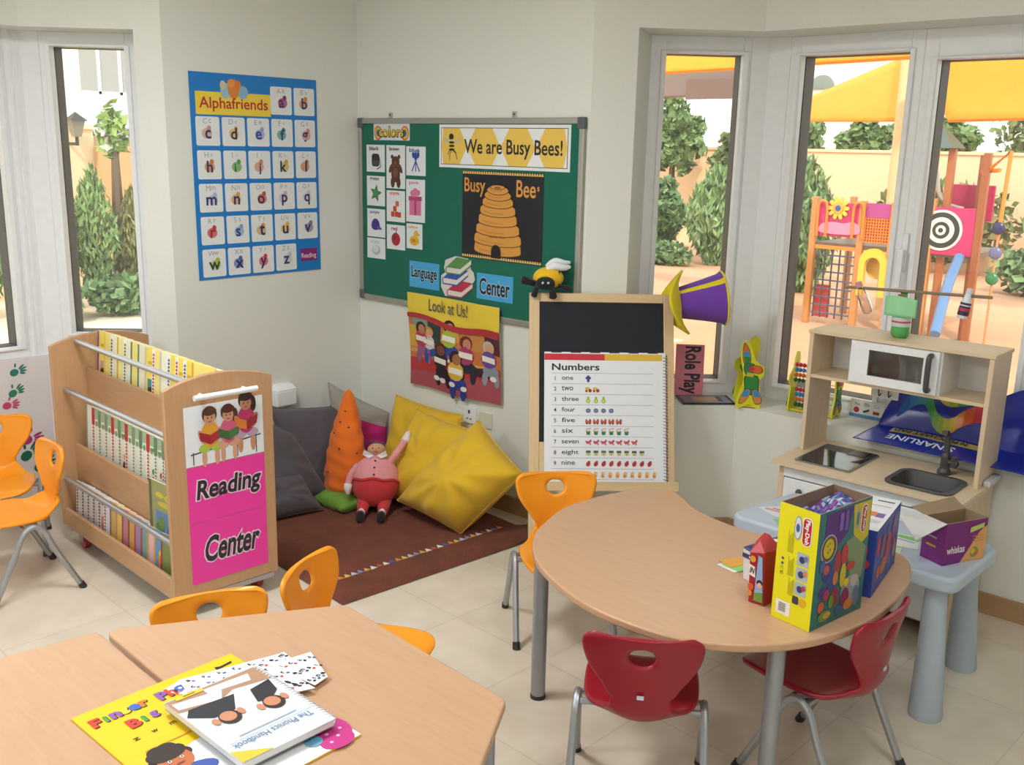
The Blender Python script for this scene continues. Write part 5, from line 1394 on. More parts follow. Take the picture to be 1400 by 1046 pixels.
# folded blue flip chart cover
t = thing('flipchart_cover', 'large blue flip chart pad cover bent over the sill behind toy kitchen', 'pad cover', (0, 0, 0))
fx0, fx1 = 2.68, 3.52
def fold(u, v):
    x = fx0 + u * (fx1 - fx0)
    top = .755 + .085 * min(1, u / .12) ** .7 + .16 * max(0, (u - .55) / .45) ** .8
    wv = .006 * math.sin(u * 9)
    if v < .5:
        s = 1 - v / .5           # lower flap, towards the room
        y = .622 - .212 * s + .02 * math.sin(u * 5)
        z = .647 + .003 * math.sin(u * 8 + s * 2) - .022 * s
        if u < .08: x -= .02 * s * (1 - u / .08)
    else:
        s = (v - .5) / .5
        y = .622 + .095 * s - .012 * math.sin(PI * s) + .02 * math.sin(u * 5) * (1 - s)
        z = .647 + .003 * math.sin(u * 8) * (1 - s) + (top - .647) * s
        x += .018 * s * max(0, 1 - u / .1)
    return Vector((x, y + wv * (1 - abs(v - .5)), z))
BLC = mat('#1d2f9c', 'gloss', .22)
fc = [G().grid(fold, 82, 60, BLC).build('cover_sheet', t, smooth=1.0, weld=True)]
sd_ = fc[0].modifiers.new('solid', 'SOLIDIFY'); sd_.thickness = .0015; sd_.offset = 1
def ribbon(name, pts, hw, cols):
    g = G()
    pp_ = smoothpts([(a, b, 0) for a, b in pts], 8)
    for i in range(len(pp_) - 1):
        k = i / (len(pp_) - 2) * (len(cols) - 1)
        m_ = mat(cols[min(len(cols) - 1, int(k + .5))], 'gloss', .22)
        q = []
        for p, d in ((pp_[i], -1), (pp_[i + 1], -1), (pp_[i + 1], 1), (pp_[i], 1)):
            s_ = min(.97, max(.02, p.y + d * hw))
            q.append(fold(p.x, .5 + .5 * s_) + Vector((0, -.004, .001)))
        g.poly(q, m_)
    return g.build(name, t, smooth=0)
tag(ribbon('printed_ribbon', [(.08, .40), (.12, .55), (.16, .69), (.20, .73), (.232, .55), (.263, .30), (.305, .20), (.346, .25), (.388, .42), (.445, .57), (.52, .62)], .17,
       ['#2a4fae', '#2a62b2', '#2b74b4', '#2b84a8', '#2c8c84', '#2f9058', '#3f9640', '#66a234', '#95ae2e', '#bfb62c', '#d8b02c', '#e0902e', '#e0683a', '#dc4454', '#d03a5c']), 'rainbow coloured wave')
tag(ribbon('printed_ribbon', [(.25, .86), (.29, .74), (.33, .72), (.38, .78), (.45, .88), (.52, .93)], .10, ['#d8a02c', '#c8b42c', '#9aae30', '#5a9a3c', '#3a8a4c', '#2f7a58']), 'green and yellow wave')
g = G()
def onflap(u, v, L): 
    p = fold(u, v); return p + Vector((0, -.0010 * L, .0030 * L))
def flaptext(s, u0, u1, v0, v1, c, L, bold=.01):
    vs_, fs, x0, x1, y0, y1 = text_mesh(s, bold)
    out = [onflap(u1 - (p.x - x0) / (x1 - x0) * (u1 - u0), v1 - (p.y - y0) / (y1 - y0) * (v1 - v0), L) for p in vs_]
    g.add(out, fs, P(c))
for i in range(24):
    a, b = .085 + .47 * i / 24, .085 + .47 * (i + 1) / 24
    g.poly([onflap(a, .335, 1), onflap(b, .335, 1), onflap(b, .452, 1), onflap(a, .452, 1)], P('#c9b45c'))
flaptext('N FLIPCHART PAD', .10, .45, .352, .435, '#23243a', 2, .03)
flaptext('SINARLINE', .10, .42, .145, .270, '#dfe6f4', 1, .02)
tag(g.build('lettering', t, smooth=0), 'upside down printed words')

# ================================================================ balance made of bottles, on the toy kitchen
KT = 1.0765
t = thing('green_bottle', 'green plastic bottle wrapped in pale green paper, on top of toy kitchen', 'bottle', (2.812, .392, KT))
GB = mat('#58b062', 'plastic', .2)
def petal(k): return 1 + .06 * math.cos(5 * k)
prof = [(.024, 0), (.032, .006), (.036, .020), (.035, .036), (.034, .045), (.035, .085), (.035, .10), (.030, .125), (.017, .150), (.013, .158), (.013, .176)]
G().lathe(prof, GB, 30).build('bottle_body', t, smooth=1.2, weld=True)
tag(G().lathe([(.0362, .045), (.0362, .082)], mat('#c9d8d4', 'print'), 30).lathe([(.0366, .060), (.0366, .067)], P('#c8485a'), 30).build('label', t, smooth=1.2), 'pale label with a red band')
pp = G().grid(lambda u, v: ((.062 * (u * 2 - 1)) , -.030 - .010 * math.cos((u * 2 - 1) * 2.2) , .084 + v * .076 + .006 * math.sin(u * 4) * v), 16, 6, mat('#9adfa8', 'print')).build('paper_wrap', t, smooth=1.2)
sd_ = pp.modifiers.new('s', 'SOLIDIFY'); sd_.thickness = .0012; pp['label'] = 'pale green paper'
tag(G().ell((.0, 0, .176), (.015, .015, .010), mat('#2f8f3c', 'plastic'), 14).build('cap', t), 'green cap')
tag(G().box(-.012, .010, -.034, -.028, .148, .172, mat('#c8303a', 'plastic')).box(.0, .008, -.036, -.030, .150, .166, mat('#2f55a8', 'plastic')).build('clip', t, smooth=0, bevel=.002), 'red and blue clip')
s0, s1 = Vector((2.584, .372, 1.252)), Vector((3.138, .372, 1.272))
tag(G().tube([s0, s1], .006, mat('#8f7f68', 'wood'), 10).build('stick'), 'long wooden stick balanced across the green bottle', 'stick')
def hang(name, label, p, ang, prof, parts):
    T = Matrix.Translation(p) @ Matrix.Rotation(YAW, 4, 'Z') @ Matrix.Rotation(ang, 4, 'Y')
    t = thing(name, label, 'bottle', mw=T)
    return t
CLR = mat('#f0e6e6', 'clear')
t = hang('clear_bottle', 'small clear bottle with pink cap hanging at left end of stick', Vector((2.645, .362, 1.262)), .42, None, None)
t.matrix_world = Matrix.Translation((2.642, .358, 1.268)) @ Matrix.Rotation(YAW, 4, 'Z') @ Matrix.Rotation(-.42, 4, 'Y')
G().lathe([(.009, -.006), (.010, -.018), (.016, -.03), (.021, -.045), (.019, -.06), (.0215, -.075), (.021, -.115), (.016, -.122), (0, -.121)], CLR, 22).build('bottle_body', t, smooth=1.2, weld=True)
tag(G().lathe([(0, .012), (.013, .011), (.014, -.008), (.011, -.010)], mat('#dba0a4', 'plastic'), 20).build('cap', t, smooth=.8), 'pink cap')
t = thing('white_bottle', 'small white bottle with dark label hanging near right end of stick', 'bottle', mw=Matrix.Translation((3.060, .358, 1.285)) @ Matrix.Rotation(YAW, 4, 'Z') @ Matrix.Rotation(.16, 4, 'Y'))
G().lathe([(.009, .0), (.012, -.016), (.018, -.035), (.019, -.095), (.016, -.10), (0, -.10)], mat('#e6e9ee', 'plastic'), 22).build('bottle_body', t, smooth=1.0, weld=True)
tag(G().lathe([(0, .014), (.011, .013), (.012, -.004), (.010, -.006)], mat('#dfe3ea', 'plastic'), 18).build('cap', t, smooth=.8), 'white cap')
lb = G().lathe([(.0195, -.04), (.0200, -.088)], P('#3a3050'), 22).build('label', t, smooth=1.2); lb['label'] = 'dark purple label'
g = G().lathe([(.0205, -.060), (.0206, -.072)], P('#b8405a'), 22).lathe([(.0203, -.048), (.0203, -.053)], P('#d8d4e4'), 22); tag(g.build('label_band', lb, smooth=1.2), 'pink and pale bands')
# ================================================================ things on the kidney table
def local(name, label, cat, x, y, z, ang, group=None): return thing(name, label, cat, (x, y, z), ang, group)
# tall yellow dough set box, open at the top
bx = local('toy_box', 'tall yellow and teal modelling dough box, open at the top', 'box', 3.10, -1.124, TZ + .0006, D2(-9.3))
w_, d_, h_ = .122, .242, .332
CARD = mat('#8a6f5c', 'plain')
YB_, TEAL = P('#e6dc12'), P('#2f6f70')
g = G()
th = .003
g.box(0, w_, 0, d_, 0, th, CARD)
g.box(0, w_, 0, th, th, h_, CARD); g.box(0, w_, d_ - th, d_, th, h_, CARD); g.box(0, th, th, d_ - th, th, h_, CARD); g.box(w_ - th, w_, th, d_ - th, th, h_, CARD)
g.build('carton', bx, smooth=0)
g = G().box(-.0006, w_ + .0006, -.0008, -.0001, .0003, h_, YB_)
g.box(-.0008, -.0001, 0, d_, 0, h_, YB_); g.box(0, w_, d_ + .0001, d_ + .0008, 0, h_, P('#b8303a'))
side = g.build('yellow_side', bx, smooth=0)
g = G(); g.T = frame((0, -.001, 0), (1, 0, 0), (0, 0, 1))
# rotated logo: red blob with white letters reading downwards
g.pg([(a, b) for a, b in rrect(.074, .232, .104, .312, .013, 5)], P('#f2ece8'), 1); g.pg(rrect(.0765, .2345, .1015, .3095, .0115, 5), P('#b8202c'), 2)
g.text('Play-Doh', .089, .272, .068, .017, P('#f3f0ee'), 3, .03, rot=-PI / 2)
g.oval(.061, .276, .012, .034, P('#8a9ab8'), 1); g.oval(.061, .276, .0095, .030, P('#cfd6e2'), 2); g.oval(.061, .276, .006, .012, P('#4a5f9a'), 3)
for y, c in ((.192, '#6a7a98'), (.150, '#d87a4a'), (.108, '#b83a3a')):
    g.pg(rrect(.066, y - .018, .102, y + .019, .004), P('#a9b6c4'), 1); g.oval(.082, y, .009, .010, P('#33406a'), 2); g.oval(.094, y + .006, .006, .008, P(c), 3)
g.pg(rrect(.062, .062, .082, .085, .004), P('#3a3a44'), 1); g.oval(.094, .072, .012, .013, P('#d9a92c'), 1)
for x0, y0_, y1_ in ((.034, .20, .262), (.040, .135, .19), (.046, .08, .13)):
    for k in range(5): g.rect(x0 + k * .0038, y0_, x0 + k * .0038 + .0018, y1_ - (k * 7 % 4) * .004, P('#b3ab1e'), 1)
for y in (.178, .164): g.oval(.022, y, .004, .004, P('#3f4f8a'), 1)
for i_, s_ in enumerate(('C', 'E')): g.text(s_, .022, .150 - i_ * .014, .010, .009, P('#5a5a1a'), 2, .0, rot=-PI / 2)
g.rect(.012, .018, .058, .058, P('#ece9e0'), 1)
for k in range(12): g.rect(.022, .026 + k * .0022, .044, .026 + k * .0022 + (.0012 if k % 3 else .0005), P('#3a3a3a'), 2)
g.build('side_print', bx, smooth=0)
g = G().box(w_ + .0001, w_ + .0009, -.0006, d_, 0, h_, TEAL)
g.build('picture_side', bx, smooth=0)
g = G(); g.T = frame((w_ + .001, 0, 0), (0, 1, 0), (0, 0, 1))
g.pg([(.03, .20), (.03, .325), (.155, .325), (.135, .25), (.08, .215)], P('#4f2a78'), 1); g.pg([(.155, .325), (.238, .325), (.238, .22), (.20, .20), (.165, .24)], P('#c9b41e'), 1)
g.pg(rrect(.195, .235, .222, .318, .012), P('#e8e0e0'), 2); g.pg(rrect(.198, .238, .219, .315, .010), P('#a82a34'), 3); g.text('Play-Doh', .2085, .276, .066, .014, P('#f0ecec'), 4, .03, rot=-PI / 2)
g.oval(.178, .282, .009, .03, P('#9fa6b4'), 2); g.oval(.178, .282, .006, .02, P('#5a6a94'), 3)
g.rect(.118, .262, .132, .318, P('#6d54a0'), 3); g.rect(.092, .265, .108, .315, P('#7d5cae'), 3)
g.pg([(.135, .225), (.17, .235), (.232, .19), (.225, .10), (.17, .10)], P('#7a8f6a'), 1)
g.oval(.052, .225, .037, .040, P('#b9a8c8'), 2); g.oval(.052, .225, .033, .036, P('#6a4a2a'), 3); g.oval(.05, .226, .024, .028, P('#c9b52a'), 4)
for a, b in ((.043, .235), (.056, .222), (.052, .24), (.046, .216)): g.oval(a, b, .003, .003, P('#6a7a2a'), 5)
for a, b, rx, ry, c, L in ((.055, .155, .022, .03, '#2f3f8a', 2), (.05, .165, .012, .014, '#c8503a', 3), (.10, .175, .014, .035, '#a82f3a', 3), (.09, .17, .012, .03, '#3f5f9a', 2), (.13, .19, .016, .03, '#b8343c', 4), (.085, .125, .024, .028, '#3a4a8a', 2), (.095, .13, .012, .02, '#c87a3a', 4),
        (.13, .13, .014, .035, '#c9b22c', 4), (.165, .15, .022, .012, '#b83a34', 4), (.045, .10, .02, .018, '#4a3a86', 2), (.06, .09, .014, .016, '#a83a4a', 3), (.10, .075, .018, .028, '#9a2f44', 3), (.085, .065, .012, .02, '#6a8a3a', 4), (.04, .06, .014, .016, '#c8603a', 3), (.175, .075, .045, .045, '#9aa0a8', 1), (.15, .06, .02, .028, '#8a2f5a', 4),
        (.19, .10, .02, .018, '#b8b0ac', 3), (.06, .03, .028, .016, '#7a8a3a', 4), (.07, .03, .018, .009, '#c8a03a', 5), (.17, .035, .022, .016, '#c87a34', 4), (.13, .03, .02, .014, '#3f5f8a', 3), (.205, .05, .016, .03, '#6a7a94', 2), (.03, .18, .012, .018, '#4a5a9a', 3), (.15, .105, .012, .012, '#d9c02c', 5)):
    g.oval(a, b, rx, ry, P(c), L)
g.build('picture_print', bx, smooth=0)
bag = local('plastic_bag', 'shiny purple and blue plastic bag stuffed inside the yellow box', 'bag', 3.10, -1.124, TZ + .0006, D2(-9.3))
rr = random.Random(5)
hs = [[rr.uniform(-.02, .02) for _ in range(12)] for _ in range(16)]
BGm = [mat(c, 'gloss', .25) for c in ('#5a3f8a', '#7f9ac8', '#8a4a9a', '#3f6aa8', '#b0c4d8', '#4a3a6a')]
def bagp(u, v): return (.006 + u * (w_ - .012), .008 + v * (d_ - .016), .278 + .032 * v + .010 * math.sin(u * 5 + v * 7) * math.sin(PI * u) + hs[int(v * 15)][int(u * 11)] * .25)
g = G().grid(bagp, 14, 20, BGm[0], mf=lambda i, j: BGm[(i * 3 + j // 3 * 2 + (i * j) % 3) % 6])
g.box(.02, w_ - .02, .03, d_ - .03, .004, .20, BGm[1])
g.build('bag_film', bag, smooth=.9)
# blue box with white top
b2 = local('toy_box', 'blue toy box with white top, standing behind the yellow box', 'box', 3.145, -.842, TZ + .0006, D2(9.0))
w2, d2, h2 = .112, .305, .204
G().box(0, w2, 0, d2, 0, h2, P('#26479e')).build('carton', b2, smooth=0, bevel=.001)
g = G(); g.T = Matrix.Translation((0, 0, h2 + .0001))
g.rect(0, 0, w2, d2, P('#e3e5e9'), 1); g.rect(.03, .12, .075, .16, P('#d9793a'), 2); g.rect(.076, .115, .10, .155, P('#7a5aa0'), 2); g.rect(.03, .22, .10, .225, P('#c9923a'), 2); g.rect(.05, .265, .10, .275, P('#3a4458'), 2)
for k in range(4): g.rect(.03, .06 + k * .009, .10, .0625 + k * .009, P('#a8adb6'), 2)
tag(g.build('top_print', b2, smooth=0), 'white top side with small print')
g = G(); g.T = frame((w2 + .0002, 0, 0), (0, 1, 0), (0, 0, 1))
for a, b, rx, ry, c in ((.03, .15, .018, .03, '#c8343c'), (.10, .13, .03, .04, '#8a4a6a'), (.17, .10, .035, .05, '#a84a5a'), (.23, .14, .03, .045, '#7a3a7a'), (.12, .06, .04, .025, '#b86a4a'), (.20, .04, .03, .02, '#3a5fae'), (.06, .06, .02, .02, '#c8603a'), (.26, .07, .02, .03, '#c8803a'), (.15, .16, .02, .02, '#4a5fa8')): g.oval(a, b, rx, ry, P(c), 1 + rx * 20)
g.build('side_print', b2, smooth=0)
g = G(); g.T = frame((0, -.0002, 0), (1, 0, 0), (0, 0, 1)); g.oval(.07, .14, .022, .03, P('#c8303a'), 1); g.oval(.08, .10, .02, .016, P('#d0404a'), 1.5); g.oval(.06, .06, .01, .01, P('#c86a3a'), 1); g.build('end_print', b2, smooth=0)
# two small crumpled cartons
c1 = local('small_carton', 'small red snack carton with IN printed, leaning beside yellow box', 'carton', 3.012, -1.092, TZ + .0006, D2(2), 'small crumpled cartons')
RC = P('#a3202e')
g = G()
b4 = [(0, 0, 0), (.048, .0, 0), (.058, .085, 0), (.004, .085, 0)]; t4 = [(-.004, -.006, .150), (.040, -.006, .160), (.050, .08, .150), (.0, .085, .165)]
g.hexa(b4, t4, RC); c_ = g.build('carton', c1, smooth=0, bevel=.002)
g = G().hexa([(-.004, -.006, .150), (.040, -.006, .160), (.050, .08, .150), (.0, .085, .165)], [(-.002, .028, .176), (.012, .02, .182), (.016, .07, .186), (.0, .07, .188)], P('#b3303c')); g.build('folded_top', c1, smooth=0)
g = G(); g.T = frame((0, -.0012, 0), (1, 0, .0), (0, -.045, 1))
g.pg([(.016, .01), (.044, .01), (.036, .145), (.024, .15)], P('#8fb0d8'), 1); g.pg([(.016, .01), (.044, .01), (.042, .04), (.018, .034)], P('#6f9a3c'), 2); g.oval(.032, .062, .008, .012, P('#e0b8a0'), 2); g.oval(.032, .068, .009, .009, P('#2a2022'), 2.5); g.oval(.032, .061, .006, .008, P('#e0b8a0'), 3)
g.pg([(.0, .085), (.018, .08), (.016, .112), (-.002, .118)], P('#eeeae6'), 2); g.text('IN', .008, .100, .013, .018, P('#1f2024'), 3, .03, rot=-.15); g.oval(.008, .135, .009, .010, P('#d99a3a'), 2); g.oval(.006, .05, .009, .011, P('#d8542c'), 2); g.oval(.004, .03, .007, .009, P('#e08a3a'), 2)
g.build('front_print', c1, smooth=0)
c2 = local('small_carton', 'low white and navy carton behind the red snack carton', 'carton', 2.925, -.965, TZ + .0006, D2(-12), 'small crumpled cartons')
g = G().hexa([(0, 0, 0), (.075, -.005, 0), (.09, .17, 0), (.02, .18, 0)], [(-.004, -.004, .098), (.072, -.006, .088), (.088, .17, .108), (.012, .18, .104)], P('#e0dfe2')); g.build('carton', c2, smooth=0, bevel=.002)
g = G().hexa([(-.005, -.005, .099), (.073, -.007, .089), (.089, .171, .109), (.011, .181, .105)], [(-.002, .0, .103), (.07, .0, .094), (.086, .168, .113), (.012, .178, .109)], P('#2c3560')); g.T = None
cap_ = g.build('lid', c2, smooth=0); cap_['label'] = 'navy lid with white word'
g = G(); g.T = frame((.034, .085, .1085), (.45, .89, .06), (-.89, .45, .12)); g.rect(-.06, -.035, .06, -.012, P('#a8303c'), 1); g.pg([(-.035, .002), (.03, .0), (.034, .014), (-.01, .02), (-.033, .012)], P('#dfe2ec'), 2); g.build('lid_print', c2, smooth=0)
g = G(); g.T = frame((0, -.0052, 0), (1, -.05, 0), (0, 0, 1)); g.rect(-.004, .072, .066, .086, P('#33396a'), 1); g.rect(.022, .077, .05, .082, P('#e8e8ee'), 2); g.build('front_print', c2, smooth=0)
def flat(name, label, cat, pts, z, c, group=None, th=.0009):
    cx = sum(p[0] for p in pts) / len(pts); cy = sum(p[1] for p in pts) / len(pts)
    o = G().prism([(x - cx, y - cy) for x, y in pts], 0, th, P(c)).build(name, mw=Matrix.Translation((cx, cy, z)), smooth=0)
    return tag(o, label, cat, group)
cgp = 'loose cards beside the cartons'
flat('paper_card', 'white card lowest in the loose pile on kidney table', 'card', [(2.815, -.93), (2.885, -.945), (2.905, -.865), (2.838, -.85)], TZ + .0006, '#e6e8e6', cgp)
flat('paper_card', 'light green card in the loose pile on kidney table', 'card', [(2.825, -.92), (2.893, -.932), (2.91, -.868), (2.84, -.86)], TZ + .0018, '#8fd070', cgp)
flat('paper_card', 'orange card on top of loose pile on kidney table', 'card', [(2.805, -.90), (2.862, -.925), (2.885, -.855), (2.835, -.835)], TZ + .0030, '#e0a03c', cgp)

# ================================================================ things on the small blue table
wx = local('carton_box', 'open purple pet food carton with white flap, on pale blue table', 'box', 3.291, -.327, .4848, math.atan2(.168, .076))
# local x along the long side (near to far right), y to the left
lw, ld, lh = .182, .092, .142
PUR = P('#7a1f78')
CB = mat('#9a8468', 'plain')
th = .003
g = G().box(0, lw, 0, ld, 0, th, CB).box(0, lw, 0, th, th, lh, CB).box(0, lw, ld - th, ld, th, lh, CB).box(0, th, th, ld - th, th, lh, CB).box(lw - th, lw, th, ld - th, th, lh, CB)
g.build('carton', wx, smooth=0)
g = G().box(-.0008, lw, -.0008, -.0001, 0, lh, PUR).box(-.0009, -.0001, -.0008, ld, 0, lh, PUR)
g.build('purple_sides', wx, smooth=0)
g = G(); g.T = frame((0, -.0010, 0), (1, 0, 0), (0, 0, 1))
g.pg([(.075, .0), (lw, .0), (lw, .118), (.15, .10)], P('#e0a86a'), 1); g.text('whiskas', .050, .050, .078, .026, P('#f1e9f0'), 3, .02)
for k, (a, b, rx, ry, c) in enumerate(((.135, .030, .018, .018, '#7a9a4a'), (.128, .034, .010, .010, '#d9c03a'), (.142, .026, .010, .008, '#c8703a'))): g.oval(a, b, rx, ry, P(c), 2 + k)
g.pg([(.105, .100), (.165, .112), (.166, .128), (.106, .118)], P('#bccf6a'), 3)
for k in range(3): g.rect(.12, .066 + k * .009, .17, .069 + k * .009, P('#c98a4a'), 2)
g.build('front_print', wx, smooth=0)
g = G(); g.T = frame((-.0010, ld, 0), (0, -1, 0), (0, 0, 1))
for b in (.11, .08, .05): g.rect(.02, b, .06, b + .007, P('#b890b8' if b > .06 else '#c9a44a'), 1)
g.build('side_print', wx, smooth=0)
fl = G().hexa([(0, 0, lh), (0, ld, lh), (-.10, ld + .012, lh + .006), (-.145, -.015, lh - .028)], [(0, 0, lh + .002), (0, ld, lh + .002), (-.10, ld + .012, lh + .008), (-.145, -.015, lh - .026)], P('#d9d8d8')).build('flap', wx, smooth=0)
fl['label'] = 'white open flap'
f2 = G().hexa([(0, ld, lh), (lw, ld, lh), (lw, ld + .05, lh + .022), (0, ld + .06, lh + .006)], [(0, ld + .002, lh), (lw, ld + .002, lh), (lw, ld + .052, lh + .024), (0, ld + .062, lh + .008)], CB).build('flap', wx, smooth=0)
f2['label'] = 'brown back flap'
lg_ = 'leaflets on the pale blue table'
o = flat('leaflet', 'pale leaflet with pink print at left on the blue table', 'leaflet', [(2.60, -.262), (2.655, -.195), (2.75, -.24), (2.70, -.31)], .4845, '#dfe3ea', lg_)
G().rect(-.05, -.01, .04, .01, P('#d8a0a8'), 2.2).rect(-.03, .014, .03, .026, P('#c98a96'), 2.2).build('leaflet_print', o, smooth=0)
o = flat('leaflet', 'white leaflet with green band beside the purple carton', 'leaflet', [(3.07, -.15), (3.15, -.125), (3.185, -.245), (3.10, -.28)], .4845, '#dfe6e0', lg_)
G().rect(-.04, .02, .035, .05, P('#7fc860'), 2.2).rect(-.03, .0, .03, .008, P('#6a88b8'), 2.2).build('leaflet_print', o, smooth=0)
o = flat('leaflet', 'pale green sheet under the white leaflet on blue table', 'leaflet', [(3.04, -.30), (3.14, -.26), (3.17, -.39), (3.06, -.41)], .4845, '#c9e0c4', lg_)
o = flat('leaflet', 'green cornered sheet on blue table close behind the low carton', 'leaflet', [(2.70, -.33), (2.80, -.26), (2.86, -.34), (2.76, -.40)], .4845, '#8fc79a', lg_)

# ================================================================ things on the trapezoid table
ZT = TZ + .0006
t = tag(G().box(0, .398, 0, .50, 0, .004, P('#f2c614')).build('big_book', mw=frame((2.735, -2.668, ZT), (0, 1, 0), (-1, 0, 0)), smooth=0), 'large yellow picture book lying lowest on the trapezoid table', 'book')
g = G(); g.T = Matrix.Translation((0, 0, .0042))
g.rect(.0, .0, .398, .235, P('#eef0f2'), 1); g.pg([(0, .235), (.05, .20), (.15, .24), (0, .26)], P('#f2c614'), 2)
tag(g.build('white_area', t, smooth=0), 'white lower half of the cover')
g = G(); g.T = Matrix.Translation((0, 0, .0042))
cl_ = ['#d83c2c', '#e8e03a', '#3fa04a', '#3f6ac8', '#8a5ab0', '#e0782c']
def multi(s, x, y, w_c, h_c, sl_=.0):
    for i, ch_ in enumerate(s):
        if ch_ == ' ': continue
        hc = h_c * (1.25 if ch_.isupper() or ch_ in 'hk' else .9)
        g.text(ch_, x + i * w_c + .002, y - .002 + sl_ * i, 0, hc, P('#3a2a18'), 2, .06); g.text(ch_, x + i * w_c, y + sl_ * i, 0, hc, P(cl_[(i * 2 + i // 3) % 6]), 3, .05)
multi('Finger Phonics', .028, .442, .0222, .030); multi('Big Book', .085, .385, .024, .030)
for i, s in enumerate(('z', 'w', 'm')): g.text(s, .06 + i * .042, .325 + i * .001, .014, .011, P('#4a3a14'), 2, .02)
g.rect(.05, .268, .17, .272, P('#c89a2a'), 2); g.pg([(.33, .452), (.375, .458), (.377, .466), (.345, .462), (.333, .468)], P('#2a2418'), 2)
g.build('lettering', t, smooth=0)
g = G(); g.T = Matrix.Translation((0, 0, .0042))
def ov(x, y, rx, ry, c, L, r=0): g.oval(x, y, rx, ry, P(c), L, r)
for a, b in ((.055, .235), (.075, .245), (.095, .235), (.05, .215), (.10, .215), (.085, .25), (.065, .25)): ov(a, b, .022, .02, '#2a1c18', 3)
ov(.078, .20, .036, .040, '#c06a3c', 4); ov(.075, .225, .038, .020, '#2a1c18', 5); ov(.065, .20, .004, .005, '#f0ece8', 6); ov(.092, .20, .004, .005, '#f0ece8', 6); ov(.065, .20, .002, .003, '#1a1414', 7); ov(.092, .20, .002, .003, '#1a1414', 7); ov(.08, .182, .010, .003, '#8a3a30', 6); ov(.078, .14, .06, .03, '#3a56a8', 3)
ov(.36, .06, .045, .055, '#c8368a', 3); ov(.35, .02, .04, .03, '#c8368a', 3)
for a, b in ((.345, .05), (.365, .07), (.38, .05), (.35, .08), (.36, .03), (.385, .08), (.335, .02)): ov(a, b, .004, .004, '#f0c8de', 4)
ov(.375, .115, .028, .022, '#c9803a', 4); ov(.37, .105, .016, .013, '#e8b090', 5); ov(.31, .05, .02, .02, '#6aa8c8', 4); ov(.30, .10, .014, .012, '#d0d6de', 4)
tag(g.build('printed_children', t, smooth=0), 'cartoon faces and a spotted pink dress')
# the second, smaller book peeking out to the right is part of the white half; letter sheets
lg2 = 'white letter card sheets on the trapezoid table'
labs = ['white letter sheet nearest the left edge, under the spiral handbook', 'long white letter sheet lying along the top of the handbook', 'white letter sheet pointing to the far table edge', 'white letter sheet sticking out furthest to the right', 'white letter sheet with two black footprints beside handbook spiral']
shs = [((2.275, -2.478), (2.262, -2.42), (2.36, -2.36), (2.375, -2.42)), ((2.262, -2.428), (2.330, -2.182), (2.385, -2.196), (2.325, -2.44)), ((2.335, -2.30), (2.330, -2.180), (2.405, -2.19), (2.415, -2.31)), ((2.36, -2.245), (2.382, -2.137), (2.505, -2.180), (2.515, -2.225)), ((2.40, -2.30), (2.378, -2.235), (2.528, -2.234), (2.508, -2.284))]
rr = random.Random(9)
for i, (lb_, pts) in enumerate(zip(labs, shs)):
    o = flat('letter_sheet', lb_, 'letter sheet', pts, ZT + .0048 + i * .0022, '#e9edf0', lg2)
    cx = sum(p[0] for p in pts) / 4; cy = sum(p[1] for p in pts) / 4
    g = G(); g.T = Matrix.Translation((0, 0, .001))
    a_, b_2, c_2, d_2 = [Vector((p[0] - cx, p[1] - cy)) for p in pts]
    n1, n2 = (3, 2) if i in (0, 4) else ((7, 2) if i == 1 else (4, 3))
    for u in range(n1):
        for v in range(n2):
            fu, fv = (u + .5) / n1, (v + .5) / n2
            p = a_ * (1 - fu) * (1 - fv) + b_2 * fu * (1 - fv) + c_2 * fu * fv + d_2 * (1 - fu) * fv
            s_ = 'satipnckehrmdg'[(u * 3 + v * 5 + i) % 14]
            g.text(s_, p.x, p.y, 0, .011, P('#2a2a2e'), 1, .03, rot=PI / 2 + .1 + i * .1)
            g.oval(p.x + .010, p.y + .008, .005, .004, P(rr.choice(['#c8503a', '#3f6a9a', '#d9a03a', '#8a6aa8', '#2a2a2e'])), 1, rr.random() * 3, 8)
    if i == 4:
        for q in ((.01, .0), (.03, .006)): g.oval(q[0], q[1], .010, .004, P('#1f1f22'), 2, .3)
    g.build('printed_letters', o, smooth=0)
hb_ = thing('spiral_handbook', 'thick spiral handbook lying upside down, with a photo of two people', 'book')
hw, hh, hth = .236, .312, .016
hb_.matrix_world = frame((2.372, -2.283, ZT + .0165), (-.02, -1, 0), (1, -.02, 0))
G().box(.012, hw - .001, .001, hh - .001, .0008, hth - .0015, P('#e2e2e2')).build('pages', hb_, smooth=0)
G().box(.008, hw, 0, hh, hth - .0015, hth, P('#dfe6ee')).box(.008, hw, 0, hh, 0, .0008, P('#8a8f98')).build('cover', hb_, smooth=0)
g = G(); g.T = Matrix.Translation((0, 0, hth + .0001))
g.pg([(.01, .003), (hw, .003), (hw, .06), (.16, .085), (.10, .055), (.01, .075)], P('#b08a70'), 1); g.pg([(.04, .02), (.15, .012), (.15, .035), (.05, .05)], P('#eef1f4'), 2); g.pg([(.12, .04), (.23, .02), (.23, .05), (.14, .075)], P('#eef1f4'), 2)
g.pg([(.02, .075), (.075, .085), (.09, .14), (.06, .15), (.03, .125)], P('#2a2a34'), 3); g.pg([(.11, .075), (.215, .065), (.232, .09), (.19, .13), (.14, .13)], P('#2a2a34'), 3)
for x, y in ((.065, .165), (.165, .15)):
    g.oval(x, y, .024, .028, P('#3a2620'), 4); g.oval(x + .002, y - .004, .018, .020, P('#c98a6c'), 5); g.oval(x - .03, y - .005, .008, .014, P('#c98a6c'), 4); g.oval(x + .032, y - .002, .008, .014, P('#c98a6c'), 4)
tag(g.build('cover_photo', hb_, smooth=0), 'photo of two people with dark clothes')
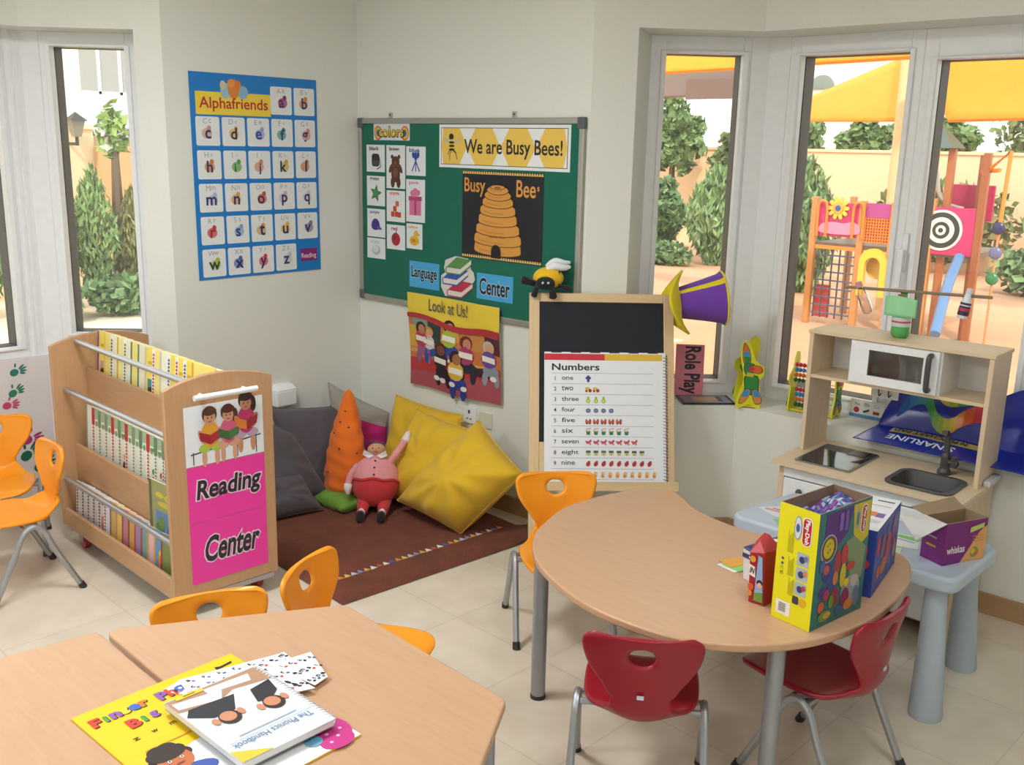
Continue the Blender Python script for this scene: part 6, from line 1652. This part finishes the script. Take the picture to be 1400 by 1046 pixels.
g = G(); g.T = Matrix.Translation((0, 0, hth + .0001))
g.text('The Phonics Handbook', .125, .255, .19, .020, P('#5f7ea8'), 3, .0); g.rect(.05, .224, .19, .228, P('#a9bdd2'), 3); g.rect(.02, .238, .22, .2395, P('#a9bccf'), 3)
g.pg([(hw - .001, hh - .001), (hw - .075, hh - .001), (hw - .001, hh - .05)], P('#e8c43a'), 3); g.rect(.15, .002, .215, .016, P('#e8c83a'), 4); g.rect(.168, .007, .197, .011, P('#8a6a1a'), 5)
g.build('lettering', hb_, smooth=0)
pts = []
for i in range(26 * 8 + 1):
    a = 2 * PI * i / 8
    pts.append((.010 + .010 * math.cos(a), .006 + (hh - .012) * i / (26 * 8), hth / 2 + .0105 * math.sin(a)))
tag(G().tube(pts, .0012, mat('#e6e9ee', 'plastic'), 5).build('spiral_wire', hb_), 'white spiral binding')
# ================================================================ outdoors
def leafbush(name, label, cat, c, r, n_, size, cols, group=None, trunk=None, seed=1, shape='ell', kind=None):
    rr = random.Random(seed)
    t = thing(name, label, cat, (c[0], c[1], c[2] - r[2] if trunk is None else trunk), 0, group)
    o0 = Vector(t.location)
    g = G()
    ms = [mat(h, 'leaf') for h in cols]
    for i in range(n_):
        while True:
            p = Vector((rr.uniform(-1, 1), rr.uniform(-1, 1), rr.uniform(-1, 1)))
            if p.length < 1: break
        if shape == 'upright': p.x *= (.55 + .45 * (1 - abs(p.z))); p.y *= (.55 + .45 * (1 - abs(p.z)))
        if shape == 'clump': p *= .72 + .28 * math.sin(p.x * 6 + seed) * math.sin(p.z * 5 + seed * 2)
        q = Vector(c) + Vector((p.x * r[0], p.y * r[1], p.z * r[2])) - o0
        d = Vector((rr.uniform(-1, 1), rr.uniform(-1, 1), rr.uniform(-.3, 1.2))).normalized()
        if shape == 'upright': d = (d + Vector((0, 0, 1.2))).normalized()
        u = d.orthogonal().normalized(); u.rotate(Matrix.Rotation(rr.uniform(0, 6.28), 3, d))
        s_ = size * rr.uniform(.6, 1.3)
        w2 = s_ * (.16 if shape == 'upright' else .36)
        g.poly([q - d * s_ * .5, q + u * w2, q + d * s_ * .6, q - u * w2], ms[rr.randrange(len(ms))])
    g.build('foliage', t, smooth=0)
    if trunk is not None:
        G().tube([(0, 0, 0), (.02, .0, (c[2] - trunk) * .5), (0, .03, c[2] - trunk + r[2] * .3)], [.09, .07, .03], mat('#6a5644', 'wood'), 8).build('trunk', t)
    else:
        g = G()
        for k in range(5):
            a = k * 1.3
            g.tube([(.05 * math.cos(a), .05 * math.sin(a), 0), (r[0] * .35 * math.cos(a), r[1] * .35 * math.sin(a), r[2] * 1.3)], [.018, .008], mat('#6a5c40', 'wood'), 6)
        g.build('stems', t)
    return t
GZ = -.08
tag(G().prism([(-1.0, .95), (14, .95), (14, 40), (-16, 40), (-16, 5.0), (-1.0, 5.0)], GZ - .1, GZ, mat('#d9a582', 'ground')).build('playground_ground', smooth=0), kind='structure')
tag(G().box(-40, -1.0, -20, 5.0, GZ - .1, GZ, mat('#eadcc4', 'ground')).build('garden_paving', smooth=0), kind='structure')
tag(G().box(-40, -16, 5.0, 40, GZ - .1, GZ, mat('#e8d8bc', 'ground')).build('outer_ground', smooth=0), kind='structure')
PEACH = mat('#f3d2ac', 'wall')
t = thing('boundary_wall', 'long peach boundary wall behind the playground', 'wall', (-4, 14, GZ))
G().box(-10, 12, 0, .2, 0, 1.90, PEACH).build('wall_panel', t, smooth=0); G().box(-10, 12, -.03, .23, 1.90, 1.95, mat('#f0d0ac', 'wall')).build('coping', t, smooth=0)
CRM = mat('#f6ecd8', 'wall')
t = thing('white_building', 'white building with an arched window beyond the boundary wall', 'building', (-7, 20, GZ))
G().box(-2.6, 2.3, 0, 3, 0, 4.6, mat('#f7f2e6', 'wall')).build('walls', t, smooth=0)
g = G(); g.T = frame((.18, -.02, 3.40), (1, 0, 0), (0, 0, 1)); g.prism(arcpts(0, 0, .32, 0, PI, 14), 0, .03, mat('#8f9894', 'gloss')); g.build('arched_window', t, smooth=0)
# shade sails
SY = mat('#ffdf86', 'sail')
def sail(label, pts, nv=1):
    t = thing('shade_sail', label, 'shade sail', pts[0], 0, 'yellow shade sails')
    o0 = Vector(pts[0]); P4 = [Vector(p) - o0 for p in pts]
    def fn(u, v):
        p = P4[0] * (1 - u) * (1 - v) + P4[1] * u * (1 - v) + P4[2] * u * v + P4[3] * (1 - u) * v
        return p + Vector((0, 0, -.10 * math.sin(PI * u) * math.sin(PI * v)))
    o = G().grid(fn, 14, 10, SY).build('sail_cloth', t, smooth=2)
    m_ = o.modifiers.new('solid', 'SOLIDIFY'); m_.thickness = .004
    e = [fn(u / 14, 0) for u in range(15)]
    G().tube(e, .02, mat('#e8981c', 'fabric'), 6).build('hem', t)
    return t
sail('yellow shade sail behind the pole, in the middle window pane', [(-2.02, 9.0, 2.20), (-.30, 9.0, 2.20), (-.32, 8.8, 3.02), (-2.0, 8.9, 2.40)])
sail('large yellow shade sail over the play tower, in right window pane', [(-.12, 9.25, 2.20), (2.8, 9.25, 2.28), (2.8, 7.2, 3.5), (-.30, 7.4, 3.3)])
sail('yellow shade sail nearest the window, only its edge seen at top', [(-2.6, 5.4, 2.53), (.95, 5.4, 2.60), (.95, 3.8, 3.0), (-2.6, 3.8, 3.0)])
t = thing('dark_canopy', 'dark grey brown canopy beyond the narrow bay window', 'canopy', (-2.9, 7.2, GZ))
G().box(-1.4, 1.55, -.4, -.1, 2.48, 2.95, mat('#84706c', 'wall')).build('canopy_roof', t, smooth=0, bevel=.01)
G().box(.62, 1.55, -.43, -.40, 2.44, 2.66, mat('#7a5f58', 'wall')).build('fascia_board', t, smooth=0)
for x in (-1.3,): G().box(x, x + .1, -.3, -.2, 0, 2.48, mat('#84706c', 'wall')).build('support', t, smooth=0)
tag(G().tube([(-.465, 8.65, GZ), (-.465, 8.65, 3.3)], .065, mat('#e8c896', 'plain'), 14).build('sail_pole'), 'tall cream pole holding the shade sails', 'pole')
# play tower
OWD, PKM, ORG, YLW = mat('#c98a4c', 'wood', axis='Z'), mat('#c8246a', 'plastic'), mat('#f08a2c', 'plastic'), mat('#e8c23c', 'plastic')
t = thing('play_tower', 'colourful playground climbing tower with pink panels and a target, outside', 'play tower', (.2, 7.0, GZ))
def L(x): return x - .2
def Zz(z): return z - GZ
for x, y, z, c in ((-.66, 0, 1.32, OWD), (-.12, 0, 1.30, OWD), (.22, 0, 1.3, OWD), (.60, 0, 1.35, OWD), (.98, .2, 1.80, mat('#a05a34', 'wood', axis='Z')), (1.07, 0, 1.82, mat('#a05a34', 'wood', axis='Z')), (-.66, 1.0, 1.3, OWD), (.22, 1.0, 1.9, OWD), (.70, .1, 1.86, mat('#b0693c', 'wood', axis='Z')), (.48, .1, 1.86, mat('#8f8a80', 'wood', axis='Z'))):
    G().box(L(x) - .035, L(x) + .035, y - .035, y + .035, 0, Zz(z), c).build('post', t, smooth=0, bevel=.008)
G().box(L(-.62), L(1.05), .0, 1.0, Zz(.78), Zz(.83), mat('#6a5444', 'wood')).build('platform', t, smooth=0)
G().box(L(-.62), L(-.15), -.02, .0, Zz(.90), Zz(1.27), PKM).build('panel', t, smooth=0, bevel=.01)['label'] = 'magenta panel'
g = G(); g.T = frame((L(-.36), -.03, Zz(1.0)), (1, 0, 0), (0, 0, 1)); g.prism([(p.x, p.y) for p in smoothpts([(-.20, -.06, 0), (.2, -.06, 0), (.23, .02, 0), (.15, .07, 0), (.05, .05, 0), (-.08, .06, 0), (-.2, .03, 0)], 4, True)], 0, .012, mat('#e88ab0', 'plastic')); g.build('cloud_panel', t, smooth=0)
g = G(); g.T = frame((L(-.38), -.035, Zz(1.21)), (1, 0, 0), (0, 0, 1))
for k in range(10):
    T = Matrix.Rotation(k * PI / 5, 4, 'Z')
    g.prism([(.03, -.025), (.115, -.018), (.125, 0), (.115, .018), (.03, .025)], 0, .012, YLW, T)
g.lathe([(.06, .012), (.06, .02), (0, .022)], mat('#e8a83c', 'plastic'), 20).lathe([(.032, .022), (.03, .03), (0, .03)], mat('#2f4a9a', 'plastic'), 16)
g.build('sunflower', t, smooth=0)
for x0, x1 in ((-.60, -.50), (-.20, -.09)):
    G().tube(smoothpts([(L(x0), -.05, Zz(.90)), (L(x0), -.06, Zz(1.22)), (L((x0 + x1) / 2), -.06, Zz(1.28)), (L(x1), -.06, Zz(1.22)), (L(x1), -.05, Zz(.90))], 4), .014, ORG, 8).build('grab_rail', t)
G().box(L(-.08), L(.18), -.02, -.012, Zz(1.13), Zz(1.28), mat('#b03a8a', 'plastic')).build('upper_panel', t, smooth=0)
g = G()
for k in range(10): g.cyl((L(-.08) + k * .029, -.01, Zz(.86)), (L(-.08) + k * .029, -.01, Zz(1.28)), .006, ORG, 6)
for k in range(14): g.cyl((L(-.08), -.01, Zz(.87) + k * .031), (L(.18), -.01, Zz(.87) + k * .031), .006, ORG, 6)
g.build('mesh_panel', t); G().box(L(-.08), L(.18), .01, .02, Zz(.86), Zz(1.13), mat('#d85040', 'plastic')).build('lower_panel', t, smooth=0)
g = G()
for k in range(6): g.cyl((L(-.58) + k * .085, -.01, Zz(.0)), (L(-.58) + k * .085, -.01, Zz(.76)), .010, mat('#4a3f4a'), 6)
for k in range(8): g.cyl((L(-.60), -.01, Zz(.05) + k * .092), (L(-.14), -.01, Zz(.05) + k * .092), .010, mat('#5a5f7a'), 6)
g.build('climbing_net', t)
G().box(L(-.62), L(-.14), -.02, .02, Zz(.76), Zz(.80), ORG).build('net_bar', t, smooth=0); G().box(L(-.60), L(-.42), .03, .05, Zz(.0), Zz(.36), mat('#d83a44', 'plastic')).build('red_panel', t, smooth=0)
g = G(); g.T = frame((L(.06), -.01, Zz(.30)), (1, 0, 0), (0, 0, 1))
ou, inn = [(-.15, 0)] + arcpts(0, .36, .15, PI, 0, 12) + [(.15, 0)], [(-.085, 0)] + arcpts(0, .33, .085, PI, 0, 12) + [(.085, 0)]
for i in range(len(ou) - 1): g.poly([(*ou[i], 0), (*ou[i + 1], 0), (*inn[i + 1], 0), (*inn[i], 0)], YLW)
o = g.build('arch_panel', t, smooth=0); m_ = o.modifiers.new('s', 'SOLIDIFY'); m_.thickness = .05
G().tube(smoothpts([(L(.06), .1, Zz(.6)), (L(.06), .6, Zz(.5)), (L(.0), 1.2, Zz(.2))], 4), .13, YLW, 16).build('crawl_tube', t)
G().box(L(.50), L(1.04), -.02, .0, Zz(.80), Zz(1.28), PKM).build('panel', t, smooth=0, bevel=.01)['label'] = 'magenta panel behind the target'
g = G(); g.T = frame((L(.72), -.022, Zz(1.05)), (1, 0, 0), (0, 0, 1))
for r_, c, z in ((.205, '#efe6d8', .012), (.18, '#2a2a2e', .016), (.13, '#efe6d8', .02), (.085, '#2a2a2e', .024), (.05, '#efe6d8', .028), (.024, '#2a2a2e', .032)): g.lathe([(r_, 0), (r_, z), (0, z)], mat(c, 'plastic'), 32)
g.build('target_disc', t, smooth=.5)
G().box(L(.62), L(1.06), .4, .43, Zz(1.14), Zz(1.50), mat('#b81c58', 'plastic')).build('panel', t, smooth=0, bevel=.01)['label'] = 'dark pink rear panel'
G().tube(smoothpts([(L(.50), .30, Zz(1.62)), (L(.55), .28, Zz(1.40)), (L(.66), .26, Zz(1.30)), (L(.82), .25, Zz(1.26))], 4), .022, mat('#cfc8c0', 'metal'), 8).build('slide_rail', t)
g = G(); g.add([(L(.42), -.10, Zz(1.86)), (L(.76), -.10, Zz(1.86)), (L(.76), .3, Zz(1.86)), (L(.42), .3, Zz(1.86)), (L(.52), .1, Zz(2.14))], [(0, 1, 4), (1, 2, 4), (2, 3, 4), (3, 0, 4), (3, 2, 1, 0)], mat('#5a6660', 'plain')); g.build('pyramid_roof', t, smooth=0)
G().tube([(L(1.08), 0, Zz(1.65)), (L(1.29), -.05, Zz(1.84)), (L(1.27), -.05, Zz(1.0))], .02, ORG, 8).build('frame_tube', t); G().cyl((L(1.0), .1, Zz(1.64)), (L(1.2), -.02, Zz(1.66)), .02, ORG, 8).build('frame_tube', t)
G().tube(smoothpts([(L(.95), -.1, Zz(.80)), (L(1.0), -.5, Zz(.55)), (L(1.1), -1.0, Zz(.15))], 4), .05, mat('#5f84b4', 'plastic'), 12).build('slide', t)['label'] = 'blue slide'
sp = thing('spinner_post', 'slim post with three coloured discs near right photo edge, outside', 'play spinner', (1.285, 6.9, GZ))
G().cyl((0, 0, 0), (0, 0, Zz(1.16)), .012, mat('#c9925c', 'wood'), 8).build('post', sp)
for z, c, lb in ((1.11, '#2a2458', 'navy disc'), (.87, '#6a6a94', 'grey violet disc'), (.62, '#2f7a4a', 'green disc')): G().ell((0, -.02, Zz(z)), (.062, .03, .062), mat(c, 'plastic'), 18).build('disc', sp)['label'] = lb
sb_ = thing('storage_box', 'grey green storage box on ground left of the play tower, outside', 'box', (-1.75, 8.0, GZ))
G().box(-.28, .20, 0, .4, .05, .62, mat('#8a8f86', 'plain')).build('body', sb_, smooth=0, bevel=.02); G().box(-.30, .22, -.02, .42, .62, .67, mat('#7d837b', 'plain')).build('lid', sb_, smooth=0, bevel=.01)
for x in (-.2, .12): G().box(x, x + .06, .1, .3, 0, .05, RUBBER).build('foot', sb_, smooth=0)
# planting around the playground
gb = 'shrubs along the playground wall'
GR1, GR2, GR3 = ['#6f8a54', '#7f9a60', '#647f4c', '#8da670'], ['#7a9a60', '#8aaa70', '#6a8a58', '#9ab080'], ['#5f7a50', '#6f8c5a', '#7d9a68']
leafbush('leafy_shrub', 'tall feathery green shrub left of play tower in the middle pane', 'shrub', (-1.88, 9.3, .72), (.52, .4, 1.0), 2600, .16, GR2, gb, seed=2, shape='upright')
leafbush('leafy_shrub', 'tall bright green shrub in the narrow bay window, right half', 'shrub', (-4.35, 11.2, .72), (.60, .5, .85), 2200, .16, GR2, gb, seed=3, shape='upright')
leafbush('leafy_shrub', 'dark green shrub in the narrow bay window, left half', 'shrub', (-5.6, 11.4, .70), (.60, .5, .85), 2000, .16, GR3, gb, seed=4, shape='clump')
leafbush('leafy_shrub', 'low dark shrub at foot of the narrow bay window view', 'shrub', (-5.0, 10.6, .10), (.6, .3, .22), 700, .10, GR3, gb, seed=5)
leafbush('leafy_shrub', 'small shrub behind the play tower sunflower', 'shrub', (-1.4, 13.2, .75), (1.3, .4, .65), 1300, .16, ['#7a8a4a', '#8a7a4a', '#6a7a44', '#94804f'], gb, seed=6)
leafbush('leafy_shrub', 'thin green shrub behind orange frame at right, outside', 'shrub', (.55, 13.0, .75), (.7, .4, .75), 900, .18, GR2, gb, seed=7, shape='clump')
leafbush('leafy_shrub', 'green shrub furthest right below the target, outside', 'shrub', (.9, 11.5, .25), (1.0, .4, .40), 800, .16, GR3, gb, seed=17)
gt = 'trees beyond the playground wall'
leafbush('broad_tree', 'large green tree at left in the narrow bay window', 'tree', (-6.45, 13.0, 2.02), (.85, .6, .85), 2600, .17, GR1, gt, trunk=GZ, seed=8, shape='clump')
leafbush('broad_tree', 'sparser tree at right in the narrow bay window', 'tree', (-5.25, 13.3, 1.65), (.55, .5, .75), 1000, .15, ['#7a8a5a', '#8a9468', '#6a7a4c'], gt, trunk=GZ, seed=9, shape='clump')
for i, (x, lab) in enumerate(((-5.2, 'dense tree over the wall behind left edge of middle pane'), (-3.75, 'dense tree over the wall in the middle pane'), (-2.3, 'dense tree over the wall just left of cream pole'))):
    leafbush('broad_tree', lab, 'tree', (x, 15.6, 1.95), (.70, .5, .75), 1800, .17, GR1, gt, trunk=GZ, seed=20 + i, shape='clump')
for i, (x, lab) in enumerate(((-1.0, 'thin tree over the wall left of play tower roof'), (.25, 'thin tree over the wall above the target'), (1.5, 'thin tree over wall at right edge of photo'))):
    leafbush('slender_tree', lab, 'tree', (x, 15.6, 2.15), (.62, .5, .85), 420, .15, ['#7d8a58', '#8f9868', '#6f7c4c'], gt, trunk=GZ, seed=30 + i, shape='clump')
leafbush('broad_tree', 'small green tree beside the arched window of white building', 'tree', (-7.3, 19.0, 3.0), (.6, .4, .5), 400, .2, GR1, gt, trunk=GZ, seed=41)
# the garden beyond the left bay
t = thing('garden_wall', 'peach garden wall behind the shrubs outside the left window', 'wall', (-7.6, 1.0, GZ))
G().box(-.2, 0, -5, 1.22, 0, 1.95, PEACH).build('wall_panel', t, smooth=0); G().box(-.23, .03, -5, 1.25, 1.95, 2.0, mat('#f2d8b4', 'wall')).build('coping', t, smooth=0)
G().box(-.5, .10, 1.22, 2.4, 0, 1.75, mat('#d9a878', 'wall')).build('pier', t, smooth=0)
t = thing('neighbour_house', 'cream house with a barred window outside the left window', 'building', (-12, 3, GZ))
G().box(-4, 0, -9, 6, 0, 6.5, mat('#f4e8cf', 'wall')).build('walls', t, smooth=0)
g = G()
y0, y1, z0_, z1_ = 1.20, 2.2, 2.55, 3.6
wn = G().box(-.02, .02, y0, y1, z0_, z1_, mat('#a8a49c', 'gloss')).build('window', t, smooth=0)
for y in (y0 + .30, y0 + .66): g.box(.02, .04, y - .025, y + .025, z0_, z1_, mat('#f0ece4'))
for z in (z0_ + .02, z0_ + .78): g.box(.02, .04, y0, y1, z - .025, z + .025, mat('#f0ece4'))
g.build('window_bars', wn, smooth=0)
G().hexa([(0, -2.0, 1.95), (2.6, -2.0, 1.92), (2.6, 4.0, 1.92), (0, 4.0, 1.95)], [(0, -2.0, 2.55), (2.6, -2.0, 2.0), (2.6, 4.0, 2.0), (0, 4.0, 2.55)], mat('#b9bfd0', 'plain')).build('porch_roof', t, smooth=0)
G().box(2.58, 2.64, -2.0, 4.0, 1.88, 1.98, mat('#5a5a64')).build('roof_edge', t, smooth=0)
t = thing('garden_lantern', 'black garden lantern on the wall pier outside the left window', 'lantern', (-7.4, 1.93, 1.68))
G().cyl((0, 0, 0), (0, 0, .10), .02, mat('#3a3630'), 8).cyl((-.2, 0, .02), (0, 0, .02), .018, mat('#3a3630'), 8).build('bracket', t)
G().hexa([(-.04, -.04, .10), (.04, -.04, .10), (.04, .04, .10), (-.04, .04, .10)], [(-.075, -.075, .28), (.075, -.075, .28), (.075, .075, .28), (-.075, .075, .28)], mat('#8a8478', 'gloss')).build('lamp_glass', t, smooth=0)
G().add([(-.10, -.10, .28), (.10, -.10, .28), (.10, .10, .28), (-.10, .10, .28), (0, 0, .38)], [(0, 1, 4), (1, 2, 4), (2, 3, 4), (3, 0, 4), (3, 2, 1, 0)], mat('#3a3630')).build('cap', t, smooth=0)
gl_ = 'shrubs outside the left window'
for i, (y, z, rx, rz, lab, cs) in enumerate(((1.10, .80, .30, .85, 'tall green shrub at left in the left window', GR2), (1.62, .72, .27, .78, 'tall green shrub in middle of the left window', ['#7d9a5a', '#8fa86c', '#6f8a50']), (2.08, .60, .24, .65, 'lower olive shrub at right in the left window', ['#8a8a50', '#9a9460', '#7a7c48']),
        (.45, .80, .34, .80, 'green shrub in the window cut off by left photo edge', GR2), (1.60, .15, .36, .22, 'low dark plants at foot of the left window shrubs', GR3), (.88, .15, .32, .22, 'spiky low plant at left foot of left window shrubs', GR1))):
    leafbush('leafy_shrub', lab, 'shrub', (-6.5 + (.55 if z < .3 else 0), y, z), (rx, rx, rz), 1800 if z > .3 else 700, .10, cs, gl_, seed=50 + i, shape='upright' if z > .3 else 'ell')
leafbush('flowering_shrub', 'white flowering branch beside the garden lantern', 'shrub', (-6.6, 1.95, 1.85), (.20, .2, .36), 320, .13, ['#8fae5a', '#a8c070', '#f4f2e0', '#7fa050'], gl_, trunk=GZ, seed=60, shape='clump')
